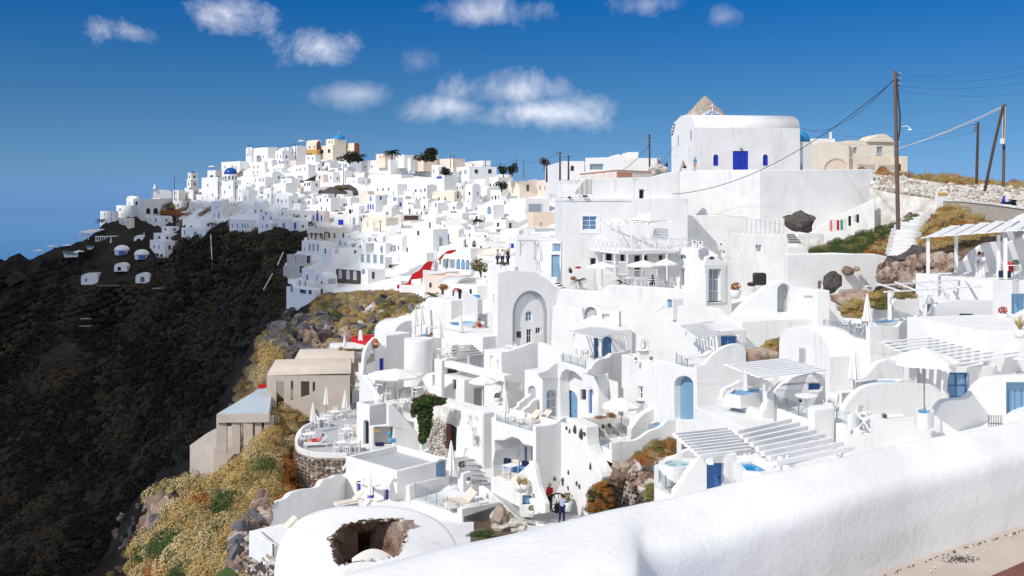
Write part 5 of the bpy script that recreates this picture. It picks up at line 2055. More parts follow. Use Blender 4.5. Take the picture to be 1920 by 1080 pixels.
# stone walled terrace of the restaurant
zt=P(0,832,84).z
def zp(px,py,z):
 Y=z/(HZ-py)*F
 return P(px,py,Y)
rim=crv([(588,762),(590,775),(600,788),(585,792),(568,800),(557,812),(553,826),(556,838),(570,846),(592,851),(620,852),(650,852)],3)
rimW=[zp(px,py,zt+.45)for px,py in rim]
floor_px=rim+[(700,846),(700,790),(680,752),(640,760),(600,760)]
mb=MB()
fl=[zp(px,py,zt)for px,py in floor_px]
mb.prism([(p.x,p.y)for p in fl],zt-.3,zt)
tag(mb.build('terrace_paving','floor_grey',fix=True),kind='structure')
rt=empty('round_terrace_wall',rimW[15],'curved dry stone retaining wall with a white cap around the restaurant terrace','wall')
mb=MB()
n=len(rimW)
cW=sum(rimW,V3())/n
vs,fs=[],[]
for p in rimW:
 d=(p-cW)
 d.z=0
 d.normalize()
 vs+=[p+V3((0,0,0)),p+V3((0,0,.06)),p-d*.42+V3((0,0,.06)),p-d*.42-V3((0,0,.45)),p-V3((0,0,.3))]
for i in range(n-1):
 for k in range(5):
  fs.append((i*5+k,(i+1)*5+k,(i+1)*5+(k+1)%5,i*5+(k+1)%5))
mb.add(vs,fs)
mb.build('cap','white',rt)
mb=MB()
vs,fs=[],[]
H=7.
for p in rimW:
 d=(p-cW)
 d.z=0
 d.normalize()
 vs+=[p-V3((0,0,.28))-d*.05,p+d*.35-V3((0,0,H))]
for i in range(n-1):
 fs.append((2*i,2*i+2,2*i+3,2*i+1))
mb.add(vs,fs)
mb.build('wall','mortar',rt)
segs=list(range(12,n-1))
prs=[]
for k in range(8):
 b=MB()
 nn=rg.choice((5,6,7))
 r1_,r2_=[],[]
 for i in range(nn):
  a=2*math.pi*i/nn+rg.uniform(-.25,.25)
  q=rg.uniform(.42,.55)
  r1_.append((math.cos(a)*q,0,math.sin(a)*q*.62))
  r2_.append((math.cos(a)*q*.7,1,math.sin(a)*q*.42))
 b.add(r1_+r2_,[(i,(i+1)%nn,nn+(i+1)%nn,nn+i)for i in range(nn)]+[tuple(range(nn,2*nn))])
 me=bpy.data.meshes.new('stone')
 me.from_pydata(b.v,[],b.f)
 me.materials.append(MATS[[SD,SB,ST,SL,SD,SB,ST,'stone_red'][k]])
 prs.append(me)
cells=[]
for i in segs:
 p,q=rimW[i],rimW[i+1]
 u=(q-p)
 L_=u.length
 u.normalize()
 d=((p+q)/2-cW)
 d.z=0
 d.normalize()
 zz=.5
 while zz<H-.5:
  s=0.
  while s<L_:
   w=rg.uniform(.28,.55)
   c=p+u*(s+w/2)-V3((0,0,zz+rg.uniform(-.05,.05)))+d*(.35*zz/H-.03)
   cells.append((c,u,d,w,rg.uniform(.3,.42)))
   s+=w
  zz+=.27
cells.sort(key=lambda c:c[0].y)
big=MB()
po=V3(rt['_o'])
for i,(c,u,d,w,hh)in enumerate(cells):
 me=rg.choice(prs)
 M=Matrix((u*w,d*rg.uniform(.06,.2),V3((0,0,1))*hh)).transposed().to_4x4()
 if i<300:
  ob=bpy.data.objects.new('stone',me)
  COL.objects.link(ob)
  ob.parent=rt
  M.translation=c-po
  ob.matrix_local=M
 else:
  M.translation=c
  big.add([M@v.co for v in me.vertices],[tuple(p.vertices)for p in me.polygons])
if big.v:
 o=big.build('stone_facing',SB,rt,fix=False)
 o['kind']='stuff'
k=0
for(px,py)in((604,792),(628,778),(652,776),(577,822),(650,812),(662,838),(640,838)):
 p=zp(px,py+8,zt)
 put('table',px,py+8,p.y,.4,'white square table on the stone walled terrace, %s'%['at the second closed parasol','below the upper parasol','near the right parasol','at the left edge',
 'by the beige cushions','at the lower right','at the bottom edge'][k],square=True,group='white cafe tables')
 for j,(dx,dy,rz)in enumerate(((-9,2,1.4),(9,1,-1.7),(0,-5,.1))):
  q=zp(px+dx,py+8+dy,zt)
  put('chair',px+dx,py+8+dy,q.y,rz,'white chair %s the table %s of the stone walled terrace'%(['left of','right of','behind'][j],['at the second closed parasol','below the upper parasol',
  'near the right parasol','at the left edge','by the beige cushions','at the lower right','at the bottom edge'][k]),group=WC)
 k+=1
for k,(px,py)in enumerate(((612,779),(587,812),(647,786))):
 p=zp(px,py,zt)
 put('closed',px,py,p.y,0,'closed white parasol on the stone walled terrace, %s'%['the highest','the leftmost','the rightmost'][k],scale=1.1)
p=zp(593,838,zt)
put('lounger',593,838,p.y,.15,'white sun lounger with a person, at the edge of the stone walled terrace',m=FW,back=40)
person('person in a red swimsuit sunbathing on the white lounger',590,838,p.y,.15,dict(pelvis=(.1,0,.52),waist=(.28,0,.58),chest=(.48,0,.74),neck=(.58,0,.86),head=(.68,0,.98),
shl=(.5,.17,.8),shr=(.5,-.17,.8),ell=(.4,.3,.6),hal=(.2,.2,.55),elr=(.4,-.3,.6),har=(.2,-.2,.55),hil=(.05,.09,.52),hir=(.05,-.09,.52),knl=(-.3,.1,.72),knr=(-.35,-.1,.56),anl=(-.65,
.12,.5),anr=(-.75,-.12,.5),tol=(-.75,.12,.6),tor=(-.85,-.12,.6)),top='fabric_pink',legs='fabric_red',long_legs=False,sleeves=False)
for k,(px,py)in enumerate(((664,806),(670,806),(667,815))):
 q=zp(px,py+6,zt)
 mb=MB()
 mb.box(q+V3((0,0,.55)),(.55,.2,.38),R(10*k))
 tag(mb.build('cushion','fabric_beige',bevel=.1),'large beige cushion near the arched doorway, %s'%['left','right','lowest'][k],'cushion','beige cushions by the arched doorway')
# flat roofed house with the grey roof
block(WH,'white house with a flat grey roof and white parapet, below the restaurant',HO,(744,66),648,842,884,1010,yaw=46,oL=[(('r',668,902,676,922),('door','deep_blue',MBL)),
(('r',688,905,701,935),('door','deep_blue',MBL)),(('r',720,914,728,938),('door','deep_blue',MBL))],oR=[(('a',818,860,837,894),('door',PB,PB))],roof=PA,par=.45,roofm='floor_grey')
pergola('cream canopy boards with slanting struts over three blue doors',(640,893,73),(722,915,65),(742,893,66.3),(664,874,74.5),8,posts=[],along='ad',w=.5,h=.06,m=FW,slat_name='slat')
mb=MB()
rt=empty('canopy_struts',P(690,880,69),'three slanting white struts holding the cream canopy','strut')
for(x0,y0,x1,y1,Y)in((655,856,643,882,73),(694,872,680,900,69.5),(741,888,726,916,65.8)):
 mb=MB()
 mb.bar(P(x0,y0,Y),P(x1,y1,Y-1.2),.09)
 mb.build('strut',WP,rt,fix=False)
plW=Pl((508,60),(650,70))
swall('wavy_wall','white wavy wall stepping up from the cliff railing to the blue doors','wall',plW,[(503,1010),(503,963)]+crv([(506,957),(520,952),(525,940),(538,934),(546,
925),(560,920),(575,917),(588,916),(598,912),(606,900),(620,897),(632,891),(645,893)],3)+[(652,898),(652,1010)],th=.35)
block(TH,'white terrace in front of the three blue doors','terrace',(745,61),580,790,1014,1060,yaw=46,roof=FL,roofm='white')
put('closed',694,950,66,0,'small closed parasol in front of the middle blue door',scale=.85)
put('lounger',655,950,66.5,.6,'cream lounger on the terrace below the wavy wall')
block(TH,'small terrace deck with blue floor at the cliff edge, bottom left','terrace',(512,46),466,640,1022,1070,yaw=40,roof=FL,roofm='floor_blue')
rt=empty('metal_railing',P(490,1010,48),'blue grey metal railing around the small deck at the cliff edge','railing')
plr=Pl((466,50.2),(512,46))
for i in range(6):
 px=466+46*i/5
 Yy=plr.Y(px)
 mb=MB()
 py1=976+(1020-976)*i/5
 mb.bar(P(px,py1+27-4,Yy),P(px,py1+0,Yy),.045)
 mb.build('post',MD,rt,fix=False)
for k in range(4):
 mb=MB()
 mb.bar(P(466,977+k*7,50.2),P(512,1019-4+k*7,46),.03)
 mb.build('rail',MD,rt,fix=False)
for k in range(3):
 mb=MB()
 mb.tube([P(466,977+k*6,50.2),P(480,969+k*6,52),P(500,963+k*6,54)],.02,6)
 mb.build('curved_rail',MD,rt,fix=False)
put('lounger',520,1008,48.5,.5,'cream lounger on the small deck behind the blue grey railing')
sw=swall('stone_wall','dark rubble retaining wall below the small cliff deck','wall',Pl((460,50),(516,45.5)),[(462,1100),(462,1003),(516,1050),(516,1120)],th=.6,m='mortar',
bevel=0)
sw2=empty('stone_facing_wall',P(490,1100,47),'dark and grey stones facing the wall under the small deck','wall')
stones(None,'stone',Pl((460,50),(516,45.5)).shift(.02),[(462,1100),(462,1006),(515,1052),(515,1120)],.30,[SD,SL,SD,ST],sw2,rg,proud=.12)
# terrace with glass and two loungers, paths, plaza
block(TH,'white walled terrace with a grey floor, two cream loungers and a closed parasol','terrace',(868,57),770,945,968,1040,yaw=47,roof=FL,roofm='floor_grey')
pl=Pl((868,57),head=47)
swall('terrace_wall','white front wall right of the glass of the lounger terrace','wall',pl,[(866,1040),(866,955),(875,952),(938,941),(942,945),(942,1040)],th=.4)
glass_rail('glass railing along the grey terrace with two cream loungers',Pl((868,57),head=-43).shift(-.12),779,860,905,933,940,962,4)
swall('terrace_wall','white back wall of the lounger terrace below the blue arch door','wall',Pl((772,64),(848,71)),[(770,960),(768,912),(775,908),(845,892),(850,895),(850,
940)],th=.3)
put('lounger',860,948,59.5,.35,'rear cream lounger on the grey terrace',back=45)
put('lounger',866,954,58.,.35,'front cream lounger on the grey terrace',back=45)
put('closed',846,915,66,0,'tall closed white parasol beside the blue arch door',scale=1.25)
swall('path_wall','long low white wall along the descending grey path','wall',Pl((880,68),(1040,60)),[(880,940),(880,908),(900,912),(945,943),(985,975),(1040,992),(1042,1010),
(985,1010),(940,985)],th=.35)
mb=MB()
pts=[P(905,908,68),P(925,905,69),P(960,930,66),P(1005,965,64),P(1060,985,62.5),P(1040,995,61.5),P(985,978,61.5),P(945,945,63)]
for q in pts:
 q.z=max(q.z,-30)
mb.add(pts,[(0,1,2,7),(7,2,3,6),(6,3,4,5)])
tag(mb.build('path','floor_grey',fix=False),kind='structure')
zz=P(0,978,64).z
mb=MB()
pz=[zp(*q,zz)for q in((985,960),(1040,950),(1110,948),(1160,962),(1130,985),(1050,1010),(1000,985))]
mb.prism([(p.x,p.y)for p in pz],zz-.2,zz)
tag(mb.build('plaza','floor_grey'),kind='structure')
rt=empty('staircase',P(872,870,72),'grey steps edged with white below the old peeling wall','stairs')
for i in range(5):
 mb=MB()
 a,b=P(848+i*5,864+i*8,76-i*1.4),P(880+i*6,860+i*9.5,77-i*1.4)
 mb.bar(a,b,1.3,.12)
 mb.build('step','floor_grey',rt,fix=False)
 mb=MB()
 mb.bar(a+V3((0.,-.68,0.)),b+V3((0.,-.68,0.)),.09,.14)
 mb.build('nosing','white',rt,fix=False)
block('white_pier','white pier with a flower pot beside the small steps','pillar',(868,66),857,885,888,940,yaw=46,roof=FL)
put('pot',866,888,67,0,'green plant in a white pot on the pier beside the small steps',scale=1.1)
put('pot',879,908,65,0,'small cactus in a white pot on the ground by the pier',scale=.6,plant=LG)
swall(CW,'white wall with planting bowls in front of the open porch','wall',Pl((920,66),(1000,62)),[(920,935),(920,897),(930,893),(946,903),(958,902)]+crv([(965,893),(980,
880),(988,872),(997,868),(1003,880),(1010,915),(1022,945)],2)+[(1022,962),(1000,965),(960,945)],th=.4)
put('table',957,893,67,.7,'white square table in the open porch',square=True)
put('chair',951,902,65.8,2.8,'beige backed chair in front of the porch table',m='fabric_beige')
rt=empty('sofa',P(968,882,68),'pale blue bench sofa with navy cushions in the open porch','sofa')
mb=MB()
c=P(968,884,68)
mb.box(c+V3((0,0,.2)),(1.8,.7,.4),R(-30))
mb.build('seat','fabric_blue',rt,bevel=.04)
for k,(dx,m_)in enumerate(((-.62,FN),(0.,'fabric_beige'),(.62,FN))):
 mb=MB()
 mb.box(c+V3((dx,-dx*.55+.25,.55)),(.55,.2,.42),R(-30))
 mb.build('cushion',m_,rt,bevel=.07)
put('pot',974,921,62.5,0,'dry twiggy plant in a white bowl on the wall by the path',plant='leaf_tan',spiky=True)
put('pot',984,920,62.,0,'yellowish plant bowl on the wall by the path',plant='leaf_ochre')
block('menu_cabinet','white cabinet with a pale blue framed menu board beside the plaza','cabinet',(978,62),974,1000,928,970,yaw=8,oR=[(('r',980,929,996,947),('plain',PB,MBL))],
roof=FL)
put('pot',1006,955,62.3,0,'round green shrub in a square white pot left of the woman',plant=LG,scale=1.7)
put('pot',996,966,61,0,'small low plant in a white pot at the edge of the plaza',plant='leaf_olive',scale=.8)
put('pot',1062,958,62.6,0,'yellow green plant in a big white pot beside the iron wheels',plant='leaf_olive',scale=1.5)
wr=random.Random(2)
for lab,px,py,Y,r_ in(('large black iron spoked wheel leaning on the white rock wall',1046,943,64.6,.60),('smaller iron spoked wheel right of the large one',1060,948,64.3,
.44)):
 c=P(px,py,Y)
 rt=empty('wheel_machine',c-V3((0,0,r_)),lab,'wheel')
 mb=MB()
 m_=28
 ax=V3((1,.15,0)).normalized()
 az=V3((0,.2,1)).normalized()
 ring=[c+ax*math.cos(2*math.pi*k/m_)*r_+az*math.sin(2*math.pi*k/m_)*r_ for k in range(m_+1)]
 mb.tube(ring,.05,6)
 mb.build('rim',MD,rt,fix=False)
 for k in range(10):
  a=2*math.pi*k/10+.2
  mb=MB()
  mb.bar(c,c+ax*math.cos(a)*r_+az*math.sin(a)*r_,.035)
  mb.build('spoke',MD,rt,fix=False)
 mb=MB()
 mb.tube([c-V3((0,.18,0)),c+V3((0,.18,0))],.13,10)
 mb.build('hub',MD,rt,fix=False)
mb=MB()
mb.box(P(1050,952,64.5),(.7,.4,.55),.3)
mb.box(P(1056,948,64.4),(.3,.3,.7),.1)
tag(mb.build('winch',MD,bevel=.08),'black cast iron winch body between the two spoked wheels','machine')
person('woman in red patterned top, black trousers and sun hat by the iron wheels',1031,956,63.6,2.4,dict(har=(.12,.24,1.05),hal=(-.12,.24,1.02)),top='fabric_red',legs='black',
hat='fabric_beige',sleeves='long')
mb=MB()
mb.box(P(1024,935,64),(.28,.14,.34),.4)
tag(mb.build('shoulder_bag','black',bevel=.05),'black shoulder bag hanging beside the woman in the red top','bag')
person('person in loose pale blue shirt and dark trousers, seen from behind',1054,980,60.5,.15,dict(knl=(-.12,.03,.5),anl=(-.16,0.,.08),tol=(-.18,.14,.03),ell=(-.30,.05,1.18),
hal=(-.2,.28,1.1),elr=(.30,.05,1.18),har=(.2,.28,1.1)),top='fabric_lilac',legs=FN,sleeves='long',scale=1.02)
for k,(px,py,w)in enumerate(((1108,966,1.),(1124,968,.9))):
 mb=MB()
 c=P(px,py,62)
 mb.box(c+V3((0,0,0.)),(.85*w,.5,.55),R(-12))
 o=mb.build('white_crate',WP,bevel=.02)
 tag(o,'white square planter box at the foot of the brown slope, %s'%['left, larger','right, smaller'][k],'planter')
 bush('small plant in the %s white planter box'%['left','right'][k],px,py-5,62,.8,.45,'leaf_olive',rg,90,size=.06)
pls=Pl((1148,64),(1240,60))
sroot=swall('speckled_wall','pale mortared garden wall with many dark stones, sloping down to the right','wall',pls,[(1146,990),(1146,900),(1152,888),(1170,898),(1200,915),
(1240,940),(1240,990)],[(('r',1238,980,1239,981),None)],th=.4,m='mortar',bevel=.02)
stones(None,'stone',pls.shift(.01),[(1147,985),(1147,906),(1156,898),(1200,920),(1236,942),(1236,980)],.42,[SD],sroot,rg,gap=.14,proud=.05)
# the round roof with the ruined hole
def ruin_roof():
 c=P(690,1020,36)
 hole=crv([(622,1028),(617,1012),(628,1002),(645,985),(668,980),(690,976),(715,974),(745,975),(758,980),(757,995),(762,1010),(756,1026),(748,1040),(715,1050),(680,1052),(640,
 1060),(628,1055),(622,1040)],3,True)
 rt=empty('ruined_dome_roof',c,'rounded white roof with a big ragged hole showing brown stone','roof')
 a=np.array(crv([(515,1100),(514,1060),(522,1015),(545,978),(590,958),(650,950),(720,947),(790,950),(832,962),(854,984),(862,1010),(860,1060),(862,1100)],10))
 nR,nC=34,60
 vs,sel=[],[]
 cx_,cz_=690.,1110.
 for i in range(nR+1):
  t=i/nR
  for j in range(nC+1):
   ang=math.pi*j/nC
   ex=176*math.cos(math.pi-ang)*(1-0.*t)
   sx=math.copysign(abs(math.cos(math.pi-ang))**.75,math.cos(math.pi-ang))*176
   sy=-abs(math.sin(ang))**.62*162
   px=cx_+sx*t
   py=cz_+sy*t
   Y=33.+5.5*(1-(py-948)/162.)*1.-2.*(1-t**2)
   vs.append(P(px,py,Y))
   sel.append((px,py))
 fs=[]
 for i in range(nR):
  for j in range(nC):
   q=[i*(nC+1)+j,i*(nC+1)+j+1,(i+1)*(nC+1)+j+1,(i+1)*(nC+1)+j]
   mx=sum(sel[k][0]for k in q)/4
   my=sum(sel[k][1]for k in q)/4
   if not in_poly(mx,my,hole):
    fs.append(tuple(q))
 mb=MB()
 mb.add(vs,fs)
 base=(nR)*(nC+1)
 o=len(mb.v)
 for j in range(nC+1):
  p=V3(vs[base+j])
  mb.v.append((p.x,p.y+1.2,p.z-.8))
 for j in range(nC):
  mb.f.append((base+j,base+j+1,o+j+1,o+j))
  mb.m.append(0)
 mb.build('shell','white',rt,smooth=True)
 mb=MB()
 n=len(hole)
 def Yh(px,py):
  return 33.+5.5*(1-(py-948)/162.)-1.2
 rr=random.Random(8)
 levels=[(1.03,-.05),(.99,.35),(.98,1.2),(.97,2.6),(.96,4.2)]
 vs=[]
 for s,dz in levels:
  for px,py in hole:
   x_=690+(px-690)*s+rr.uniform(-1.5,1.5)
   y_=1015+(py-1015)*s+rr.uniform(-1.5,1.5)
   p=P(x_,y_,Yh(x_,y_)+.1)
   vs.append(p+V3((0,dz*1.,-dz*.55))+V3((rr.uniform(-.05,.05),rr.uniform(-.05,.05),rr.uniform(-.05,.05))))
 fs=[(k*n+i,k*n+(i+1)%n,(k+1)*n+(i+1)%n,(k+1)*n+i)for k in range(len(levels)-1)for i in range(n)]
 fs.append(tuple((len(levels)-1)*n+i for i in range(n)))
 mb.add(vs,fs)
 mb.build('chamber','rock_tan',rt)
 for(poly,mt,Y0,nm)in(([(692,1046),(694,985),(712,978),(754,980),(758,1012),(752,1030),(740,1044)],'rock_tan',38.,'inner_wall'),([(624,1052),(620,1012),(630,1002),(646,988),  # right inner wall coloured lighter for the sun on it, left one darker
 (670,982),(672,1050)],SB,37.,'inner_wall')):
  mb=MB()
  pl=Pl((poly[0][0],Y0),head=-52 if mt=='rock_tan' else 20)
  panel(mb,pl,uvs(pl,poly),[],.5)
  mb.build(nm,mt,rt)
 for k in range(70):
  px,py=rr.choice(hole)
  b=boulder('x',0,0,1,rr.uniform(.10,.26),rr.choice([ST,SB,SL,ST]),rr,1,name='rubble_stone')
  del b['label']
  del b['category']
  b.parent=rt
  b.location=P(px+rr.uniform(-2,2),py+rr.uniform(-2,2),Yh(px,py)+.25)-c
 mb=MB()
 for i in range(60):
  t0,t1=i/60,(i+1)/60
  def q(t,inner):
   px=660+86*t
   py=1053-24*math.sin(math.pi*min(1,t*.9+.08))*(1 if not inner else .15)
   return P(px,py+(6 if inner else 0),34.+(.25 if not inner else 0)+(.015 if i%2 else 0))
  mb.add([q(t0,0),q(t1,0),q(t1,1),q(t0,1)],[(0,1,2,3)])
 o=mb.build('ribbed_cover',FW,fix=False)
 tag(o,'ribbed off-white curved cover lying in the ragged hole of the round roof','cover')
ruin_roof()
# big house with the balcony
rg=random.Random(21)
rt,pL_,pR_=block('big_house','large white house with a blue double window and a timber balcony',HO,(1057,112),1040,1290,372,620,yaw=6,oL=[],oR=[(('r',1092,405,1119,431),(WI,
'glass_blue',WP)),(('r',1107,484,1118,500),VOID)],roof=FL,reveal=.18)
mb=MB()
panel(mb,pR_,uvs(pR_,[(1088,401),(1125,401),(1125,438),(1088,438)]),[uvs(pR_,[(1092,405),(1119,405),(1119,431),(1092,431)])],.1,True,0,.05)
mb.build('window_surround',WP,rt)
mb=MB()
mb.tube([pR_.pt(1040+i*12,377+(.8 if i%2 else 0),.05)for i in range(13)],.015,5)
mb.build('cable',MD,rt,fix=False)
swall('upper_wall','upper white wall of the large house with the tall dark doorway','wall',Pl((1050,116),(1275,119)),[(1048,380),(1048,372),(1082,372),(1100,335),(1220,332),
(1245,325),(1275,320),(1275,470),(1100,470)],[(('r',1199,355,1209,397),VOID)],th=.5)
swall('white_pier','rounded white pier right of the tall dark doorway','pillar',Pl((1210,115),(1222,115)),crv([(1210,405),(1211,352),(1216,356),(1220,372),(1219,392)],2)+[(1218,
410)],th=1.2)
rt=empty('slatted_shed',P(1095,366,113),'small roof shed with slanting grey vertical boards','shed')
plS=Pl((1075,112.5),(1110,112.9))
for i in range(11):
 x0=1076+i*3.1
 yt=max(336,364-(x0-1075)*1.28)
 mb=MB()
 panel(mb,plS,uvs(plS,[(x0,364),(x0,yt),(x0+2.7,max(336,yt-3.4)),(x0+2.7,364)]),[],.05)
 mb.build('board','grey_plaster' if i%3 else WD,rt,fix=False)
for(px,py)in((1068,369),(1097,367)):
 mb=MB()
 mb.box(P(px,py+1,112),(.5 if px>1090 else .3,.3,.22))
 tag(mb.build('roof_box',MD,bevel=.03),'dark equipment box on the roof edge, %s the slanting boards'%('under' if px>1090 else 'left of'),'equipment')
pergola('white roof terrace pergola with a cream curtain, left of the slanting boards',(1046,342,114),(1082,342,114.3),(1090,337,120),(1050,337,120),5,posts=[(1049,113.5,343,
372),(1060,114,343,372),(1084,114,342,366)],along='ad',w=.12,h=.1,slat_name='rafter')
for lab,px,py0,py1,Y in(('roof aerial with two cross arms above the tall dark doorway',1189,380,333,114),('thin roof aerial at the left corner of the large house',1033,380,
362,116)):
 rt=empty('aerial',P(px,py0,Y),lab,'aerial')
 mb=MB()
 mb.tube([P(px,py0,Y),P(px,py1,Y)],.025,6)
 mb.build('mast',MG,rt,fix=False)
 for k in range(3):
  mb=MB()
  z=(py1+2+k*2.2)
  mb.bar(P(px-4+k,z,Y),P(px+11-2*k,z+.5,Y),.03)
  mb.build('element',MG,rt,fix=False)
plB1,plB2=Pl((1105,108),(1160,101)),Pl((1160,101),(1268,104))
rt=empty('balcony_deck',P(1180,476,103),'white timber balcony deck on slim posts in front of the large house','balcony')
mb=MB()
dk=[P(1105,470,108),P(1160,473,101),P(1268,472,104),P(1275,462,111),P(1110,462,112)]
z=dk[1].z
mb.prism([(p.x,p.y)for p in dk],z-.22,z)
mb.build('deck',WP,rt)
for px,Y in((1132,104.5),(1152,102),(1176,101.5),(1206,102.3),(1250,103.5)):
 mb=MB()
 mb.bar(P(px,476,Y),P(px,526,Y),.15)
 mb.build('post',WP,rt,fix=False)
lattice('balcony balustrade of crossed white bars, left return',plB1,1106,1160,447,470,6,bw=.09,group=None)
lattice('balcony balustrade of crossed white bars, long front',plB2,1160,1250,449,472,4,bw=.10,group=None)
lattice('balcony balustrade of crossed white bars, right part over the white wall',Pl((1252,104),(1300,106)),1254,1300,448,462,3,bw=.07,group=None)
pergola('white timber canopy with white sails on the balcony of the large house',(1126,418,108),(1222,418,103.5),(1258,414,110),(1140,412,112),7,posts=[(1128,107.5,419,448),
(1155,104.5,419,450),(1184,104,419,450),(1215,104,419,450)],along='ad',w=.08,h=.1)
mb=MB()
for(a,b,c)in(((1135,417),(1158,409),(1172,417)),((1172,417),(1205,401),(1219,417)),((1180,412),(1219,398),(1218,415))):
 q=[P(a[0],a[1],108),P(b[0],b[1],109),P(c[0],c[1],106)]
 mb.add(q+[p+V3((0,.03,.03))for p in q],[(0,1,2),(5,4,3),(0,1,4,3),(1,2,5,4),(2,0,3,5)])
tag(mb.build('sail_shade',FW,fix=False),'white pointed sail shades on top of the balcony canopy','awning')
mb=MB()
for i in range(8):
 a,b=P(1227-i*.8,428+i*2.6,105-i*.15),P(1253,429+i*2.6,107-i*.15)
 d=P(1227-i*.8-.8,428+(i+1)*2.6,104.85-i*.15)
 e=P(1253,429+(i+1)*2.6,106.85-i*.15)
 mb.add([a,b,e,d],[(0,1,2,3)],i%2)
tag(mb.build('striped_awning',['fabric_stripe',FW],fix=False),'grey and white striped cloth hung over the right end of the balcony','awning')
block(WH,'shaded ground floor with dark doors behind the lattice screens',HO,(1128,108),1118,1262,474,620,yaw=4,oR=[(('r',1136,474.5,1148,500),VOID),(('r',1163,476,1171,490),
VOID),(('r',1189,478,1201,520),VOID),(('r',1204,478,1215,500),VOID),(('r',1235,478,1243,488),DARKP)],roof=FL)
for lab,p_,x0,x1,y0,y1 in(('white diamond lattice screen below the balcony, left',Pl((1135,103.8),(1176,101.2)),1135,1175,489,515),('white diamond lattice screen below the balcony, right',
Pl((1177,101.3),(1232,102.8)),1178,1232,507,532)):
 u0,z1=p_.uv(x0,y0)
 u1,_=p_.uv(x1,y0)
 _,z0=p_.uv(x1,y1)
 rt=empty('lattice_screen',p_.w(u0,z0),lab,'screen','lattice screens below the balcony')
 mb=MB()
 for z in(z0,z1):
  mb.bar(p_.w(u0,z),p_.w(u1,z),.08)
 for u in(u0,u1):
  mb.bar(p_.w(u,z0),p_.w(u,z1),.08)
 mb.build('frame',WP,rt,fix=False)
 h=z1-z0
 st=.30
 k=-h
 while k<(u1-u0):
  for sg in(0,1):
   a0,a1=max(0,k),min(u1-u0,k+h)
   if a1-a0>.05:
    za,zb=z0+(a0-k),z0+(a1-k)
    if sg:
     za,zb=z1-(a0-k),z1-(a1-k)
    mb=MB()
    mb.bar(p_.w(u0+a0,za,.01*sg),p_.w(u0+a1,zb,.01*sg),.05,.02)
    mb.build('slat',WP,rt,fix=False)
  k+=st
put('umbrella',1207,538,97,.4,'largest open white parasol under the balcony',r=1.7)
put('umbrella',1129,540,99,.1,'wide open parasol left of the largest one, above the palm pots',r=1.7)
put('umbrella',1248,535,98,.1,'third open parasol, right of the largest one',r=1.2)
for k,(px,py)in enumerate(((1195,536),(1220,538),(1180,535))):
 put('table',px,py,96.5,.2,'white table under the largest parasol terrace, %s'%['middle','right','left'][k],square=True,group='white cafe tables')
for k,(px,rz)in enumerate(((1188,1.5),(1203,-1.4),(1213,1.5),(1228,-1.4),(1172,1.5),(1240,.3),(1262,.8),(1270,-.6))):
 put('chair',px,537,96.5,rz,'white chair on the terrace under the balcony, %s from the left'%NTH[k],group=WC)
person('dark haired person in black sitting under the largest parasol',1226,541,96.6,1.6,dict(pelvis=(0,0,.5),waist=(0,.03,.68),chest=(0,.08,.92),neck=(0,.12,1.07),head=(0,
.16,1.22),shl=(-.18,.08,1.02),shr=(.18,.08,1.02),ell=(-.22,.2,.8),hal=(-.15,.42,.78),elr=(.22,.2,.8),har=(.15,.42,.78),hil=(-.1,.03,.5),hir=(.1,.03,.5),knl=(-.1,.45,.5),knr=(.1,
.45,.5),anl=(-.1,.5,.08),anr=(.1,.5,.08),tol=(-.1,.65,.03),tor=(.1,.65,.03)),top='black',legs=FN)
palm('spiky palm in a white pot left of the wide parasol',1087,531,97,.25,1.,rg,LG,nf=16)
mb=MB()
mb.lathe(P(1087,541,97),[(.25,0),(.32,.55),(.28,.58)],12)
tag(mb.build('plant_pot','white',smooth=False),'white pot below the spiky palm','plant pot')
palm('spiky palm on the right of the wide parasol pole',1167,532,98,.1,1.1,rg,LD,nf=16)
bush('round brown leaved shrub left of the spiky palm',1075,526,98,.7,.6,'leaf_rust',rg,160)
bush('dark wreath of leaves hanging by the red awning',1069,513,100,.55,.85,LD,rg,200)
mb=MB()
mb.lathe(P(1084,502,101),[(.08,-.1),(.30,0),(.26,.10),(.05,.16)],10,sx=1.1,sy=.6)
tag(mb.build('red_cushion','fabric_red',smooth=True),'bright red bundle beside the dark wreath','cushion')
swall('terrace_wall','long white terrace wall below the parasols, dipping at the steps','wall',Pl((1040,96),(1318,92)),[(1030,640),(1050,541),(1100,545),(1130,546),(1139,536),
(1150,534),(1250,541),(1298,546),(1308,535),(1316,512),(1323,500),(1326,640)],th=.5)
rt=empty('staircase',P(1050,535,98),'short flight of steps with black risers right of the huge arch','stairs')
for i in range(4):
 mb=MB()
 a,b=P(1041+i*4.8,529+i*4.6,97.5-i*.35),P(1049+i*4.8,528.6+i*4.6,98-i*.35)
 mb.bar(a,b,.5,.08)
 mb.build('tread','white',rt,fix=False)
 mb=MB()
 mb.bar(a+V3((0,-.2,-.13)),b+V3((0,-.2,-.13)),.03,.16)
 mb.build('riser',MD,rt,fix=False)
block(WH,'narrow white wing with a framed gate left of the large house',HO,(1010,118),966,1052,448,620,yaw=10,oR=[],roof=FL)
pergola('grey timber gate frame on the narrow white wing',(975,452,117),(1004,452,116),(1004,450,118),(975,450,119),2,posts=[(976,117,452,478),(1003,116,452,478)],m='grey_plaster',
along='ab')
swall(WH,'white facade with a pale blue window and a door left of the large house corner',HO,Pl((1015,108),(1052,107)),[(1012,540),(1012,455),(1052,452),(1052,540)],[(('r',
1036,457,1051,473),('plain',PB,WP)),(('r',1034,478,1049,520),('door',PB,WP))],th=.3)
put('closed',1012,510,105,0,'closed white parasol by the pale blue door left of the large house',scale=1.2)
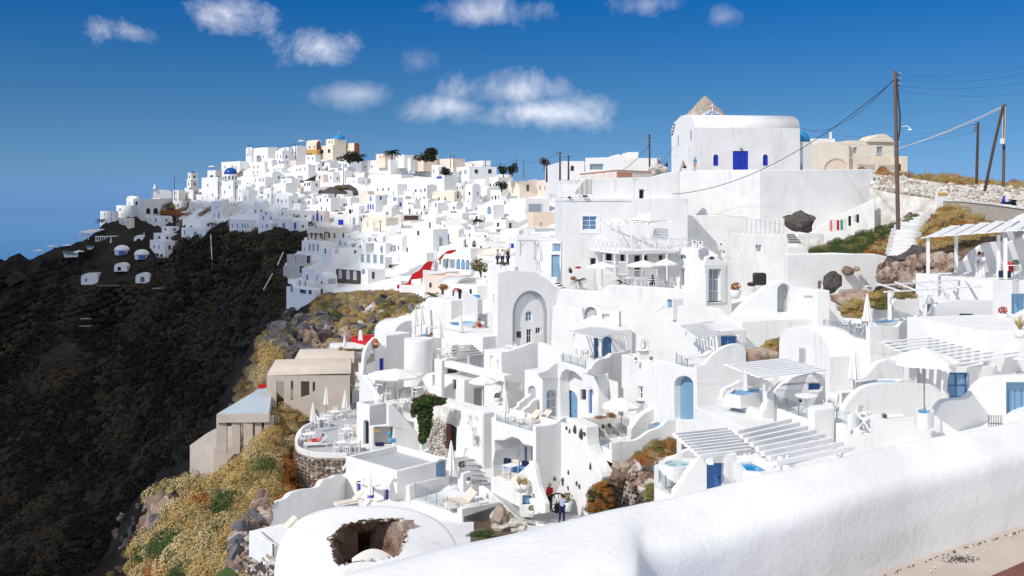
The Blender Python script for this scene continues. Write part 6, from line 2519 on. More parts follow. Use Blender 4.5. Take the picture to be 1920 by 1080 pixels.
swall('arched_gable','white round gable with a fan shaped arched window, left of the other',HO,Pl((1250,106),(1312,104)),[(1250,570),(1255,500),(1258,470),(1300,462),(1320,
463)]+[(1330,470),(1345,480),(1348,570)],[(('a',1272,477,1286,487),(WI,'glass_pane',WP)),(('r',1277,503,1283,535),WDOOR)],th=.6)
swall('door_house','white door house with panelled double doors and a fanlight',HO,Pl((1318,98),(1372,99)),[(1318,600),(1320,500),(1325,482),(1334,479),(1350,486),(1356,490),
(1372,490),(1372,600)],[(('r',1328,504,1351,567),WDOOR),(('a',1330,481,1341,487),DARKP)],th=.5)
rt=empty('door_frame',P(1340,567,97.8),'grey stepped frame around the panelled double doors','frame')
mb=MB()
p_=Pl((1318,98),(1372,99))
panel(mb,p_,uvs(p_,[(1320,568),(1320,496),(1360,496),(1360,568)]),[uvs(p_,[(1328,567.5),(1328,504),(1351,504),(1351,567.5)])],.12,True,0,.12)
mb.build('surround',WD,rt,bevel=.02)
mb=MB()
mb.bar(P(1326,566,97.4),P(1352,565,97.6),.3,.08)
mb.build('doorstep',MD,rt,fix=False)
put('pot',1379,560,93,0,'brown leafy plant in a big round white jar beside the double doors',plant='leaf_rust',scale=2.)
block(WH,'tall plain white block behind the double doors with a crossed little window',HO,(1415,108),1370,1476,441,620,yaw=6,oR=[(('r',1417,459,1429,473),(WI,'glass_pane',
WP))],roof=FL)
lattice('white crossed railing on the roof left of the tall plain block',Pl((1345,104),(1370,104)),1345,1371,447,463,2,group=None,cat='railing')
lattice('white crossed railing on the lower roof right of the fan window',Pl((1386,103),(1420,103)),1386,1418,465,487,2,group=None,cat='railing')
rt=empty('stair_railing',P(1440,500,102),'slanting white stair rail on the wall of the tall plain block','railing')
for k in range(2):
 mb=MB()
 mb.bar(P(1418,473+9*k,102.5),P(1447,500+9*k,101),.06)
 mb.build('rail',WP,rt,fix=False)
for k in range(5):
 px=1420+k*6.4
 mb=MB()
 mb.bar(P(px,475+k*6,102.4-.3*k),P(px,486+k*6,102.4-.3*k),.05)
 mb.build('baluster',WP,rt,fix=False)
for k,px in enumerate((1302,1313,1357,1352)):
 py=(452,453,470,456)[k]
 rt=empty('chimney',P(px,py+12,103),'small square white chimney with a black hole, %s'%['first of a pair by the balcony','second of a pair by the balcony','lower one over the door house',
 'behind the door house'][k],'chimney')
 mb=MB()
 mb.box(P(px,py+6,103),(.5,.5,.75))
 mb.build('stack','white',rt,bevel=.03)
 mb=MB()
 mb.box(P(px,py+1.5,102.7),(.14,.06,.14))
 mb.build('opening','black',rt,fix=False)
mb=MB()
c=P(1424,526,92)
mb.box(c+V3((0,0,.15)),(1.15,.9,1.15))
mb.box(c+V3((-.75,0,-.35)),(.7,.8,.35))
tag(mb.build('covered_grill',MD,bevel=.18,segs=3),'black covered object standing above the sloping shoulder wall','cover')
rt=empty('corrugated_fence',P(1430,438,112),'white corrugated sheet screen on the flat roof','screen')
pc=Pl((1394,112),(1472,112))
for i in range(17):
 x0=1396+i*4.4
 mb=MB()
 panel(mb,pc,uvs(pc,[(x0,438),(x0+1.2,409+(i%2)),(x0+4.4,409+(i%2)),(x0+3.6,438)]),[],.05,True,0,-.12*(i%2))
 mb.build('sheet',WP if i%2 else WD,rt,fix=False)
# church podium, church and what stands beside it
swall('podium_wall','high smooth white wall below the church, lit left part','wall',Pl((1262,124),(1425,121)),[(1262,600),(1262,330),(1285,322),(1310,319),(1426,318),(1426,
600)],th=1.)
swall('podium_wall','high smooth white wall below the church, shaded right part','wall',Pl((1425,121),head=13),[(1425,600),(1425,318),(1440,319),(1634,317),(1638,330),(1638,
600)],th=1.)
block(WH,'low white ledge building at the foot of the high smooth wall',HO,(1266,118),1262,1400,404,560,yaw=3,roof=FL)
rt,pL_,pR_=block('church','white church with a barrel roof, blue double door and two arched windows','church',(1303,131),1262,1500,239,330,yaw=6,oL=[(('r',1294,244,1296.5,
264),DARKP),(('r',1270.5,254,1272.5,274),DARKP),(('r',1291.5,281,1295,318),SHUT),(('r',1268,290,1272,318),SHUT)],oR=[(('a',1337,289,1347,311),(WI,'deep_blue','deep_blue')),
(('a',1430,289,1440,311),(WI,'deep_blue','deep_blue')),(('r',1374,283,1403,318.5),BDOOR)],roof='vaultL',rise=2.1,reveal=.12)
for x0 in(1337,1430):
 mb=MB()
 panel(mb,pR_,uvs(pR_,hole_px(('a',x0-.8,288,x0+10.8,311.5))),[uvs(pR_,hole_px(('a',x0+.2,289.4,x0+9.8,310.8)))],.06,True,0,.03)
 mb.build('window_surround',WP,rt)
mb=MB()
mb.lathe(pR_.pt(1389,279,.15),[(.10,-.12),(.2,0.),(.12,.14)],10)
mb.build('door_lamp',MG,rt,smooth=True)
mb=MB()
mb.bar(pR_.pt(1388.5,283.5,-.03),pR_.pt(1388.5,318,-.03),.06,.05)
mb.build('door_joint','dome_blue',rt,fix=False)
block('chapel','lower white vaulted nave behind the left face of the church','church',(1276,139),1259,1330,246,330,yaw=6,roof='vaultL',rise=1.6)
rt=empty('church_dome',P(1500,266,139),'bright turquoise church dome half hidden behind the right end of the church','dome')
mb=MB()
c=P(1497,266,139)
prof=[(1.62*math.cos(a),1.62*math.sin(a))for a in[math.pi/2*k/9 for k in range(10)]]
mb.lathe(c,prof,24)
mb.build('cupola','turquoise',rt,smooth=True)
block(WH,'grey shaded block under the turquoise dome with a small blue door',HO,(1500,133),1494,1522,266,330,yaw=3,oR=[(('r',1499.5,306,1504.5,318),BDOOR)],roof=FL,m=WD)  # dimmer white puts the shade of this block into its colour
for lab,px,py,Y in(('white cross on the left gable of the church',1300.5,223,133),('white cross on the lower nave of the church',1277,229,139),('white cross above the blue belfry of the church',
1335.5,207,138)):
 rt=empty('cross',P(px,py,Y),lab,'cross')
 mb=MB()
 c=P(px,py,Y)
 mb.bar(c,c+V3((0,0,.95)),.07)
 mb.build('upright',WP,rt,fix=False)
 mb=MB()
 mb.bar(c+V3((-.25,0,.65)),c+V3((.25,0,.65)),.07)
 mb.build('crossbar',WP,rt,fix=False)
pb=Pl((1319,138.5),(1352,138.5))
rt=empty('belfry',P(1335,224,138.5),'blue and white arched belfry with a bell above the church roof','belfry')
outer=[(1320,226),(1320,212),(1326,211.5)]+[(1335.5-8*math.cos(math.pi*k/8),211-4.5*math.sin(math.pi*k/8))for k in range(9)]+[(1351,212),(1351,226)]
hole=[(1330.5,225),(1330.5,214)]+[(1335.5-5*math.cos(math.pi*k/8),214-3.5*math.sin(math.pi*k/8))for k in range(1,8)]+[(1340.5,214),(1340.5,225)]
mb=MB()
panel(mb,pb,uvs(pb,outer),[uvs(pb,hole)],.7)
mb.build('frame','white',rt)
mb=MB()
for xs in((1321.5,1330),(1341,1349.5)):
 panel(mb,pb,uvs(pb,[(xs[0],223.5),(xs[0],213.5),(xs[1],212.5),(xs[1],223.5)]),[],.05,True,0,.03)
band_o=[(1335.5-7.2*math.cos(math.pi*k/8),213.5-5.3*math.sin(math.pi*k/8))for k in range(9)]
band_i=[(1335.5+5.4*math.cos(math.pi*k/8),213.8-4.*math.sin(math.pi*k/8))for k in range(9)]
panel(mb,pb,uvs(pb,band_o+band_i),[],.05,True,0,.035)
mb.build('blue_panel','turquoise',rt)
mb=MB()
mb.lathe(pb.pt(1335.5,222,-.3),[(.20,0),(.16,.1),(.10,.3),(.04,.36)],12)
mb.build('bell','wood_dark',rt,smooth=True)
rt=empty('windmill',P(1322,330,152),'old windmill with a conical pale grey stone roof behind the church','windmill')
c=P(1322,230,152)
mb=MB()
mb.lathe(c+V3((0,0,-8)),[(3.9,0),(3.8,7.6),(3.75,8.)],30)
mb.build('tower',SL,rt)
mb=MB()
H=(230-180)/F*152
prof=[(4.*(1-t)+.03,H*t)for t in[k/16 for k in range(17)]]
mb.lathe(c,prof,44)
mb.v=[tuple(V3(v)*1.+V3((noise.noise(V3(v)*2.2)*.07,noise.noise(V3(v)*2.+V3((5,0,0)))*.07,0)))for v in mb.v]
mb.build('roof','mill_stone',rt,fix=False)
mb=MB()
rr=random.Random(9)
for k in range(900):
 t=rr.random()**.7*.97
 t=1-t if rr.random()<0 else t
 a=rr.uniform(math.pi,2*math.pi)
 r_=4.*(1-t)+.02
 mb.box((c.x+r_*math.cos(a),c.y+r_*math.sin(a),c.z+H*t),(rr.uniform(.12,.3),rr.uniform(.12,.3),rr.uniform(.06,.14)),rr.uniform(0,3),mi=k%2)
o=mb.build('roof_stone',['mill_stone',SL],rt,fix=False)
o['kind']='stuff'
rt=empty('flag',P(1264,240,133),'blue and white striped flag hanging at the left corner of the church','flag')
mb=MB()
mb.tube([P(1266,246,132),P(1265,228,131.5)],.03,6)
mb.build('pole',WP,rt,fix=False)
for k in range(7):
 mb=MB()
 a,b=P(1265.5-k*.55,233+k*3.,131.4),P(1262.3-k*.5,234.5+k*3.1,131.2)
 mb.bar(a,b,.03,.22)
 mb.build('stripe','deep_blue' if k%2==0 else FW,rt,fix=False)
person('person in a turquoise shirt and pink shorts standing by the church corner',1303,320,127,2.7,dict(har=(.10,.22,1.2),hal=(-.1,.22,1.2)),top='fabric_teal',legs='fabric_pink',
long_legs=False,hat='fabric_pink',bag='black')
person('shirtless seated person on the church terrace wall',1284,320,128,1.9,dict(pelvis=(0,0,.45),waist=(0,.05,.62),chest=(0,.15,.86),neck=(0,.22,1.),head=(0,.3,1.14),shl=(-.18,
.15,.96),shr=(.18,.15,.96),ell=(-.22,.35,.75),hal=(-.12,.55,.68),elr=(.22,.35,.75),har=(.12,.55,.68),hil=(-.1,0,.45),hir=(.1,0,.45),knl=(-.12,.42,.55),knr=(.12,.42,.55),anl=(-.12,
.6,.1),anr=(.12,.6,.1),tol=(-.12,.75,.05),tor=(.12,.75,.05)),topless=True,legs='wood_dark',long_legs=False,skin='skin')
person('person with a blue backpack bending at the left of the church',1249,322,129,-2.6,dict(chest=(0,.12,1.28),neck=(0,.2,1.4),head=(0,.28,1.5)),top='fabric_teal',legs=FN,
bag='fabric_blue',scale=.95)
person('person with a white cap and red top farther left of the church',1236,321,131,-2.2,dict(),top='fabric_red',legs=FN,hat=FW,scale=.95)
boulder('pale grey rock at the left foot of the church walk',1233,323,127,3.,SL,rr,3,(1.2,.8,.7))
rt,pL_,pR_=block('villa','sand coloured villa with large arches and balconies, right of the church','villa',(1592,150),1540,1676,263,340,yaw=3,oR=[(('r',1600,276,1607,288),
('plain','glass_pane',GP)),(('r',1644,275,1655,293),('plain','glass_pane',GP)),(('a',1606,312,1626,335),('plain','orange','sand')),(('a',1643,312,1667,335),('plain','orange',
'sand'))],roof=FL,m='cream')
mb=MB()
pv=Pl((1625,149.8),(1678,149.9))
panel(mb,pv,uvs(pv,[(1625,264)]+crv([(1628,262),(1638,258),(1648,252),(1657,251),(1668,256),(1675,263)],3)+[(1676,266),(1625,266)]),[],6.)
mb.build('vault','cream',rt)
for k,x0 in enumerate((1602,1640)):
 p2=Pl((1600,149.2),(1680,149.4))
 bal=MB()
 for z in(295,302.5):
  bal.bar(p2 .pt(x0,z),p2 .pt(x0+30,z),.06)
 for i in range(7):
  bal.bar(p2 .pt(x0+i*5,295),p2 .pt(x0+i*5,302.5),.05)
  if i<6:
   bal.bar(p2 .pt(x0+i*5,295),p2 .pt(x0+i*5+5,302.5),.035)
   bal.bar(p2 .pt(x0+i*5+5,295),p2 .pt(x0+i*5,302.5),.035)
 bal.build('balustrade','sand',rt,fix=False)
block('villa_wing','sand coloured wing with one huge arch, left of the villa','villa',(1540,149),1519,1592,266,340,yaw=3,oR=[(('a',1545,297,1592,335),('plain','sand','cream'))],
roof=FL,m='cream')
block('villa_roof','pale flat roof with a little bell stack behind the sand coloured wing',HO,(1520,156),1514,1566,260,300,yaw=3,roof=FL,m=WF)
block('chimney','tiny white belfry stack on the villa roof','chimney',(1557,154),1554.5,1560,248,262,yaw=3,roof=FL,m=WF)
block('villa_annex','lower cream annex with a dark doorway right of the villa','villa',(1690,148),1676,1702,293,330,yaw=3,oL=[(('r',1680,307,1689,322),('plain','wood_dark',
'cream'))],roof=FL,m='cream')
pa=Pl((1086,128),(1160,121))
rt=empty('peach_house',P(1160,332,125),'peach and terracotta panelled roof wall behind the large house',HO)
for(p_,x0,x1,yt0,yt1,yb,nn)in((pa,1088,1155,325,318,333,4),(Pl((1155,121.5),(1222,124)),1155,1222,318,321,332,2)):
 mb=MB()
 panel(mb,p_,uvs(p_,[(x0,345),(x0,yt0),(x1,yt1),(x1,345)]),[],.4)
 mb.build('wall','white',rt)
 for i in range(nn):
  a,b=x0+(x1-x0)*(i+.06)/nn,x0+(x1-x0)*(i+.9)/nn
  ta=yt0+(yt1-yt0)*(a-x0)/(x1-x0)+5
  tb=yt0+(yt1-yt0)*(b-x0)/(x1-x0)+5
  mb=MB()
  panel(mb,p_,uvs(p_,[(a,yb),(a,ta),(b,tb),(b,yb)]),[],.03,True,0,.03)
  mb.build('painted_panel','pink' if i%2 or nn==4 else 'orange',rt)
 mb=MB()
 mb.bar(p_.pt(x0,yt0+1.2,.06),p_.pt(x1,yt1+1.2,.06),.12,.12)
 mb.build('cornice','orange',rt,fix=False)
block(WH,'white villa with a dark glazed veranda behind the peach wall',HO,(1136,160),1088,1232,296,360,yaw=5,oL=[(('r',1093,308,1098,322),DARKP)],oR=[],roof=FL,m=WF)
swall('veranda_front','white front with a wide shaded veranda opening',HO,Pl((1098,158),(1148,158)),[(1098,340),(1098,296),(1140,295),(1148,292),(1160,289),(1172,294),(1172,
340)],[(('r',1106,307,1132,319),('plain','glass_pane',WP))],th=.4,m=WF)
block(WH,'white tower block behind the veranda villa',HO,(1180,165),1166,1197,285,340,yaw=5,oR=[(('r',1183,308,1187,314),DARKP),(('r',1190,308,1193,313),DARKP)],roof=FL,m=WF)
block(WH,'white house with small square window left of the veranda villa',HO,(1055,158),1022,1096,302,370,yaw=5,oR=[(('r',1070,311,1077,321),DARKP)],roof=FL,m=WF)
# hillside at the upper right
def rubble(name,label,poly,n,s0,s1,mats,rr,Yf,kind_count=300,group=None):
 0
 rt=None
 out=[]
 x0,x1=min(p[0]for p in poly),max(p[0]for p in poly)
 y0,y1=min(p[1]for p in poly),max(p[1]for p in poly)
 meshes=[]
 for k in range(10):
  bm=bmesh.new()
  bmesh.ops.create_icosphere(bm,subdivisions=1,radius=.5)
  sd=V3((rr.uniform(0,50),)*3)
  for v in bm.verts:
   v.co=V3((v.co.x*1.2,v.co.y,v.co.z*.7))*(1+.6*noise.noise(v.co*1.7+sd))
  me=bpy.data.meshes.new(name)
  bm.to_mesh(me)
  bm.free()
  me.materials.append(MATS[mats[k%len(mats)]])
  meshes.append(me)
 pts=[]
 while len(pts)<n:
  px,py=rr.uniform(x0,x1),rr.uniform(y0,y1)
  if in_poly(px,py,poly):
   pts.append((px,py,rr.uniform(s0,s1)*(1.7 if rr.random()<.12 else 1)))
 pts.sort(key=lambda t:-t[2])
 o=empty(name+'_pile',P(sum(p[0]for p in pts)/n,sum(p[1]for p in pts)/n,Yf(pts[0][0],pts[0][1])),label,'stones',group)
 po=o.location.copy()
 mbs=[MB()for _ in mats]
 for i,(px,py,s)in enumerate(pts):
  Y=Yf(px,py)
  M=Matrix.Translation(P(px,py,Y))@Matrix.Rotation(rr.uniform(0,6),4,'Z')@Matrix.Rotation(rr.uniform(-.4,.4),4,'X')@Matrix.Scale(s,4)
  k=rr.randrange(10)
  if i<kind_count:
   c=bpy.data.objects.new(name,meshes[k])
   COL.objects.link(c)
   c.parent=o
   M.translation-=po
   c.matrix_local=M
  else:
   mbs[k%len(mats)].add([M@v.co for v in meshes[k].vertices],[tuple(p.vertices)for p in meshes[k].polygons])
 for m_,b in zip(mats,mbs):
  if b.v:
   q=b.build(name+'_bed',m_,o,fix=False)
   q['kind']='stuff'
 return o
rr=random.Random(31)
Yhill=lambda px,py:118+(px-1640)*.03+(380-py)*.18
mb=MB()
pp=[(1636,330),(1636,352),(1672,362),(1750,372),(1790,378),(1930,392),(2100,400)]
tp=[(1636,326),(1700,334),(1760,342),(1800,346),(1860,356),(1930,354),(2100,352)]
vs=[P(x,y,Yhill(x,y)+.2)for x,y in[(1636,327),(1680,331),(1720,336),(1770,344),(1820,350),(1870,348),(1930,350),(2100,352)]]
vs+=[P(x,y,Yhill(x,y)+.2)for x,y in[(1636,356),(1680,364),(1720,370),(1770,378),(1820,384),(1870,392),(1930,400),(2100,412)]]
mb.add(vs,[(i,i+1,9+i,8+i)for i in range(7)])
tag(mb.build('stone_bank',SL,fix=False),kind='structure')
rubble('stone','bank of pale tumbled stones along the ridge at the upper right',[(1637,328),(1700,337),(1760,346),(1800,350),(1850,348),(1925,350),(2010,352),(2010,408),(1925,
396),(1850,386),(1790,376),(1740,369),(1672,360),(1637,352)],1500,.45,.85,[SL,SL,'white_old',ST,SL],rr,Yhill)
swall('retaining_wall','weathered grey brown retaining wall above the ochre bushes','wall',Pl((1768,108),(1960,92)),[(1768,398),(1768,376),(1800,377),(1860,383),(1925,392),
(1990,400),(1990,440),(1925,425),(1850,412),(1800,405)],th=.5,m='mortar',bevel=0)
swall('low_wall','thin pale cap on the weathered retaining wall','wall',Pl((1768,107.8),(1960,91.8)),[(1767,377),(1768,374),(1800,375),(1860,381),(1925,390),(1990,398),(1990,
401),(1925,393),(1860,384),(1800,378)],th=.6,m='white_old',bevel=0)
swall('white_wall','low crumbly white wall running behind the leaning dark pole','wall',Pl((1628,116),(1755,112)),[(1628,440),(1628,352),(1660,360),(1700,366),(1735,372),(1757,
376),(1757,402),(1735,400),(1705,398),(1690,410),(1670,425),(1650,440),(1640,470)],th=.4,m='white_old',bevel=.03)
mb=MB()
rt=empty('white_pillar',P(1772,402,109),'small white pillar with an orange brown plaque','pillar')
p_=Pl((1757,109),(1778,109))
mb=MB()
panel(mb,p_,uvs(p_,[(1757,400),(1757,359),(1777,359),(1777,378),(1764,398)]),[],.5)
mb.build('shaft','white',rt)
mb=MB()
panel(mb,p_,uvs(p_,[(1758.5,367),(1758.5,361),(1775.5,361),(1775.5,367)]),[],.05,True,0,.04)
mb.build('plaque','ochre',rt)
swall('white_wall','bright white wall behind the clothes line, below the church podium','wall',Pl((1470,118),(1645,114)),[(1470,560),(1470,440),(1520,436),(1560,412),(1580,
400),(1640,372),(1640,440),(1600,460),(1560,470),(1520,480),(1520,560)],th=.4)
rt=empty('clothes_line',P(1585,418,112),'clothes line stretched along the bright white wall','line')
mb=MB()
mb.tube([P(1556,411,112),P(1580,414,111.5),P(1612,402,112.5)],.012,5)
mb.build('rope',MG,rt,fix=False)
cl=[(1558,413,'fabric_pink',1.3,'pale pink shirt hanging first on the line'),(1564,411,FW,1.4,'white cloth beside the pink shirt on the line'),(1571,413,'fabric_red',1.2,'red shirt on the clothes line'),
(1578,412,'fabric_green',1.25,'green cloth beside the red shirt on the line'),(1585,411,FW,1.5,'long white cloth beside the green one on the line'),(1593,405,'black',1.2,'black and white patterned cloth on the line'),
(1603,403,'fabric_stripe',.8,'pale blue striped cloth near the right end of the line'),(1608,402,FN,1.,'navy shorts at the right end of the line')]
for(px,py,m_,h,lab)in cl:
 mb=MB()
 c=P(px,py,111.8)
 w=.30
 nn=5
 top=[c+V3((-w/2+w*i/nn,.03*math.sin(i*2.1),0))for i in range(nn+1)]
 bot=[q+V3((.02,.05*math.sin(i*1.7),-h*(.9+.1*(i%2))))for i,q in enumerate(top)]
 mb.add(top+bot,[(i,i+1,nn+2+i,nn+1+i)for i in range(nn)])
 tag(mb.build('laundry',m_,fix=False),lab,'laundry','laundry on the clothes line')
boulder('big grey boulder set in the white wall below the church podium',1500,414,112,3.,SD,rr,3,(1.35,.7,.8))
boulder('large grey boulder in the whitewashed bank',1560,530,83,1.9,SD,rr,3,(.9,.6,1.))
boulder('reddish brown boulder above the large grey one',1589,508,84,1.,SB,rr,2,(1,.7,.9))
boulder('flat pale brown stone right of the reddish boulder',1606,504,84,.9,ST,rr,2,(1,.6,.5))
boulder('grey rock on the white wall below the creeping plants',1640,488,86,.9,SD,rr,2,(1,.7,.8))
boulder('big rounded grey boulder at the foot of the white stairs',1722,478,84,2.2,SD,rr,3,(1.3,.8,.7))
boulder('dark flat rock ledge under the end of the white stairs',1680,487,85,3.4,SD,rr,3,(1.4,.6,.35))
boulder('reddish round bush covered rock left of the platform',1663,506,80,1.3,SB,rr,3,(1,.8,1.))
boulder('tan rock mass below the boulder at the stairs, left',1700,510,80,2.4,'rock_tan',rr,3,(1.3,.8,.7))
boulder('tan rock mass behind the platform pergola',1765,498,78,2.8,'rock_tan',rr,3,(1.3,.8,.65))
boulder('brown rock under the whitewashed bank, behind the closed parasol',1605,560,76,2.6,'rock_tan',rr,3,(1.3,.8,.55))
boulder('tan rock below the long plain wall, left',1405,668,64,1.4,'rock_tan',rr,3,(1.4,.8,.6))
boulder('tan rock below the long plain wall, right',1430,664,64,1.3,ST,rr,3,(1.3,.8,.7))
boulder('grey block of rubble wall at the far right edge behind the scooter',1990,395,110,3.,SL,rr,2)
rt=empty('staircase',P(1700,478,86),'wide whitewashed staircase climbing between the creeping plants and the ochre bushes','stairs')
lv=[(1672,1730,475),(1674,1727,467),(1675,1725,459),(1677,1724,451),(1678,1725,443),(1680,1727,436),(1682,1729,429),(1687,1732,422),(1692,1735,415),(1700,1737,409),(1713,1741,
403),(1722,1745,398)]
for i,(xa,xb,py)in enumerate(lv):
 Y=86+i*2.1
 mb=MB()
 q=[P(xa,py,Y),P(xb,py-1,Y+.2)]
 a,b=q
 zt_=a.z
 mb.prism([(a.x,a.y),(b.x,b.y),(b.x+.4,b.y+2.6),(a.x+.4,a.y+2.6)],zt_-.7,zt_)
 mb.build('step','white',rt,bevel=.03)
swall('white_wall','low white wall at the foot of the whitewashed staircase','wall',Pl((1632,88),(1680,84)),[(1632,495),(1640,484),(1665,476),(1678,470),(1682,480),(1660,484),
(1650,490)],th=.5)
swall('white_wall','long plain white wall under the creeping green plants','wall',Pl((1475,90),(1650,87)),[(1475,560),(1475,476),(1560,474),(1650,478),(1650,560)],th=.5)
block('white_step','low white ledge beside the stacked dark timber','ledge',(1476,97),1473,1512,463,480,yaw=4,roof=FL)
block('white_plinth','whitewashed rough plinth under the big grey boulder','plinth',(1503,102),1497,1545,438,470,yaw=4,roof=FL,m='white_old')
rt=empty('timber_stack',P(1482,456,99),'stack of dark brown timber beside the plinth','timber')
for i in range(6):
 mb=MB()
 a=P(1476+i*.6,440+i*3,99)
 mb.box(a+V3((.35+i*.05,0,0)),(.7+i*.1,.5,.10))
 mb.build('plank','wood_dark',rt,fix=False)
rt=empty('scooter',P(1890,387,100),'dark blue motor scooter parked on the ridge road at the right edge','scooter')
c=P(1890,386,100)
mb=MB()
mb.tube([c+V3((-.4,0,.3)),c+V3((-.1,0,.28)),c+V3((.35,0,.34)),c+V3((.8,0,.5))],[.14,.12,.2,.1],8)
mb.build('body',FN,rt,smooth=True)
mb=MB()
mb.tube([c+V3((-.55,0,.1)),c+V3((-.45,0,.6)),c+V3((-.4,0,1.))],[.14,.17,.08],8)
mb.build('front_shield','deep_blue',rt,smooth=True)
mb=MB()
mb.box(c+V3((.4,0,.6)),(.7,.28,.1))
mb.build('saddle','black',rt,bevel=.03)
mb=MB()
mb.bar(c+V3((-.42,-.3,1.)),c+V3((-.42,.3,1.)),.04)
mb.build('handlebar',MD,rt,fix=False)
for sx in(-.62,.62):
 mb=MB()
 mb.tube([c+V3((sx,-.06,.12)),c+V3((sx,.06,.12))],.24,14)
 mb.build('wheel','black',rt,fix=False)
def pole(label,px0,py0,px1,py1,Y,r0,r1,m='pole_wood',name='utility_pole',arms=(),cat='pole',group=None):
 a,b=P(px0,py0,Y),P(px1,py1,Y)
 rt=empty(name,a,label,cat,group)
 mb=MB()
 mb.tube([a-V3((0,0,.5)),a.lerp(b,.5),b],[r0,(r0+r1)/2,r1],8)
 mb.build('shaft',m,rt,fix=False)
 for(t,l0,l1)in arms:
  q=a.lerp(b,t)
  mb=MB()
  mb.bar(q+V3((l0,0,0)),q+V3((l1,0,0)),r1*.6)
  mb.build('cross_arm',MD,rt,fix=False)
  for x in(l0,l1):
   mb=MB()
   mb.lathe(q+V3((x,0,0)),[(r1*.45,0),(r1*.5,r1*.8),(r1*.25,r1*1.4)],8)
   mb.build('insulator',MG,rt,fix=False)
 return rt
big=pole('tall brown wooden utility pole standing at the head of the green plants',1684,420,1678,133,88,.20,.16,arms=((.975,-.1,.45),(.94,-.1,.45),(.905,-.1,.45)))
mb=MB()
mb.tube([P(1681,146,87.8),P(1684,180,87.7),P(1687.5,215,87.7),P(1687,245,87.7),P(1684,262,87.7)],.07,6)
mb.build('cable_loop',MD,big,fix=False)
mb=MB()
mb.tube([P(1686,238,88),P(1700,236,87.6),P(1706,240,87.5)],.035,6)
mb.lathe(P(1706,244,87.5),[(.22,0),(.16,.06),(.05,.14)],10)
mb.build('street_lamp',WP,big,fix=False)
pole('thin dark pole standing alone near the right edge',1831,336,1834,229,112,.17,.14,m='wood_dark',arms=((.955,-.5,0.),(.90,-.5,0.),(.85,-.5,0.)))
pole('dark strut pole leaning against the far right pole',1846,350,1881,198,108,.17,.15,m='wood_dark',name='strut_pole')
pr_=pole('far right upright pole with pale conduits',1881,342,1884,195,108.5,.17,.15,m='pole_wood')
for dx in(-2.2,2.):
 mb=MB()
 mb.tube([P(1883+dx,200,108),P(1882+dx,272,108)],.045,6)
 mb.build('conduit',WD,pr_,fix=False)
mb=MB()
mb.box(P(1879,265,108),(.4,.3,.6))
mb.build('meter_box',WP,pr_,bevel=.04)
pole('dark pole with many insulators left of the church',1218,325,1218,252,135,.13,.10,m='wood_dark',arms=((.98,-.4,.3),(.90,-.35,.25),(.82,-.35,.2),(.74,-.3,.2),(.66,-.25,
.2)))
def wire(label,a,b,sag,r,m=MD,group=None):
 A,B=P(*a),P(*b)
 pts=[]
 n=22
 for i in range(n+1):
  t=i/n
  q=A.lerp(B,t)
  q.z-=sag*4*t*(1-t)
  pts.append(q)
 mb=MB()
 mb.tube(pts,r,5)
 return tag(mb.build('cable',m,fix=False),label,'cable',group)
wire('thick black cable sagging from the tall brown pole to the left over the podium wall',(1677,150,88),(1262,364,114),2.2,.035)
wire('second black cable sagging from the tall brown pole to the church roof',(1677,147,88),(1503,241,133),1.9,.032)
wire('pale cable bundle from the far right pole down to the villa',(1881,199,108),(1600,300,146),.7,.06,WD)
wire('second thin pale cable from the far right pole towards the villa',(1881,202,108),(1560,300,146),1.1,.03,WD)
for k,(y0,y1)in enumerate(((141,104),(149,122),(161,138),(169,164))):
 wire('thin overhead line from the tall brown pole to the right edge, %s from the top'%NTH[k],(1682,y0,88),(2010,y1,70),.6,.009,group='thin overhead lines')
for k,(y0,y1)in enumerate(((233,238),(240,246),(246,254))):
 wire('very thin overhead line behind the villa, %s from the top'%NTH[k],(1834,y0,112),(1520,y1+8,160),1.2,.012,group='very thin overhead lines')
wire('black cable from the insulator pole down over the peach wall',(1217,272,135),(1150,328,122),.5,.03)
wire('black cable behind the church corner rising to the right',(1222,320,134),(1262,276,136),.4,.025)
wire('grey cable drooping over the white wall below the podium',(1313,400,116),(1475,423,110),-.2,.02,MG)
wire('grey cable along the podium wall to the big boulder',(1340,403,117),(1490,402,112),-1.,.014,MG)
YS=1.22
person('man with dark hair in white shirt and white trousers embracing under the pergola',1834,523,50.5,-1.2,dict(ell=(-.28,.15,1.15),hal=(-.12,.38,1.05),elr=(.28,.12,1.15),
har=(.1,.36,1.1),chest=(0,.05,1.32),head=(0,.12,1.6)),top=WP,legs=WP,sleeves=False)
person('red haired person in white close to the dark haired man under the pergola',1842,523,50.2,2.,dict(ell=(-.25,.15,1.1),hal=(-.1,.3,.95),elr=(.25,.15,1.1),har=(.1,.3,.95)),
top=WP,legs=WP,sleeves=False,hair='terracotta',scale=.95)
mb=MB()
mb.box(P(1892,505,49),(.42,.3,.35),.3)
mb.lathe(P(1893,500,49),[(.2,0),(.26,.12),(.12,.28)],8)
tag(mb.build('red_bag','fabric_red',bevel=.08),'bright red bundle on the table at the right edge','bag')
put('pot',1905,508,49,0,'small green plant beside the bright red bundle',scale=.9)
put('table',1895,520,49,0,'table carrying the red bundle at the right edge',square=True)
mb=MB()
mb.box(P(1884,514,48.8),(.6,.4,.42),.1)
tag(mb.build('crate',FN,bevel=.06),'dark blue crate in front of the table with the red bundle','crate')
rt=empty('ship_wheel',P(1772,553,46),'thin white ornamental wheel on the platform wall under the slatted pergola','ornament')
c=P(1772,553,46.2)
ax,az=V3((.4,-.9,0)).normalized(),V3((0,0,1))
mb=MB()
mb.tube([c+ax*math.cos(2*math.pi*k/18)*.26+az*math.sin(2*math.pi*k/18)*.26 for k in range(19)],.02,5)
mb.build('rim',WP,rt,fix=False)
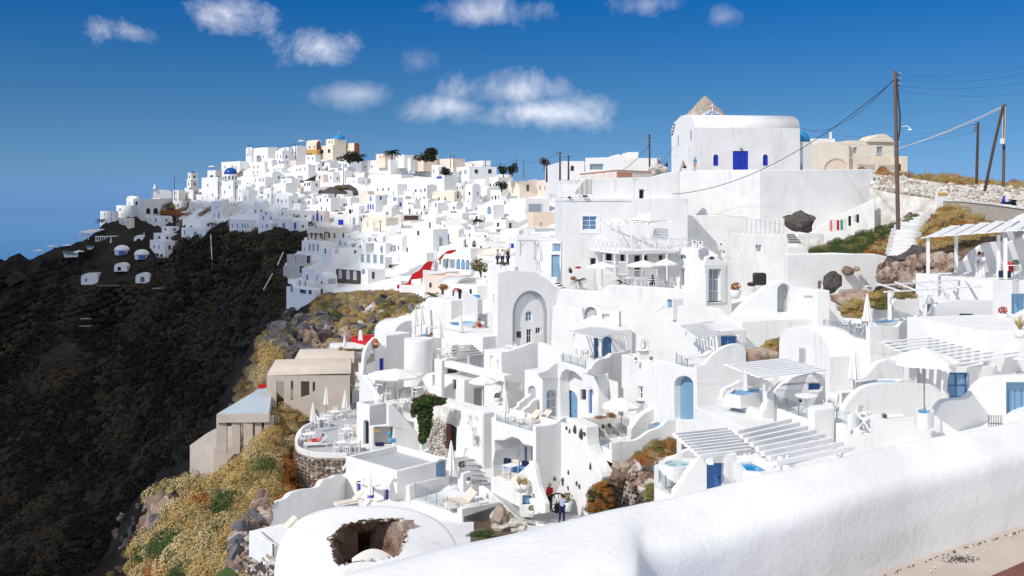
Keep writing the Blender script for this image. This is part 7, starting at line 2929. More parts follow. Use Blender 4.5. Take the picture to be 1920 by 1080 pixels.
for k in range(8):
 mb=MB()
 a=math.pi*k/4
 mb.bar(c,c+ax*math.cos(a)*.36+az*math.sin(a)*.36,.02)
 mb.build('spoke',WP,rt,fix=False)
YS=1.
# the village on the far hill
rf=random.Random(77)
LAND=[]
def unit_window(name,pane,frame,arch=False):
 mb=MB()
 o=.5
 if arch:
  poly=[(-.5,0),(.5,0),(.5,.6)]+[(.5*math.cos(math.pi*k/6),.6+.4*math.sin(math.pi*k/6))for k in range(1,6)]+[(-.5,.6)]
 else:
  poly=[(-.5,0),(.5,0),(.5,1),(-.5,1)]
 c=(0,.5)
 inn=[(p[0]*.78,.5+(p[1]-.5)*.84)for p in poly]
 n=len(poly)
 vs=[(p[0],.06,p[1])for p in poly]+[(p[0],.06,p[1])for p in inn]+[(p[0],.02,p[1])for p in inn]+[(p[0],-.02,p[1])for p in poly]
 fs,ms=[],[]
 for i in range(n):
  j=(i+1)%n
  fs+=[(i,j,n+j,n+i),(n+i,n+j,2*n+j,2*n+i),(3*n+i,3*n+j,j,i)]
  ms+=[1,1,1]
 fs.append(tuple(range(2*n,3*n)))
 ms.append(0)
 me=bpy.data.meshes.new(name)
 me.from_pydata(vs,[],fs)
 me.materials.append(MATS[pane])
 me.materials.append(MATS[frame])
 me.polygons.foreach_set('material_index',ms)
 return me
WM={DK:unit_window(WI,'glass_dark',WD),'blue':unit_window(WI,'deep_blue',WD),'archd':unit_window(WI,'black',WD,True),AG:unit_window(WI,GP,WD,True),'door':unit_window('door',
'wood_dark',WD),'bdoor':unit_window('door','deep_blue',MBL),'big':unit_window(WI,'glass_pane',WD),'mblue':unit_window(WI,PB,MBL,True),'red':unit_window(WI,'stone_red',WD)}
def far_win(rt,pl,u,z,w,h,kind):
 me=WM[kind]
 ob=bpy.data.objects.new('door' if 'door' in kind else WI,me)
 COL.objects.link(ob)
 ob.parent=rt
 M=Matrix((pl.u*w,pl.n,V3((0,0,1))*h)).transposed().to_4x4()
 M.translation=pl.w(u,z,0.)-V3(rt['_o'])
 ob.matrix_local=M
def farh(label,L,C,Rr,top,base,m=WF,yaw=45,wl=(),wr=(),roof=PA,cat=HO,name='village_house',Y=None,group=None,rise=None,mR=None,roofm=None,deep=3.5,rnd=None):
 0
 Y=Y or Yat(C,base,120)
 zb=(HZ-base)/F*Y
 bot=base+deep/Y*F
 rt,pL_,pR_=block(name,label,cat,(C,Y),L,Rr,top,bot,yaw=yaw,m=m,roof=roof,par=.3,bevel=0.,group=group,rise=rise,roofm=roofm)
 lw=abs(pL_.uv(C,HZ)[0]-pL_.uv(L,HZ)[0])
 rw=abs(pR_.uv(Rr,HZ)[0])
 for(t,z,w,h,k)in wl:
  far_win(rt,pL_,lw*t,zb+z,w,h,k)
 for(t,z,w,h,k)in wr:
  far_win(rt,pR_,rw*t,zb+z,w,h,k)
 return rt,pL_,pR_,Y
def dome(rt,px,py,Y,r,m,n=20,parts=True,k=1.):
 mb=MB()
 mb.lathe(P(px,py,Y),[(r*math.cos(a),k*r*math.sin(a))for a in[math.pi/2*i/8 for i in range(9)]],n)
 mb.build('dome',m,rt,smooth=True)
W1=[(.3,.9,.9,1.2,DK),(.7,.9,.9,1.2,DK)]
r_,a_,b_,Yc=farh('white church with a royal blue dome on a round drum, left side of the village',415,437,452,338,378,wl=[(.3,3,.8,1.4,DK),(.7,5,.8,1.2,DK)],name='church',cat='church',
wr=[(.5,5,.8,1.2,DK)])
mb=MB()
mb.lathe(P(432.5,338,Yc+5),[(2.45,0),(2.45,2.4)],20)
mb.build('drum',WF,r_)
dome(r_,432.5,326.5,Yc+5,2.55,'dome_blue')
for k in range(5):
 mb=MB()
 a=math.pi*(1.15+.18*k)
 c=P(432.5,335,Yc+5)
 mb.box(c+V3((math.cos(a)*2.45,math.sin(a)*2.45,.3)),(.5,.2,1.3),a+math.pi/2)
 mb.build(WI,'glass_dark',r_,fix=False)
LAND.append((432,330,'the royal blue dome'))
r_,a_,b_,Yt=farh('white stepped bell tower with a little dark blue dome, far left',346,362,373,352,372,name='bell_tower',cat='tower',wl=[(.5,2,.8,1.2,'archd')],wr=[(.5,2,.8,
1.2,'archd')])
for(w,y0,y1)in((16,352,338),(13,338,325)):
 mb=MB()
 s=w/F*Yt
 z0,z1=P(0,y0,Yt).z,P(0,y1,Yt).z
 c=P(361.5,y0,Yt+2)
 mb.box((c.x,c.y,(z0+z1)/2),(s,s,z1-z0),R(45))
 mb.box((c.x,c.y,z1+.1),(s*1.12,s*1.12,.3),R(45))
 mb.build('tier',WF,r_)
 for sx in(-1,1):
  mb=MB()
  mb.box((c.x+sx*s*.36,c.y-s*.36,(z0+z1)/2),(.6,.12,1.2),R(45*sx))
  mb.build('opening','black',r_,fix=False)
dome(r_,361.5,324.5,Yt+2,.85,'dome_blue',14)
LAND.append((361,335,'the stepped bell tower'))
r_,a_,b_,Yq=farh('white long vaulted chapel with a pinnacle at its left end, far left',284,287,322,362,374,roof='vaultR',rise=1.5,name='chapel',cat='chapel',yaw=20)
mb=MB()
mb.lathe(P(290,356,Yq),[(.7,0),(.55,1.2),(.3,1.3),(.42,1.8),(.1,2.5)],10)
mb.build('pinnacle',WF,r_,smooth=True)
LAND.append((300,360,'the pinnacled chapel'))
r_,a_,b_,Yd=farh('cream building with two wide arched windows below the turquoise dome',597,624,648,272,297,m='cream',wl=[(.28,2.4,2.4,2.,'archd'),(.75,2.4,2.4,2.,'archd')]+[(t,
.5,.4,.4,DK)for t in(.2,.4,.6,.8)],name='domed_building',cat='building')
farh('cream upper storey with two small windows right under the turquoise dome',611,627,649,260,275,m='cream',wl=[(.4,1.5,.8,1.2,DK),(.75,1.5,.8,1.2,DK)],Y=Yd+3)
r_=empty('dome',P(635,262,Yd+7),'turquoise dome with a small cross on top of the cream building','dome')
dome(r_,635,262,Yd+7,2.9,'turquoise',24,k=.82)
mb=MB()
c=P(635,251,Yd+7)
mb.bar(c,c+V3((0,0,.9)),.08)
mb.bar(c+V3((-.25,0,.6)),c+V3((.25,0,.6)),.08)
mb.build('cross',WP,r_,fix=False)
LAND.append((635,262,'the turquoise dome'))
farh('cream vaulted building with a brown round gable left of the turquoise dome',574,596,602,267,284,m='cream',wl=[(.3,1.5,.9,1.2,DK),(.7,1.5,.8,1.2,DK)],roof='vaultR',rise=1.2,
roofm='cream',Y=Yd+5,deep=3)
farh('ochre yellow low building at the foot of the cream vaulted building',572,594,600,280,289,m='ochre',Y=Yd+3,deep=1.5)
swall('brown_gable','rounded brown gable end left of the turquoise dome','facade',Pl((594,Yd+4.4),head=45),[(594.5,286)]+crv([(594.5,270),(596,266),(599,264.5),(601.5,268)],
2)+[(602,290)],th=.6,m='stone_red',bevel=0)
farh('cream wing right of the turquoise dome',640,664,667,268,290,m='cream',Y=Yd+4)
swall('brown_gable','rounded dark brown gable end right of the turquoise dome','facade',Pl((665,Yd+3),head=30),[(665,290)]+crv([(665,272),(667,268),(670,267),(674,271)],2)+[(674.5,
290)],th=.6,m='stone_red',bevel=0)
for i,(L,C,Rr,t,b,rf_)in enumerate([(461,470,476,280,296,'vaultL'),(475,502,524,279,299,'vaultR'),(522,532,545,281,296,'vaultR'),(530,541,548,276,292,PA),(546,556,575,277,
292,'vaultR')]):
 farh('white crest house on the skyline left of the cream complex, %s from the left'%NTH[i],L,C,Rr,t,b,roof=rf_,rise=1.,wl=[(.3,.8,.8,1.1,DK),(.7,.8,.8,1.1,DK)])
LAND.append((500,285,'the crest houses'))
M_=[('white block with pink tinted side and a blue window, right of the cream complex',633,655,678,297,318,WF,45,[(.25,1.2,1,1.3,'blue'),(.7,1.2,1.8,1.3,'mblue')],[],PA),('long pale pink house with a row of square windows below the palm tree',
677,732,760,299,318,WF,45,[(.15,1,1,1.3,DK),(.38,1,1,1.3,DK),(.58,1,1,1.3,DK),(.88,1,1.2,1.5,DK)],[],PA),('pink house half hidden behind the palm tree',705,722,740,288,299,
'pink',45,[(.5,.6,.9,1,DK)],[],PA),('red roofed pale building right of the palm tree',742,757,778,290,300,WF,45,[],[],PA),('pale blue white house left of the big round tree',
752,770,783,296,306,WD,45,[],[],PA),('sand coloured house with two windows below the big round tree',780,794,822,291,306,'sand',45,[(.5,1.,.6,1.5,DK)],[(.2,.6,.9,1.8,'door'),
(.55,1.2,.9,1.2,DK)],PA),('long peach wall building right of the big round tree',812,850,872,297,312,'pink',45,[],[],PA),('white modern house with wide balconies at the right of the village crest',
856,880,931,312,350,WF,30,[(.3,4.5,2.4,1.4,'big'),(.7,4.5,2.,1.4,'big'),(.3,.8,2.4,1.3,'big'),(.75,.8,2,1.3,'big')],[(.25,4.6,1.6,1.6,DK),(.75,4.6,1.8,1.8,DK),(.25,.8,1.4,
1.5,'big'),(.7,.8,1.4,1.5,'big')],PA),('white penthouse block on top of the modern house',870,905,920,301,316,WF,30,[(.5,1.2,1.4,1,DK)],[],PA),('white long vaulted house with many small dark windows at the crest',
765,822,836,313,326,WF,45,[(t,.7,.8,1.3,DK)for t in(.1,.28,.42,.52,.6,.72,.85)],[],'vaultL'),('white house with a royal blue balustrade at the right of the village',745,833,
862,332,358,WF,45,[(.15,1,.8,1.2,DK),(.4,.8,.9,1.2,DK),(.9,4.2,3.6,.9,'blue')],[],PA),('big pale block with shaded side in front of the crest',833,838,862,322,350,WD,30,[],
[],PA),('cream pink house with a tall dark window at the right of the village',952,974,1008,339,372,'cream',30,[(.4,1.5,.5,1.6,DK)],[(.45,2.,1.2,2.4,DK)],PA),('pale pink house with brick red awnings beside the cream pink one',
1007,1027,1046,337,366,'pink',20,[(.3,1.5,1.2,1.6,'red'),(.75,1.5,.9,1.5,'red')],[(.3,2,2.2,.7,'red')],PA),('pinkish vaulted house with a brown shaded round gable',810,852,
865,365,385,'cream',45,[(.32,1.2,.9,1.4,DK),(.6,1.2,.9,1.4,DK)],[(.5,2.,.8,2.4,DK)],'vaultR'),('white block with a pair of windows beside the stepped roofs, above the stone arches',
548,578,592,309,333,WF,45,[(.3,2.5,.7,1.3,DK),(.5,2.5,.7,1.3,DK),(.8,2.8,.7,1.3,DK)],[],PA),('white flat house with three windows in a row, right of the stone arches',673,
745,762,345,366,WF,45,[(.5,1.5,.8,1.1,DK),(.64,1.5,.9,1.1,DK),(.78,1.5,.9,1.1,DK),(.2,3.2,.6,.6,DK)],[],PA),('white long house with a balcony of parked things above the stone arches',
690,752,775,327,348,WF,45,[],[(.4,1,1.4,1.2,DK)],PA),('salmon pink low wall building right of the stone arches',673,690,702,358,378,'pink',45,[],[],PA),('blue and white balcony house, right of the stone arches',
686,704,728,365,396,WF,45,[(.5,3.4,1,1.5,'mblue'),(.25,.4,.9,2,'blue'),(.5,.4,.9,2,'blue'),(.75,.4,.9,2,'blue')],[(.4,3.6,1.,1.3,'blue')],PA),('white house with turquoise blue railings behind the blue and white balcony house',
726,745,756,370,394,WF,45,[(.3,.5,1.6,1.2,'blue'),(.75,3,1.6,1.2,'mblue')],[(.5,1,1,1.6,'blue')],PA),('salmon pink house with blue doors in the middle of the village',583,
608,618,396,417,'pink',45,[(.2,.3,.9,2.1,'blue'),(.5,.3,1.1,2.6,'bdoor'),(.8,.3,.9,2.1,'blue'),(.5,3,.9,.9,'archd')],[],PA),('cream olive flat house with a brown timber pergola, below the salmon pink house',
577,608,612,425,450,'cream',45,[(.25,.2,1.1,2.,'door'),(.5,.2,1.,2.,'door'),(.8,.2,1.1,2,'red'),(.5,3.2,.7,.9,'red')],[],PA),('second cream olive flat house with dark doors, right of the brown pergola',
612,640,650,427,450,'cream',45,[(.2,.3,1.3,1.7,'door'),(.55,.3,1.1,1.7,'door')],[(.5,.3,1.2,1.8,'door')],PA),('white house row with royal blue arched doors above the dark trees, left',
484,508,512,418,430,WF,45,[(.35,.2,.9,1.5,AG),(.7,.2,.9,1.5,'blue')],[],PA),('white house with a blue arched door above the dark trees, middle',512,546,550,416,430,WF,45,[(.2,
.2,1.,1.6,AG),(.6,.2,1.5,1.8,'mblue')],[],'vaultR'),('white house with a bright blue door above the dark trees, right',546,561,578,415,431,WF,45,[(.5,.2,1.2,2,'bdoor')],[(.4,
.6,.8,1,DK)],PA),('blue shuttered white house with round top window above the blue door houses',486,512,520,403,414,WF,45,[(.5,1.9,.9,1.,'mblue'),(.3,.2,1,1.3,'blue'),(.85,
.2,1,1.3,'blue')],[],'vaultL'),('white stepped house with three tall blue grey windows below the cream olive houses',566,602,622,453,478,WF,45,[(.15,.5,.8,1.5,AG),(.42,.8,
1.1,2.2,'big'),(.62,.8,1.1,2.2,'big'),(.84,.8,1.1,2.2,'big')],[],PA),('blue grey stone house at the cliff edge below the stepped house',538,572,584,479,498,'grey_plaster',
45,[(.5,.5,.5,2.,DK)],[(.5,.3,1.4,2.4,DK)],PA),('blue grey lower terrace building at the cliff edge',531,560,570,501,516,'grey_plaster',45,[],[(.5,.3,1.6,2.2,DK)],PA),('broad white house with a round relief, right of the stepped house',
604,622,680,467,500,WF,40,[(.35,3,.9,1.4,DK)],[(.15,3.2,1.3,1.3,AG),(.75,3,.8,.9,DK)],PA),('white restaurant with four tall glass bays under a dark eave',674,722,736,482,500,
WF,45,[(.12,.5,1.7,2.4,'big'),(.36,.5,1.7,2.4,'big'),(.62,.5,1.7,2.4,'big'),(.88,.5,1.5,2.4,'big')],[],PA),('dark teal fronted terrace house with three pale arches',630,672,
678,508,528,SD,45,[(.2,.3,1.2,2.,AG),(.55,.3,1.2,2.,AG),(.85,.3,1.1,2.,AG)],[],PA),('white block between the teal front and the grey terrace building',566,592,630,505,530,
WF,42,[(.4,.3,.8,1.4,DK)],[(.1,.3,.9,1.5,'door'),(.4,.3,.8,1.3,AG)],PA),('white room with blue cushions on an open stand below the teal front',595,612,632,522,538,WF,42,[(.5,
.5,.8,.7,DK)],[(.5,.5,2.4,1.3,'big')],'vaultR'),('white lower terrace house at the cliff edge with a stone base',537,590,616,544,556,WF,42,[(.2,.3,.9,1.5,'mblue'),(.6,.3,3,
.9,DK),(.85,.3,1.5,1.,DK)],[(.5,.3,.6,1.3,DK)],PA),('white facade with pale windows below the blue cushion room',556,590,600,529,546,WF,42,[(.2,.6,.8,1.5,'big'),(.5,.6,.8,
1.5,'big')],[],PA),('white block with pale side right of the teal front',676,690,722,506,528,WF,40,[(.4,1.6,1.3,1.,'mblue')],[(.3,.4,.9,1.8,'door')],PA),('white house with a band of blue glass windows right of the red wall',
822,882,900,489,515,WF,45,[(.06,1.6,.5,1.3,DK),(.24,1.,2.1,2.,'big'),(.45,1.,1.8,2.,'big'),(.63,1.,1.,2.,'mblue'),(.78,1.,1.,2.,'mblue'),(.92,1.,1.,2.,'mblue')],[],PA),('white block above the band of blue glass windows',
842,882,898,466,488,WF,45,[],[],PA),('big white block left of the red wall',752,800,815,474,505,WF,45,[(.25,3.5,.6,1.2,DK)],[],PA),('white stepped block with sloped roof above the red wall',
752,812,840,430,470,WF,45,[(.55,3.5,1.,1.4,DK)],[(.5,1,1.2,2.4,'big')],PA),('cream house with arched grey doors below the blue balconies',675,724,746,408,430,'cream',45,[(.3,
.3,1.,2.2,AG),(.55,.3,1.,2.2,AG),(.15,3,.7,1.2,DK)],[],PA),('white house with blue framed porch and a creeper above, below the pink house',626,656,664,407,425,WF,45,[(.45,
.3,3.4,1.9,'blue')],[],PA),('white house with a blue framed display and flowers',656,672,690,404,428,WF,45,[(.5,.4,1.6,3,'big')],[(.3,2,.8,1.2,'blue')],PA),('grey shaded low house with long dark veranda at the middle right',
742,752,790,402,420,'cream',30,[],[(.5,1.,6.,1.6,'door')],PA),('white cube with a blue double window in the right part of the village',895,925,945,384,412,WF,35,[(.75,1.6,
1.6,2.,'mblue')],[],PA),('white broad block below the cream pink house',955,985,1030,372,410,WF,30,[],[(.4,1,5,3,'big')],PA),('tan bottomed pale block left of the large house',
990,1000,1044,398,430,'sand',20,[],[],PA),('white block on the slope beside the large house, with dark red awning above',925,948,965,412,440,WF,35,[(.4,1,1.2,2,DK)],[(.5,1,
1,2,'door')],PA),('white three tier house, lowest tier, at the left above the dark slope',281,309,338,452,474,WF,40,[(.3,1.2,1.3,1.4,DK),(.62,1.2,1.3,1.4,DK)],[(.3,1,1.,1.8,
DK),(.6,1.4,.9,1.2,DK),(.85,1.4,.7,.9,DK)],PA),('white three tier house, middle tier with a band window',288,310,333,438,455,WF,40,[(.5,1.2,3.,1.2,DK)],[(.15,1.2,1.1,1.1,DK),
(.5,1.2,.8,.9,DK)],PA),('white three tier house, top tier',303,318,336,425,440,WF,40,[(.5,1.4,2.,1,DK)],[(.5,1.4,1,1,DK)],PA),('white house with blue windows below the rusty bushes, far left',
270,302,322,405,419,WF,40,[(.12,.6,.8,1.3,'blue'),(.4,.6,.8,1.3,'blue'),(.7,.6,2.,1.4,DK)],[(.5,.8,.8,1.,DK)],PA),('small cream house with two arches, far left',223,247,252,
409,422,'cream',45,[(.3,.2,1.8,2.,AG),(.72,.2,1.6,2.,AG)],[],PA),('white house with scattered small windows at the far left end of the village',188,215,222,396,416,WF,45,[(.3,
2.5,.7,1.2,DK),(.8,2.5,.7,1.2,DK),(.8,.6,.7,1.2,DK),(.35,.6,.7,1.,DK)],[],PA),('cream white house with a shaded side and small windows, far left',218,246,268,385,406,WF,45,
[(.6,1.6,.7,1.2,DK),(.4,.2,.7,1.2,DK),(.6,.2,.7,1.2,DK),(.8,.2,.7,1.2,DK)],[],PA),('white vaulted room on the cream white house, far left',237,250,262,373,386,WF,45,[(.45,
.4,.7,1.4,DK)],[(.5,.3,1.2,1.8,'archd')],'vaultL'),('grey shaded arcade house with two dark arches, far left',258,270,301,373,404,WD,40,[],[(.25,.3,2.2,3,'archd'),(.7,.3,2.4,  # arcade house: dimmer white carries the shade of its walls
3,'archd')],PA),('white block below the pinnacled chapel',284,300,330,372,390,WF,45,[],[],PA),('white wide house between the bell tower and the blue domed church',378,408,
420,332,376,WF,45,[(.4,5.5,.8,1.3,DK),(.7,1.5,.8,1.3,DK)],[(.5,6,.7,1.2,DK)],PA),('white terrace house with a balcony above the royal blue dome',415,450,472,302,325,WF,45,
[(.2,2.4,.8,1.3,DK),(.6,2.4,1.6,1.2,'big')],[(.3,.4,2.2,1.7,AG)],PA),('white cube on the slope left of the royal blue dome',389,404,416,319,340,WF,45,[(.4,1.5,.9,1.1,DK)],
[(.5,1.5,.8,1.1,DK)],PA),('white house with red shuttered windows right of the royal blue dome',470,496,502,303,328,WF,45,[(.25,2.8,.9,1.2,'red'),(.55,2.8,.9,1.2,'red'),(.2,
.5,.9,1.2,'red'),(.5,.5,.9,1.2,'red')],[],PA),('white long terrace house above the dark trees, left end',340,385,400,428,445,WF,45,[(.15,.6,.9,1.6,'mblue'),(.6,.6,3.4,1.4,
'big')],[],PA),('white house with a sloping canopy above the dark trees',378,404,412,413,428,WF,45,[(.5,.5,3.,1.,DK)],[],PA),('white house row with slim blue windows near the left palm',
430,470,480,412,430,WF,45,[(.15,.4,.7,1.4,'blue'),(.4,.4,.9,1.4,'blue'),(.62,.4,.7,1.6,'mblue'),(.75,.4,.7,1.6,'mblue'),(.88,.4,.7,1.6,'mblue')],[],PA),]
for t in M_:
 farh(t[0],t[1],t[2],t[3],t[4],t[5],m=t[6],yaw=t[7],wl=t[8],wr=t[9],roof=t[10],rise=1.3,Y=Yat(t[2],t[5],120)-(6 if t[2]<345 and t[5]>400 else 2))
for px,py,s in((361,395,'the rusty bushes'),(600,405,'the salmon pink house'),(620,437,'the brown timber pergola'),(640,360,'the stone arches'),(715,380,'the blue and white balconies'),
(735,285,'the palm tree'),(798,285,'the big round tree'),(890,325,'the modern white house'),(836,370,'the brown gabled vault'),(975,350,'the cream pink house'),(535,420,'the blue door row'),
(590,465,'the three tall windows'),(700,490,'the four glass bays'),(780,515,'the red wall'),(855,500,'the band of blue glass'),(655,518,'the teal front'),(905,430,'the olive tree by the parasol'),
(310,450,'the three tier house'),(455,420,'the slim blue windows')):
 LAND.append((px,py,s))
USED=[(t[1],t[4],t[3],t[5])for t in M_]+[(597,258,650,300),(415,312,452,378),(346,325,373,372),(595,345,662,372),(742,488,822,566),(816,462,860,492)]
FILL=[(330,385),(350,365),(385,345),(400,315),(430,300),(470,295),(575,300),(600,300),(700,318),(780,320),(860,345),(950,335),(1040,370),(1050,440),(1030,530),(935,530),(930,
570),(840,575),(800,560),(745,545),(690,530),(640,500),(600,470),(570,430),(470,425),(400,410),(345,400)]
count={}
seen=set()
def auto_label(px,py,kind,tint,nw):
 d,lx,ly,nm=min(((px-a)**2+(py-b)**2,a,b,s)for a,b,s in LAND)
 dx,dy=px-lx,py-ly
 if abs(dx)>2.2*abs(dy):
  rel='right of' if dx>0 else 'left of'
 elif abs(dy)>2.2*abs(dx):
  rel='below' if dy>0 else 'above'
 else:
  rel=('lower right of' if dx>0 else 'lower left of')if dy>0 else('upper right of' if dx>0 else 'upper left of')
 wn=['windowless','one windowed','two windowed','three windowed','four windowed'][min(nw,4)]
 base='%s %s %s %s %s'%(tint,wn,kind,rel,nm)
 lab=base
 for q in(', close to it',', a little farther off',', farther off',', farther still',', farthest out',', set back',', partly hidden',', low and narrow',', squeezed in',', by a lane',
 ', deep in shade',', below a lane'):
  if lab not in seen:
   break
  lab=base+q
 seen.add(lab)
 w=lab.split()
 if len(w)>15 and 'windowed' in w:
  k=w.index('windowed')
  w=w[:k-1]+[wn.split()[0]+'-windowed']+w[k+1:]
 return ' '.join(w[:15])
def near_used(x,y,pad=3):
 return any(a-pad<x<c+pad and b-pad<y<d+pad for a,b,c,d in USED)
fills=[]
yy=296.
while yy<575:
 xx=330.+rf.uniform(0,14)
 sp=17+(yy-296)*.055
 while xx<1050:
  px,py=xx+rf.uniform(-4,4),yy+rf.uniform(-3,3)
  if in_poly(px,py,FILL)and not near_used(px,py,-1):
   fills.append((px,py))
  xx+=sp*rf.uniform(.95,1.35)
 yy+=8.6+(yy-296)*.018
for px,py in fills:
 Y=Yat(px,py,120)
 if Y>425:
  continue
 k=F/Y
 w1,w2=rf.uniform(3.2,6.8),rf.uniform(3.,6.)
 hh=rf.uniform(2.6,3.6)*(1.9 if rf.random()<.22 else 1)
 if py>415:
  w1,w2,hh=rf.uniform(4.2,8.),rf.uniform(3.8,7.),rf.uniform(2.2,3.3)
 yaw=45+rf.uniform(-9,9)-(8 if px>850 else 0)
 L=px-w1*k*.66
 Rr=px+w2*k*.66
 hid=False
 for a,b,c,d in USED:
  ox=min(Rr,c)-max(L,a)
  oy=min(py,d)-max(py-hh*k,b)
  if ox>0 and oy>0 and ox*oy>.16*(c-a)*(d-b):
   hid=True
 if hid:
  continue
 tint,m=rf.choice([('white',WF)]*11+[('off-white',WD)]*3+([('cream','cream')]if rf.random()<.5 else[('pinkish','pink')]if rf.random()<.25 else[])+[('white','white')]*3)
 roof=rf.choice([PA]*6+['vaultR','vaultL','vaultR'])
 wl,wr=[],[]
 nl=rf.choice((1,1,2,2,3,3))if py<415 else rf.choice((0,1,1,2,2))
 fl=2 if hh>4.5 else 1
 for f_ in range(fl):
  for i in range(nl):
   wl.append(((i+.5+rf.uniform(-.15,.15))/nl,.5+f_*2.9+rf.uniform(0,.3),rf.uniform(.6,1.),rf.uniform(1.,1.5),rf.choice([DK]*7+[AG,'blue','big','archd'])))
  if rf.random()<.6:
   wr.append((rf.uniform(.3,.7),.5+f_*2.9,.8,1.2,rf.choice([DK,DK,'big',AG])))
 if rf.random()<.5:
  wl.append((rf.uniform(.2,.8),.05,.9,2.,rf.choice(['door','bdoor',AG,'door'])))if nl<2 else None
 if rf.random()<.28:
  wl.append((rf.uniform(.3,.7),.05,rf.uniform(1.6,2.4),rf.uniform(1.6,2.1),rf.choice([AG,'archd','big',AG])))
 if rf.random()<.15:
  wr.append((rf.uniform(.3,.7),.05,2.,2.,AG))
 kind={PA:'flat house','vaultR':'vaulted house','vaultL':'gabled house'}[roof]
 farh(auto_label(px,py,kind,tint,nl*fl),L,px,Rr,py-hh*k,py,m=m,yaw=yaw,wl=wl,wr=wr,roof=roof,Y=Y,group='houses packed on the far hillside',rise=rf.uniform(.7,1.3))
tw=0
for i in range(150):
 while True:
  px,py=rf.uniform(345,1035),rf.uniform(310,560)
  if in_poly(px,py,FILL):
   break
 Y=Yat(px,py,120)-.8
 k=F/Y
 w=rf.uniform(3,8)*k
 h=rf.uniform(.8,1.6)*k
 sl=rf.uniform(-.35,.35)*w
 head=rf.choice((-45,-45,45))+rf.uniform(-8,8)
 p_=Pl((px,Y),head=head)
 pts=crv([(px,py-h),(px+w*.35,py-h+sl*.2),(px+w*.6,py-h+sl*.7),(px+w,py-h+sl)],2)
 swall('garden_wall','short white garden wall '+auto_label(px,py,'WALL','',0).split('WALL ')[1],'wall',p_,pts+[(px+w,py+2*k),(px,py+2*k)],th=.3,m=WF,bevel=0,group='garden walls between the far houses')
for i,(px,py)in enumerate(((72,480),(97,472),(125,470),(148,482),(227,400),(397,322),(378,421),(375,407),(346,408),(565,262+12),(662,470),(880,440),(960,470),(716,383),(700,
470),(935,445),(820,545),(617,530))):
 Y=min(Yat(px,py,100),392 if px<160 else 420)
 put('umbrella',px,py,Y,i,'small open parasol %s'%auto_label(px,py,'PAR','',0).split('PAR ')[1],group='open parasols on the far hill',r=2. if i<4 else 1.5)
for i,(px,py)in enumerate(((208,464),(894+3,437),(958,470),(752,500),(322,425),(270,455))):
 Y=min(Yat(px,py,100),420)
 put('closed',px,py,Y,0,'closed parasol %s'%auto_label(px,py,'CLO','',0).split('CLO ')[1],group='closed parasols on the far hill',scale=1.6 if px<400 else 1.2)
for i,(px,y0,y1,lab)in enumerate(((327,373,332,'at the far left beside the stepped bell tower'),(467,290,271,'on the crest at the left'),(554,297,268,'on the crest beside the crest houses'),
(442,381,342,'right of the royal blue domed church'),(510,392,343,'in the middle of the village left of the salmon house'),(644,346,305,'above the stone arches'),(713,448,
413,'right of the cream olive houses'),(754,460,418,'above the red wall'),(845,312,290,'right of the big round tree'),(851,312,291,'second right of the big round tree'),(910,
312,300,'on the modern white house'),(938,338,304,'between the modern house and the trees'),(968,322,298,'beside the dark conifers'),(982,332,300,'left of the cream pink house'),
(1025,335,298,'above the pink awning house, thin'),(1050,335,284,'tallest one left of the veranda villa'),(1066,333,291,'right of the tallest one'),(902,366,341,'below the modern white house'),
(410,378,340,'left of the royal blue domed church'))):
 Y=150 if px>1000 else min(Yat(px,y0,120),415)
 pole('thin dark pole '+lab,px,y0,px,y1,Y,.16,.11,m='wood_dark',arms=((.94,-.7,.7),),group='poles of the far village')
wire('cable between the two crest poles at the left',(467,272,405),(554,269,405),1.2,.05)
wire('cable from the far left pole towards the stepped bell tower',(327,333,405),(352,342,400),.6,.06)
wire('cable running right from the poles beside the big round tree',(851,292,330),(968,300,300),2.5,.05)
wire('cable over the dark conifers to the tallest pole',(968,299,300),(1050,286,150),1.2,.03)
swall('stone_arch_wall','brown stone wall with a dark arch in the middle of the village','wall',Pl((595,Yat(620,370,120)),head=-10),[(596,375),(597,352),(612,350),(660,358),
(663,375)],[(('a',594.5+1,356,609,371),VOID)],th=.8,m='grey_plaster',bevel=0)
boulder('overgrown dark rock mound beside the stone arch in the village',635,362,Yat(635,368,120),7.5,SD,rf,3,(1.7,.6,.7))
bush('olive bush on top of the overgrown rock mound',640,354,Yat(635,368,120)-1,6.,1.6,'leaf_olive',rf,400,size=.3)
swall('dark_slanting_wall','dark blue grey slanting wall under a white stair in the village','wall',Pl((562,Yat(575,346,120)),head=30),[(563,346),(563,338),(568,340),(592,
329),(592,342),(575,347)],th=.5,m=MD,bevel=0)
swall('grey_slanting_roof','grey slanting stair roof near the crest','roof',Pl((510,Yat(525,322,120)),head=30),[(510,321),(533,304),(540,306),(540,323)],th=1.2,m='grey_plaster',
bevel=0)
swall('pink_wall','pale pink retaining wall with dry grass on top below the cream complex','wall',Pl((540,Yat(550,318,120)),head=-15),[(540,320),(540,301),(555,300),(556,316)],
th=1.,m='pink',bevel=0)
yr=Yat(775,530,120)
swall('red_wall','bright red stair wall climbing to the right in the middle of the picture','wall',Pl((745,yr-7),head=14),crv([(745,534),(762,532),(768,525),(775,514),(788,
506),(800,492),(812,490)],3)+[(805,515),(795,518),(786,523),(772,524),(769,541),(745,541)],th=.5,m='red_paint',bevel=0)
swall('red_wall','second red stair wall, smaller, farther up to the right','wall',Pl((820,yr-2),head=14),[(820,488),(830,478),(840,470),(855,468),(855,471),(845,476),(834,
476),(828,486)],th=.5,m='red_paint',bevel=0)
rt=empty('timber_pergola',P(608,450,Yat(608,450,120)),'brown timber pergola frames in front of the cream olive houses','pergola')
Yb=Yat(608,450,120)-2.5
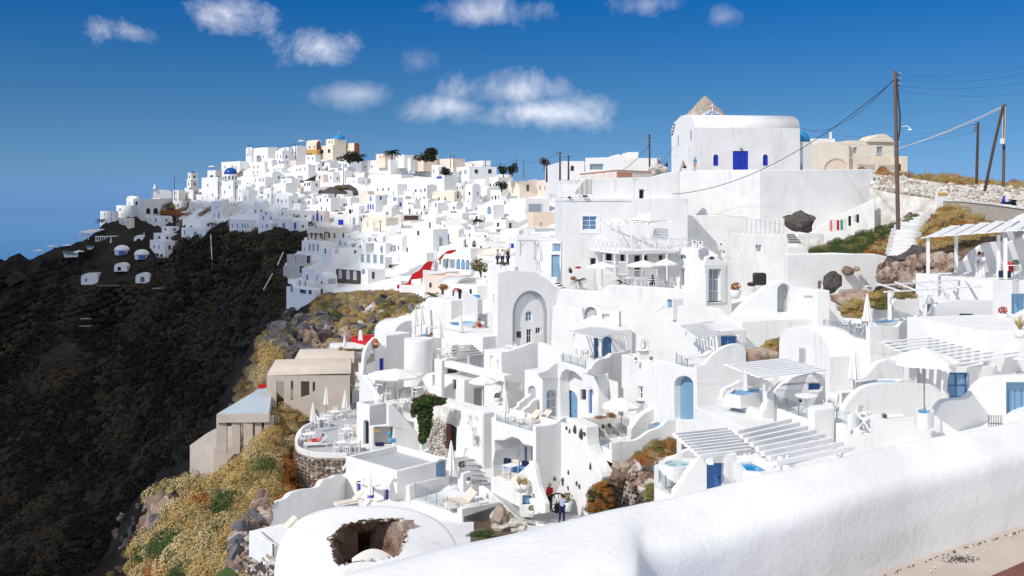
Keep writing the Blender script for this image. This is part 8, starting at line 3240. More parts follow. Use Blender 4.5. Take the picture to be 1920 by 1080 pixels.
for x0,x1,y0 in((577,605,439),(609,637,436)):
 for x in(x0,(x0+x1)/2,x1):
  mb=MB()
  mb.bar(P(x,450,Yb),P(x,y0,Yb),.22)
  mb.build('post','wood_dark',rt,fix=False)
 mb=MB()
 mb.bar(P(x0-1,y0,Yb),P(x1+1,y0,Yb),.25)
 mb.bar(P(x0-1,y0,Yb+2),P(x1+1,y0,Yb+2),.25)
 mb.build('beam','wood_dark',rt,fix=False)
lattice('bright blue wooden fence by the white steps, left of the huge arch house',Pl((881,118),(900,117)),881,900,552,558,4,m='turquoise',group=None,cat='fence',bw=.10)
person('man in a red shirt bending down on a white roof',862,562,115,1.,dict(waist=(0,.08,1.05),chest=(0,.35,1.12),neck=(0,.5,1.1),head=(0,.62,1.02),shl=(-.18,.4,1.1),shr=(.18,
.4,1.1),ell=(-.2,.5,.85),hal=(-.15,.6,.65),elr=(.2,.5,.85),har=(.15,.6,.65)),top='fabric_red',legs='black',scale=1.15)
block(WH,'white roof block below the man in the red shirt',HO,(846,113),802,905,564,660,yaw=40,roof=FL)
for k,(px,m_,lab)in enumerate(((933,'fabric_lilac','dark haired guest in a lilac top at the white terrace, left of three'),(942,WP,'guest in white in the middle of three on the white terrace'),
(952,MD,'bald guest in a dark top, right of three on the white terrace'))):
 person(lab,px,498,114,2.+k,dict(),top=m_,legs=FN,hair='skin' if k==2 else 'hair',sleeves=False,scale=1.1)
swall('terrace_wall','white terrace wall with hanging plants in front of the three guests','wall',Pl((913,112),(975,108)),[(913,600),(914,495),(935,497),(960,498),(965,500),
(965,600)],th=.6)
bush('row of small plants on the wall in front of the three guests',945,497,110,2.2,.5,LG,rf,160,size=.08)
bush('olive and yellow tree left of the three guests',902,520,122,2.6,2.6,'leaf_olive',rf,900,trunk=True,size=.11,cat='tree')
palm('dark palm like plant with long fronds above the white roofs',812,560,122,.3,1.6,rf,LG,nf=18)
bush('rusty red shrub right of the frond plant',830,545,124,2.,1.,'leaf_rust',rf,300,size=.1)
bush('green creeper on the wall left of the arch house',930,572,104,.7,1.6,LG,rf,400,size=.08)
bush('dark green tree behind the closed parasol in the village',898,428,Yat(898,428,120),4.5,3.,LD,rf,700,trunk=True,size=.18,cat='tree')
def big_tree(label,px,py,Y,w,h,m,n=1500,size=.3,group=None):
 c=P(px,py,Y)-V3((0,0,.26*h))
 w*=1.15
 rt=empty('tree',c,label,'tree',group)
 mb=MB()
 for i in range(9):
  a=rf.uniform(0,6.28)
  d=rf.uniform(.1,.33)*w
  leafm(mb,(c.x+math.cos(a)*d,c.y+math.sin(a)*d*.7,c.z+h*rf.uniform(.08,.74)),w*.27,w*.27,h*.30,n//9,size,rf,shell=.5)
 mb.build('crown',m,rt,fix=False)
 mb=MB()
 mb.tube([c-V3((0,0,1)),c+V3((.1,0,h*.4)),c+V3((0,0,h*.7))],[w*.05,w*.035,w*.01],7)
 for i in range(4):
  a=i*1.6
  mb.tube([c+V3((0,0,h*.3)),c+V3((math.cos(a)*w*.28,math.sin(a)*w*.2,h*.65))],[w*.025,w*.008],5)
 mb.build('trunk','bark',rt,fix=False)
 return rt
big_tree('big dark round tree on the skyline above the sand coloured house',798,293,395,9.5,5.6,LD,2200,.36)
palm('tall palm tree on the skyline above the long pale pink house',735,299,392,2.6,4.4,rf,LD,nf=34,trunk_r=.3)
big_tree('wide dark green tree right of the turquoise dome',655,297,385,8.,4.6,LD,1500,.32)
big_tree('lower dark green tree trailing right from the turquoise dome',672,298,383,6.,2.6,LD,800,.28)
big_tree('dark round tree beside the modern white house',836,324,340,3.6,3.2,LD,700,.25)
big_tree('dark conifer clump right of the modern house, left',944,322,300,3.2,2.6,LD,700,.22)
big_tree('dark conifer clump right of the modern house, right and taller',960,320,298,3.6,3.6,LD,800,.22)
big_tree('dark shrubbery below the conifers',940,350,285,4.2,2.2,LD,500,.22)
big_tree('round dark tree behind the pole left of the veranda villa',1020,306,190,2.2,1.6,LD,400,.14)
palm('palm tree among the white terraces above the dark trees',397,430,Yat(397,430,120)-2,1.8,2.6,rf,LD,nf=16)
palm('palm tree below the salmon pink house',579,424,Yat(579,424,120)-1,.8,2.6,rf,LD,nf=18)
palm('drooping dark palm at the far left terrace',190,418,400,.8,3.,rf,LD,nf=16)
bush('brown creeper over the blue framed porch',637,405,Yat(637,410,120)-1,3.,1.4,'leaf_rust',rf,300,size=.2)
for i in range(26):
 while True:
  px,py=rf.uniform(345,1035),rf.uniform(310,560)
  if in_poly(px,py,FILL):
   break
 Y=Yat(px,py,120)-.5
 bush('small %s shrub %s'%((DK,'olive')[i%2],auto_label(px,py,'SHR','',0).split('SHR ')[1]),px,py,Y,rf.uniform(1.2,2.4),rf.uniform(.8,1.6),(LD,'leaf_olive')[i%2],rf,110,size=.16,
 group='small shrubs in the village')
# far left, in the shadow of the cloud
for lab,x0,x1,yt,yb,dr in(('small white cave house with a cut off corner in the dark slope, lowest left',152,173,513,534,('r',159,522,163,529)),('small white cave house with a round gable and big window in the dark slope, right',
254,280,512,531,('r',263,519,271,530)),('small white cave house in the dark slope, above the other two',214,238,493,509,('a',220,500,227,508)),('small white arched hut in the dark slope left of the three tier house',
251,268,441,458,('a',256,447,264,457))):
 Y=Yat((x0+x1)/2,yb,200)-4
 p_=Pl((x0,Y),head=6)
 if x0==152:
  out=[(x0,yb),(x0,yt+6),(x0+3,yt+2),(x0+8,yt),(x1+10,yt-.5),(x1+10,yb-4),(x1,yb)]
 else:
  m_=(x0+x1)/2
  w_=(x1-x0)/2
  h_=(yb-yt)*.45
  out=[(x0,yb)]+[(m_-w_*math.cos(math.pi*k/10),yt+h_-h_*math.sin(math.pi*k/10))for k in range(11)]+[(x1,yb)]
 swall('cave_house',lab,'cave house',p_,out,[(dr,DARK if dr[0]=='r' else VOID)],th=4.5,m=WF,bevel=0,depth=.3)
for lab,px,py,r_m in(('white shallow dome with a blue shaded front in the dark slope, left',229,470,2.9),('white shallow dome in the dark slope, right',266,478,2.8)):
 Y=Yat(px,py,200)-5
 rt=empty('dome_house',P(px,py,Y),lab,'cave house')
 mb=MB()
 mb.lathe(P(px,py,Y),[(r_m*math.cos(a),.75*r_m*math.sin(a))for a in[math.pi/2*i/7 for i in range(8)]],20)
 mb.build('dome',WF,rt,smooth=True)
 mb=MB()
 mb.lathe(P(px,py,Y),[(r_m*.9,-1.6),(r_m*.9,.1)],14)
 mb.build('wall',WD,rt)
 mb=MB()
 mb.box(P(px,py+4,Y-r_m),(2.4,.5,1.5))
 mb.build('door',MBL,rt)
rt=empty('restaurant',P(170,450,Yat(170,450,200)),'restaurant terrace with a pale sloping canopy and white posts, far left','restaurant')
Yr=Yat(185,452,200)
mb=MB()
q=[P(147,434,Yr),P(170,437,Yr-2),P(196,429,Yr+4),P(172,430,Yr+6)]
mb.add(q+[p-V3((0,0,.3))for p in q],[(0,1,2,3),(7,6,5,4),(0,1,5,4),(1,2,6,5),(2,3,7,6),(3,0,4,7)])
mb.build('canopy',FW,rt,fix=False)
for x in range(150,170,4):
 mb=MB()
 mb.bar(P(x,449,Yr),P(x,435,Yr),.25)
 mb.build('post',WP,rt,fix=False)
rt=empty('colonnade',P(202,452,Yr),'row of white framed openings below the restaurant canopy, far left','colonnade')
for i in range(12):
 x=180+i*4.1
 mb=MB()
 mb.bar(P(x,452,Yr-2),P(x,443,Yr-2),.22)
 mb.build('post',WP,rt,fix=False)
for y in(443.5,452):
 mb=MB()
 mb.bar(P(179,y,Yr-2),P(226,y-1,Yr-2),.3)
 mb.build('beam',WP,rt,fix=False)
pool('pale infinity pool on the dark promontory at the far left',[(118,468),(128,466),(146,469),(146,479),(121,480)],z=(HZ-474)/F*372,m='pool_pale',smooth=False,rimw=.3)
pool('small turquoise pool beside the domes, far left',[(163,461),(170,459),(176,461),(172,465),(164,466)],z=(HZ-462)/F*380,m='pool_pale',smooth=False,rimw=.3)
wire('pale pipe running down the cliff beside the cream olive houses, upper length',(531,473,262),(520,497,255),0.,.14,WD)
wire('pale pipe running down the cliff, lower length',(511,513,250),(494,543,240),0.,.14,WD)
wire('pale drain stain pipe below the left palm in the dark trees',(395,440,340),(398,496,322),0.,.16,WD)
for i,(L,Rr,py)in enumerate(((30,62,503),(150,172,597),(148,196,611),(285,340,540),(180,280,535))):
 Y=Yat((L+Rr)/2,py,180)-2
 swall('terrace_edge','thin pale dry stone terrace edge on the dark slope, %s'%['at the left headland','upper of two at the left','lower of two at the left','right of the cave houses',
 'below the cave houses'][i],'wall',Pl((L,Y),(Rr,Y)),[(L,py+1.6),(L,py),((L+Rr)/2,py-1),(Rr,py+.4),(Rr,py+1.6)],th=.5,m=ST if i!=4 else SB,bevel=0)
# the unfinished concrete building on the cliff
def concrete():
 rt=empty('concrete_building',P(560,860,93),'unfinished pale concrete building with vaulted roofs and open columns on the cliff','building')
 Ya=96.
 pf=Pl((500,Ya),head=8)
 holes=[[(519,742),(519,715),(533,715),(546,732),(546,715),(546,715.5),(547,752),(519,760)],[(566,745),(566,715),(585,715),(585,736)],[(588,735),(588,716),(609,716),(609,730)]]
 holes=[[(518,765),(518,714),(532,714),(532,765)],[(545,750),(545,714),(550,714),(550,750)],[(564,745),(564,715),(580,715),(580,742)],[(586,735),(586,716),(591,716),(591,733)]]
 mb=MB()
 panel(mb,pf,uvs(pf,[(500,790),(500,704),(656,704),(656,790)]),[uvs(pf,h)for h in holes],.5)
 mb.build('wall','concrete',rt)
 mb=MB()
 pb=pf.shift(-4.5)
 panel(mb,pb,uvs(pb,[(500,790),(500,704),(656,704),(656,790)]),[],.3)
 mb.build('back_wall','concrete',rt)
 for(x0,x1,ytop,yeave,off)in((500,658,684,704,0.),(548,664,663,684,-5.2)):
  p_=pf.shift(off)
  u0,ze=p_.uv(x0,yeave)
  u1,_=p_.uv(x1,yeave)
  _,zt=p_.uv(x0,ytop)
  vs=[]
  n=12
  for k in range(n+1):
   t=k/n
   z=ze+(zt-ze)*math.sin(math.pi*t)**.75
   d=5.2*(.5-.5*math.cos(math.pi*t))
   vs+=[p_.w(u0+.6*math.sin(math.pi*t),z,-d),p_.w(u1,z,-d)]
  fs=[(2*k,2*k+2,2*k+3,2*k+1)for k in range(n)]+[tuple(2*k for k in range(n+1))]
  mb=MB()
  mb.add(vs,fs)
  o=mb.build('roof','concrete',rt)
  o.data.polygons.foreach_set('use_smooth',[len(p.vertices)==4 for p in o.data.polygons])
 mb=MB()
 pc=pf.shift(-5.3)
 panel(mb,pc,uvs(pc,[(545,720),(545,682),(664,682),(664,720)]),[],.3)
 mb.build('wall','concrete',rt)
 zt=P(0,778,88).z
 q=[zp(406,777,zt),zp(505,776,zt),zp(512,727,zt),zp(486,729,zt)]
 mb=MB()
 mb.prism([(p.x,p.y)for p in q],zt-.75,zt)
 mb.build('slab','concrete',rt)
 mb=MB()
 qq=[V3(p)+(sum(q,V3())/4-p)*.03 for p in q]
 mb.prism([(p.x,p.y)for p in qq],zt+.004,zt+.05)
 mb.build('roof_surface','roof_blue_grey',rt,fix=False)
 zb=zt-3.3
 for(px,py,w)in((411,777,.9),(438,777,.7),(461,777,.8),(480,776,.6),(500,776,.8),(470,752,.6),(440,758,.6),(489,760,.6)):
  a=zp(px,py,zt)
  mb=MB()
  mb.box((a.x+.1,a.y+.5,(zb+zt)/2-.3),(w,.5,zt-zb),R(8))
  mb.build('column','concrete',rt)
 q2=[zp(356,836,zb-.5),zp(400,842,zb-.5),zp(470,842,zb-.5),zp(520,836,zb-.5),zp(520,800,zb-.5),zp(412,800,zb-.5),zp(385,815,zb-.5)]
 mb=MB()
 mb.prism([(p.x,p.y)for p in q2],zb-6.,zb-.45)
 mb.build('base','concrete',rt)
 mb=MB()
 a=zp(484,790,zb)
 mb.box((a.x,a.y,zb+1.2),(.9,.9,2.6))
 mb.build('dark_post','stone_red',rt)
 mb=MB()
 p_=Pl((484,93),head=8)
 panel(mb,p_,uvs(p_,[(484,729),(484,722),(499,720),(499,727),(490,729)]),[],.4)
 tag(mb.build('red_parapet','red_paint'),'small red parapet at the back of the pale blue grey slab',PA)
concrete()
# scrub
nrg=np.random.RandomState(5)
def clump_template(n,seed,leaf,flat=.75,up=.25):
 0
 g=np.random.RandomState(seed)
 d=g.normal(size=(n,3))
 d[:,2]=np.abs(d[:,2])*.9-.12
 d/=np.linalg.norm(d,axis=1)[:,None]
 lob=g.normal(size=(7,3))
 lob[:,2]=np.abs(lob[:,2])
 lob/=np.linalg.norm(lob,axis=1)[:,None]
 b=np.max(d@lob.T,axis=1)
 r=(.62+.38*np.clip(b,0,1)**3)*(1-.35*g.rand(n)**2)
 c=d*r[:,None]
 c[:,2]*=flat
 nn=d+g.normal(size=(n,3))*.38+np.array([0,0,up])
 nn/=np.linalg.norm(nn,axis=1)[:,None]
 t=np.cross(nn,g.normal(size=(n,3)))
 t/=np.linalg.norm(t,axis=1)[:,None]
 bt=np.cross(nn,t)
 s=leaf*(.6+.8*g.rand(n))[:,None]
 v=np.stack([c-t*s,c+bt*s*.55,c+t*s,c-bt*s*.55],1)
 return v.reshape(-1,3)
TPL=[clump_template(1000,k,.058,flat=.9)for k in range(6)]
TPLF=[clump_template(110,20+k,.23)for k in range(6)]
def tpl_mesh(name,v,m):
 me=bpy.data.meshes.new(name)
 n=len(v)//4
 me.from_pydata(v.tolist(),[],(np.arange(n*4).reshape(-1,4)).tolist())
 me.materials.append(MATS[m])
 return me
def scrub(name,pts,tpls,mats):
 0
 V,Fc,Mi=[],[],[]
 off=0
 for i,(x,y,z,r,h,a,mi)in enumerate(pts):
  t=tpls[i%len(tpls)]
  ca,sa=math.cos(a),math.sin(a)
  v=np.empty_like(t)
  v[:,0]=(t[:,0]*ca-t[:,1]*sa)*r+x
  v[:,1]=(t[:,0]*sa+t[:,1]*ca)*r+y
  v[:,2]=t[:,2]*r*h+z
  V.append(v)
  Mi.append(np.full(len(t)//4,mi))
  off+=len(t)
 V=np.concatenate(V)
 n=len(V)//4
 me=bpy.data.meshes.new(name)
 me.vertices.add(len(V))
 me.vertices.foreach_set('co',V.ravel())
 me.loops.add(n*4)
 me.loops.foreach_set('vertex_index',np.arange(n*4))
 me.polygons.add(n)
 me.polygons.foreach_set('loop_start',np.arange(0,n*4,4))
 me.polygons.foreach_set('material_index',np.concatenate(Mi))
 for m in mats:
  me.materials.append(MATS[m])
 me.update()
 o=bpy.data.objects.new(name,me)
 COL.objects.link(o)
 return tag(o,kind='stuff')
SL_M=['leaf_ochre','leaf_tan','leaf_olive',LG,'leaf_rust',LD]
DK_M=['scrub_brown','shade_black_scrub','shade_black_scrub',LD,'scrub_brown','scrub_grey',LD]
def kind_at(px,py):
 0
 n=noise.noise(V3((px*.02,py*.02,3.)))+noise.noise(V3((px*.07,py*.07,1.)))*.5
 if 520<px<565 and 850<py<960:
  return 4
 if py>930 and px<440 and n>.22:
  return 3
 if n>.50:
  return 3
 if n>.30:
  return 2
 if n<-.52:
  return 4
 return 0 if noise.noise(V3((px*.035,py*.035,9.)))+nrg.uniform(-.15,.15)<.02 else 1
SLOPE=[(140,1100),(175,1040),(215,965),(290,905),(312,870),(345,850),(358,885),(425,880),(455,850),(500,800),(505,770),(560,735),(600,712),(662,705),(662,745),(600,765),(560,
800),(552,840),(560,860),(556,900),(590,960),(500,960),(470,980),(462,1000),(462,1100)]
UPPER=[(415,740),(440,690),(470,640),(520,600),(545,590),(560,610),(530,680),(500,700),(498,720),(450,755),(425,775)]
MIDR=[(536,575),(540,548),(600,546),(640,544),(680,530),(745,545),(788,560),(790,590),(760,605),(720,615),(690,625),(640,650),(600,640),(575,610)]
pts=[]
things=[]
for poly,step,y0,r0,r1 in((SLOPE,17,40,.62,1.28),(UPPER,14,95,.75,1.5),(MIDR,14,100,.7,1.4)):
 xs=[p[0]for p in poly]
 ys=[p[1]for p in poly]
 y=min(ys)
 while y<max(ys):
  x=min(xs)
  while x<max(xs):
   px,py=x+nrg.uniform(-5,5),y+nrg.uniform(-5,5)
   x+=step
   if not in_poly(px,py,poly):
    continue
   if in_poly(px,py,[(205,990),(240,950),(290,930),(345,920),(330,975),(270,1010),(215,1015)])and nrg.rand()<.75:
    continue
   if 440<px<520 and 930<py<1010 and nrg.rand()<.6:
    continue
   Y=Yat(px,py+5,y0)
   if Y>200:
    continue
   q=P(px,py+4,Y)
   z=terr_z(q.x,q.y)
   k=kind_at(px,py)
   r=nrg.uniform(r0,r1)*(.8+.4*nrg.rand())
   if Y<60:
    r*=.7
   pts.append((q.x,q.y,max(z,q.z)-.22*r,r,nrg.uniform(.9,1.35),nrg.uniform(0,6.28),k))
  y+=step*.8
order=sorted(range(len(pts)),key=lambda i:-pts[i][3]/pts[i][1])
top_ids=set(order[:230])
bm_={}
ZONES=[(230,1040,'at the very bottom left'),(330,1040,'at the bottom, left of the cactus'),(420,1030,'at the bottom beside the cliff deck'),(300,930,'below the concrete base, left'),
(390,930,'below the concrete base'),(470,930,'left of the wavy wall'),(540,900,'at the foot of the round stone wall'),(480,850,'left of the round stone wall'),(520,800,'between concrete building and stone wall'),
(590,745,'right of the concrete columns'),(640,720,'beside the tall white stair wall'),(450,720,'above the pale blue slab, left'),(500,650,'left of the lava rocks'),(520,620,
'on the upper left edge'),(570,585,'below the lowest village houses'),(640,570,'above the lava rocks'),(700,550,'under the village, middle'),(760,560,'under the red stair wall'),
(700,610,'above the red terrace wall'),(760,600,'above the white vault')]
def zone_word(px,py):
 return min(ZONES,key=lambda z:(z[0]-px)**2+(z[1]-py)**2)[2]
GL={0:'ochre dry bush among the many on the sunlit slope',1:'straw coloured dry bush among the many on the sunlit slope',2:'olive bush among the many on the sunlit slope',
3:'green bush among the many on the sunlit slope',4:'rust coloured bush among the many on the sunlit slope',5:'dark bush among the many on the sunlit slope'}
rest=[]
for i,p in enumerate(pts):
 if i not in top_ids:
  rest.append(p)
  continue
 key=(i%6,p[6])
 if key not in bm_:
  bm_[key]=tpl_mesh('bush',TPL[key[0]],SL_M[key[1]])
 o=bpy.data.objects.new('bush',bm_[key])
 o.location=p[:3]
 o.rotation_euler=(0,0,p[5])
 o.scale=(p[3],p[3],p[3]*p[4])
 COL.objects.link(o)
 pq=PX(p)
 tag(o,'%s %s %s'%('large' if p[3]>1.05 else 'smaller',GL[p[6]].replace(' among the many on the sunlit slope',''),zone_word(*pq)),'bush','bushes covering the sunlit slope')
scrub('slope_scrub',rest,TPL,SL_M)
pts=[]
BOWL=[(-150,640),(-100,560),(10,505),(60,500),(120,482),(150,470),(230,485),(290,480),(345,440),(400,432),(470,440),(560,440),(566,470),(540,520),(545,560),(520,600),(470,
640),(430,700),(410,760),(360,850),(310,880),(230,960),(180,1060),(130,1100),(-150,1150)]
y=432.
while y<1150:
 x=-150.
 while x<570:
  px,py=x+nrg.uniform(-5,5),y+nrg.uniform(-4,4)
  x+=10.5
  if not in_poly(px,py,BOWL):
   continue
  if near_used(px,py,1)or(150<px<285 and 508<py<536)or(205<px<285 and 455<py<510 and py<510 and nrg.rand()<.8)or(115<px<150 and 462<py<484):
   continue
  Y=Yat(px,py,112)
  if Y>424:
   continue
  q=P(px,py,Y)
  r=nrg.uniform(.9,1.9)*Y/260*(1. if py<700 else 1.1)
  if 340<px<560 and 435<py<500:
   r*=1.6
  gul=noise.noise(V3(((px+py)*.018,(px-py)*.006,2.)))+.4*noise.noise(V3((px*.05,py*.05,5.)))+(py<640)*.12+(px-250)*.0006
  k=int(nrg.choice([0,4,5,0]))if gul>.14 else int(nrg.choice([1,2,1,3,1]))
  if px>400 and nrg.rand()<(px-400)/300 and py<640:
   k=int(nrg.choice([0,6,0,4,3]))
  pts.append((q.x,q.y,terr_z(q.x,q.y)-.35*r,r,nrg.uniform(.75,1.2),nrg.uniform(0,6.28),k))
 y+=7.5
scrub('shade_dark_scrub',pts,TPLF,DK_M)
rt=random.Random(12)
for i,(px,py,s)in enumerate([(352,470,5.5),(372,452,5.),(385,490,6.),(410,462,6.),(428,500,6.),(448,470,5.5),(470,500,6.),(480,455,5.),(505,480,5.5),(520,455,4.5),(540,470,
4.5),(358,500,5.),(440,445,4.),(400,440,4.)]):
 Y=Yat(px,py,200)
 me=tpl_mesh('tree',clump_template(700,50+i,.085,flat=.95),LD if i not in(9,10)else 'scrub_brown')
 o=bpy.data.objects.new('tree',me)
 q=P(px,py,Y)
 o.location=(q.x,q.y,q.z-.5)
 o.scale=(s*.62,s*.62,s*.7)
 COL.objects.link(o)
 tag(o,'dark dense tree in the shaded wood below the blue door houses' if i not in(9,10)else 'rusty brown tree at the upper right of the shaded wood','tree','trees of the shaded wood')
for i,(px,py,k)in enumerate([(312,385,5),(322,383,5),(330,386,2),(340,384,2),(352,382,5),(365,383,5),(372,385,5),(300,396,4),(312,398,4),(325,400,4),(338,402,4),(350,400,4),
(362,398,4),(375,400,4),(388,396,5),(400,392,4),(410,388,4),(395,386,1),(330,412,5),(340,416,5),(335,395,4),(345,392,2),(385,402,4)]):
 Y=Yat(px,py,200)
 q=P(px,py+3,Y)
 o=bpy.data.objects.new('bush',tpl_mesh('bush',TPL[i%6],SL_M[k]))
 o.location=q
 s=rt.uniform(1.6,2.6)
 o.scale=(s*1.3,s,s)
 COL.objects.link(o)
 tag(o,'%s bush in the overgrown patch below the bell tower'%('rusty' if k==4 else('pale' if k==1 else 'dark green')),'bush','bushes of the overgrown patch')
def patch(name,label,poly,Yf,step,r0,r1,kinds,tpls=TPL,seed=1,cat='bush',lift=0.):
 g=np.random.RandomState(seed)
 out=[]
 xs=[p[0]for p in poly]
 ys=[p[1]for p in poly]
 y=min(ys)
 while y<max(ys):
  x=min(xs)
  while x<max(xs):
   px,py=x+g.uniform(-step,step)*.5,y+g.uniform(-step,step)*.5
   x+=step
   if in_poly(px,py,poly):
    Y=Yf(px,py)
    q=P(px,py,Y)
    r=g.uniform(r0,r1)
    out.append((q.x,q.y,q.z-.35*r+lift,r,g.uniform(.7,1.1),g.uniform(0,6.28),int(g.choice(kinds))))
  y+=step*.8
 return scrub(name,out,tpls,SL_M)
patch('creeping_plants','',[(1515,470),(1530,462),(1560,452),(1600,440),(1640,428),(1676,418),(1680,425),(1676,470),(1640,473),(1560,474)],lambda x,y:92+(475-y)*.30,7,.45,
.75,[3,3,3,2],seed=2)
patch('dry_creepers','',[(1620,470),(1640,455),(1665,445),(1676,443),(1672,472),(1650,476)],lambda x,y:91+(475-y)*.30,7,.4,.6,[4,1,4],seed=3)
patch('ochre_scrub','',[(1733,440),(1745,412),(1760,395),(1775,385),(1790,384),(1815,396),(1850,412),(1880,420),(1925,408),(1990,395),(1990,440),(1880,440),(1800,448),(1770,
462),(1735,466),(1725,455)],lambda x,y:84+(470-y)*.22,8,.5,.85,[0,0,1,4,0],seed=4)
patch('ridge_grass','',[(1638,328),(1650,322),(1690,324),(1720,328),(1760,325),(1800,330),(1850,338),(1925,340),(2000,342),(2000,350),(1925,350),(1870,356),(1820,352),(1780,
344),(1720,336),(1640,331)],lambda x,y:134-(y-325)*.12,7,.7,1.1,[0,1,0,4],seed=5)
patch('dry_plants','',[(1425,650),(1440,640),(1465,634),(1480,640),(1470,652),(1440,662),(1428,664)],lambda x,y:66,5,.28,.5,[0,2,0],seed=6)
patch('dry_grass','',[(1505,636),(1520,630),(1535,628),(1535,638),(1505,640)],lambda x,y:67.5,5,.25,.45,[0,1],seed=7)
patch('hanging_grass','',[(1578,590),(1585,568),(1600,562),(1618,562),(1620,585),(1600,596)],lambda x,y:62,6,.3,.6,[0,0,1],seed=8)
patch('hanging_grass','',[(1632,575),(1634,552),(1650,546),(1664,546),(1664,575)],lambda x,y:60,6,.3,.6,[2,0,2],seed=9)
patch('hanging_grass','',[(1672,548),(1690,546),(1714,548),(1714,560),(1672,560)],lambda x,y:60,6,.25,.5,[2,0],seed=10)
patch('slope_plants','',[(1195,850),(1225,830),(1255,822),(1282,836),(1268,856),(1240,852),(1205,868)],lambda x,y:60,6,.3,.55,[4,4,1,2],seed=11)
patch('slope_plants','',[(1210,925),(1222,905),(1236,930),(1225,935)],lambda x,y:55,5,.25,.4,[2],seed=12)
patch('thorny_bushes','',[(1102,955),(1106,925),(1118,905),(1140,900),(1148,915),(1146,945),(1135,958)],lambda x,y:61.6,5,.22,.38,[4,5,2,4],seed=13)
patch('green_herbs','',[(878,1006),(890,996),(915,992),(920,1000),(890,1010)],lambda x,y:52,5,.22,.38,[3],seed=14)
patch('wall_plants','',[(1115,779),(1130,777),(1140,776),(1155,773),(1150,780),(1120,784)],lambda x,y:69.5,5,.18,.3,[4,2],seed=15)
patch('stone_wall_tufts','',[(625,880),(640,872),(655,868),(648,884)],lambda x,y:82,5,.25,.4,[2,0],seed=16)
patch('stair_shrub','',[(1690,415),(1700,405),(1712,400),(1722,398),(1715,408),(1695,416)],lambda x,y:99,5,.35,.5,[2,3],seed=17)
# rocks
rr=random.Random(41)
def rock_field(label,poly,n,s0,s1,mats,Yf,group,name='rock'):
 meshes=[]
 for k in range(8):
  bm=bmesh.new()
  bmesh.ops.create_icosphere(bm,subdivisions=2,radius=.5)
  sd=V3((rr.uniform(0,50),rr.uniform(0,50),3))
  for v in bm.verts:
   v.co=v.co*(1+.8*noise.noise(v.co*2.4+sd)+.45*noise.noise(v.co*5.5+sd))
  me=bpy.data.meshes.new(name)
  bm.to_mesh(me)
  bm.free()
  me.materials.append(MATS[mats[k%len(mats)]])
  meshes.append(me)
 xs=[p[0]for p in poly]
 ys=[p[1]for p in poly]
 c=0
 while c<n:
  px,py=rr.uniform(min(xs),max(xs)),rr.uniform(min(ys),max(ys))
  if not in_poly(px,py,poly):
   continue
  c+=1
  o=bpy.data.objects.new(name,rr.choice(meshes))
  COL.objects.link(o)
  o.location=P(px,py,Yf(px,py))
  s=rr.uniform(s0,s1)
  o.scale=(s*rr.uniform(.7,1.2),s,s*rr.uniform(.6,1.4))
  o.rotation_euler=(rr.uniform(-.5,.5),rr.uniform(-.5,.5),rr.uniform(0,6))
  cx0,cy0=sum(xs)/len(xs),sum(ys)/len(ys)
  vv=('upper' if py<cy0 else 'lower')+(' left' if px<cx0 else ' right')
  tag(o,' '.join((('big ' if s>(s0+s1)/2 else 'small ')+label).split()[:12])+', %s part'%vv,'rock',group)
rock_field('jagged grey lava rock of the outcrop under the green yellow bushes',[(515,640),(520,600),(545,582),(600,600),(640,625),(655,648),(600,660),(545,680),(520,680)],
70,1.2,2.8,['lava','lava',SD,'rock_tan'],lambda x,y:Yat(x,y,100)+.5,'rocks of the lava outcrop')
rock_field('pale grey rock among the bushes below the village',[(665,600),(675,575),(705,570),(720,590),(690,620),(670,630)],22,.8,1.7,[SL,'lava',ST],lambda x,y:Yat(x,y,100),
'pale rocks below the village')
rock_field('dark rock in the middle of the bush slope right of the outcrop',[(690,575),(715,560),(780,575),(770,590),(735,585)],16,.9,1.8,['lava',SD],lambda x,y:Yat(x,y,100),
'dark rocks below the village')
rock_field('grey and reddish rock at the lower edge of the sunlit slope',[(205,1010),(230,960),(290,930),(345,915),(330,960),(280,1000),(230,1030)],36,.7,1.7,['rock_tan',SB,
'lava'],lambda x,y:Yat(x,y,40),'rocks at the lower edge of the slope')
rock_field('brown rock below the small cliff deck',[(430,1090),(445,1000),(470,930),(500,925),(505,960),(465,990),(462,1090)],40,.5,1.2,['rock_tan','lava',SB],lambda x,y:56+(1000-y)*.06,
'brown rocks below the cliff deck')
rock_field('tan rock on the bank between the stairs and the platform',[(1650,500),(1700,492),(1790,490),(1785,520),(1715,540),(1650,530)],55,.5,1.4,['rock_tan',SB,ST,ST],lambda x,
y:78-(y-490)*.1,'tan rocks by the platform')
rock_field('brown rock on the slope beside the speckled wall',[(1150,895),(1190,860),(1240,840),(1280,830),(1275,850),(1225,870),(1226,930),(1200,915)],60,.4,1.,['rock_tan',
SB,ST,SL],lambda x,y:61+(880-y)*.04,'brown rocks beside the speckled wall')
rock_field('small rock in the bank below the scalloped wall',[(1310,800),(1342,786),(1342,800),(1312,806)],10,.35,.7,['rock_tan',ST],lambda x,y:60,'small rocks below the scalloped wall')
rock_field('pale rock and earth block below the grey lounger terrace',[(915,1000),(935,962),(960,970),(985,985),(960,996)],18,.4,1.,['rock_tan',ST,SL],lambda x,y:55,'rocks below the grey terrace')
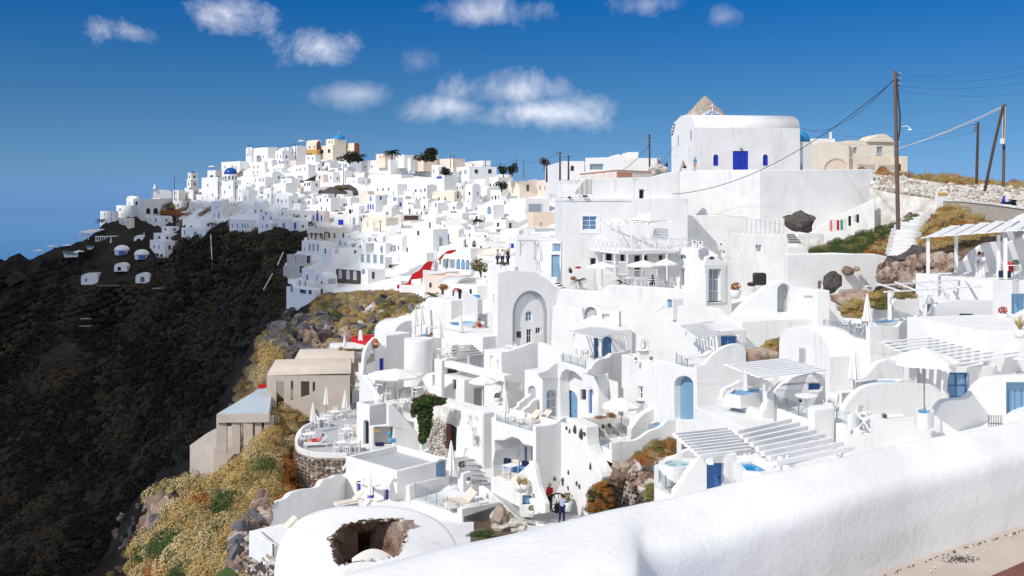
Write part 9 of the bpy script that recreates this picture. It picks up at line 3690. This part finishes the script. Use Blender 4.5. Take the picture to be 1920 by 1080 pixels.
rock_field('rock on the headland at the far left edge',[(-30,560),(0,500),(35,492),(60,500),(40,530),(20,560),(10,600)],26,4,9,['shade_dark_soil','shade_dark_soil'],lambda x,y:Yat(max(x,
-100),y,300)if y<520 else 372,'rocks of the far left headland')
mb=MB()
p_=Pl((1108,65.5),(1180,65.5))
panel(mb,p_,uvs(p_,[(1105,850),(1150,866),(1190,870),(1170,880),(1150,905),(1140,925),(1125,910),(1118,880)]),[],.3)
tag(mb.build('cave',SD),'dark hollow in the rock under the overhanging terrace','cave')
# the cloud whose shadow lies in the bowl
def shadow_cloud():
 edge=[(-1300,50),(-200,55),(60,62),(150,82),(230,98),(310,112),(380,122),(425,140),(455,160),(490,182),(520,205),(545,235),(552,262),(520,285),(480,312),(440,332),(400,352),
 (350,368),(300,388),(200,404),(100,418),(-100,470),(-1300,640)]
 H=620.
 out=[]
 for px,Y in edge:
  x=(px-CX)/F*Y
  z=terr_z(x,Y)if px>-1500 else-250
  t=(H-z)/SUN_DIR.z
  out.append((x+SUN_DIR.x*t,Y+SUN_DIR.y*t))
 mb=MB()
 rt=None
 g=random.Random(3)
 mb.prism(out,H,H+25)
 cx_=sum(p[0]for p in out)/len(out)
 cy_=sum(p[1]for p in out)/len(out)
 x0,x1=min(p[0]for p in out),max(p[0]for p in out)
 y0,y1=min(p[1]for p in out),max(p[1]for p in out)
 bm=bmesh.new()
 bmesh.ops.create_icosphere(bm,subdivisions=2,radius=1.)
 tv=[v.co.copy()for v in bm.verts]
 tf=[tuple(v.index for v in f.verts)for f in bm.faces]
 bm.free()
 c=0
 while c<130:
  x,y=g.uniform(x0,x1),g.uniform(y0,y1)
  if not in_poly(x,y,out):
   continue
  d=min(math.hypot(x-a,y-b)for a,b in out)
  r=min(70,max(14,d*.8))
  c+=1
  cc=V3((x,y,H+12))
  mb.add([cc+V3((v.x*r,v.y*r,v.z*r*.6 if v.z>0 else v.z*r*.25))*(1+.25*noise.noise(v*2+cc))for v in tv],tf)
 o=mb.build('cloud',WF,smooth=True,fix=False)
 tag(o,kind='structure')
shadow_cloud()
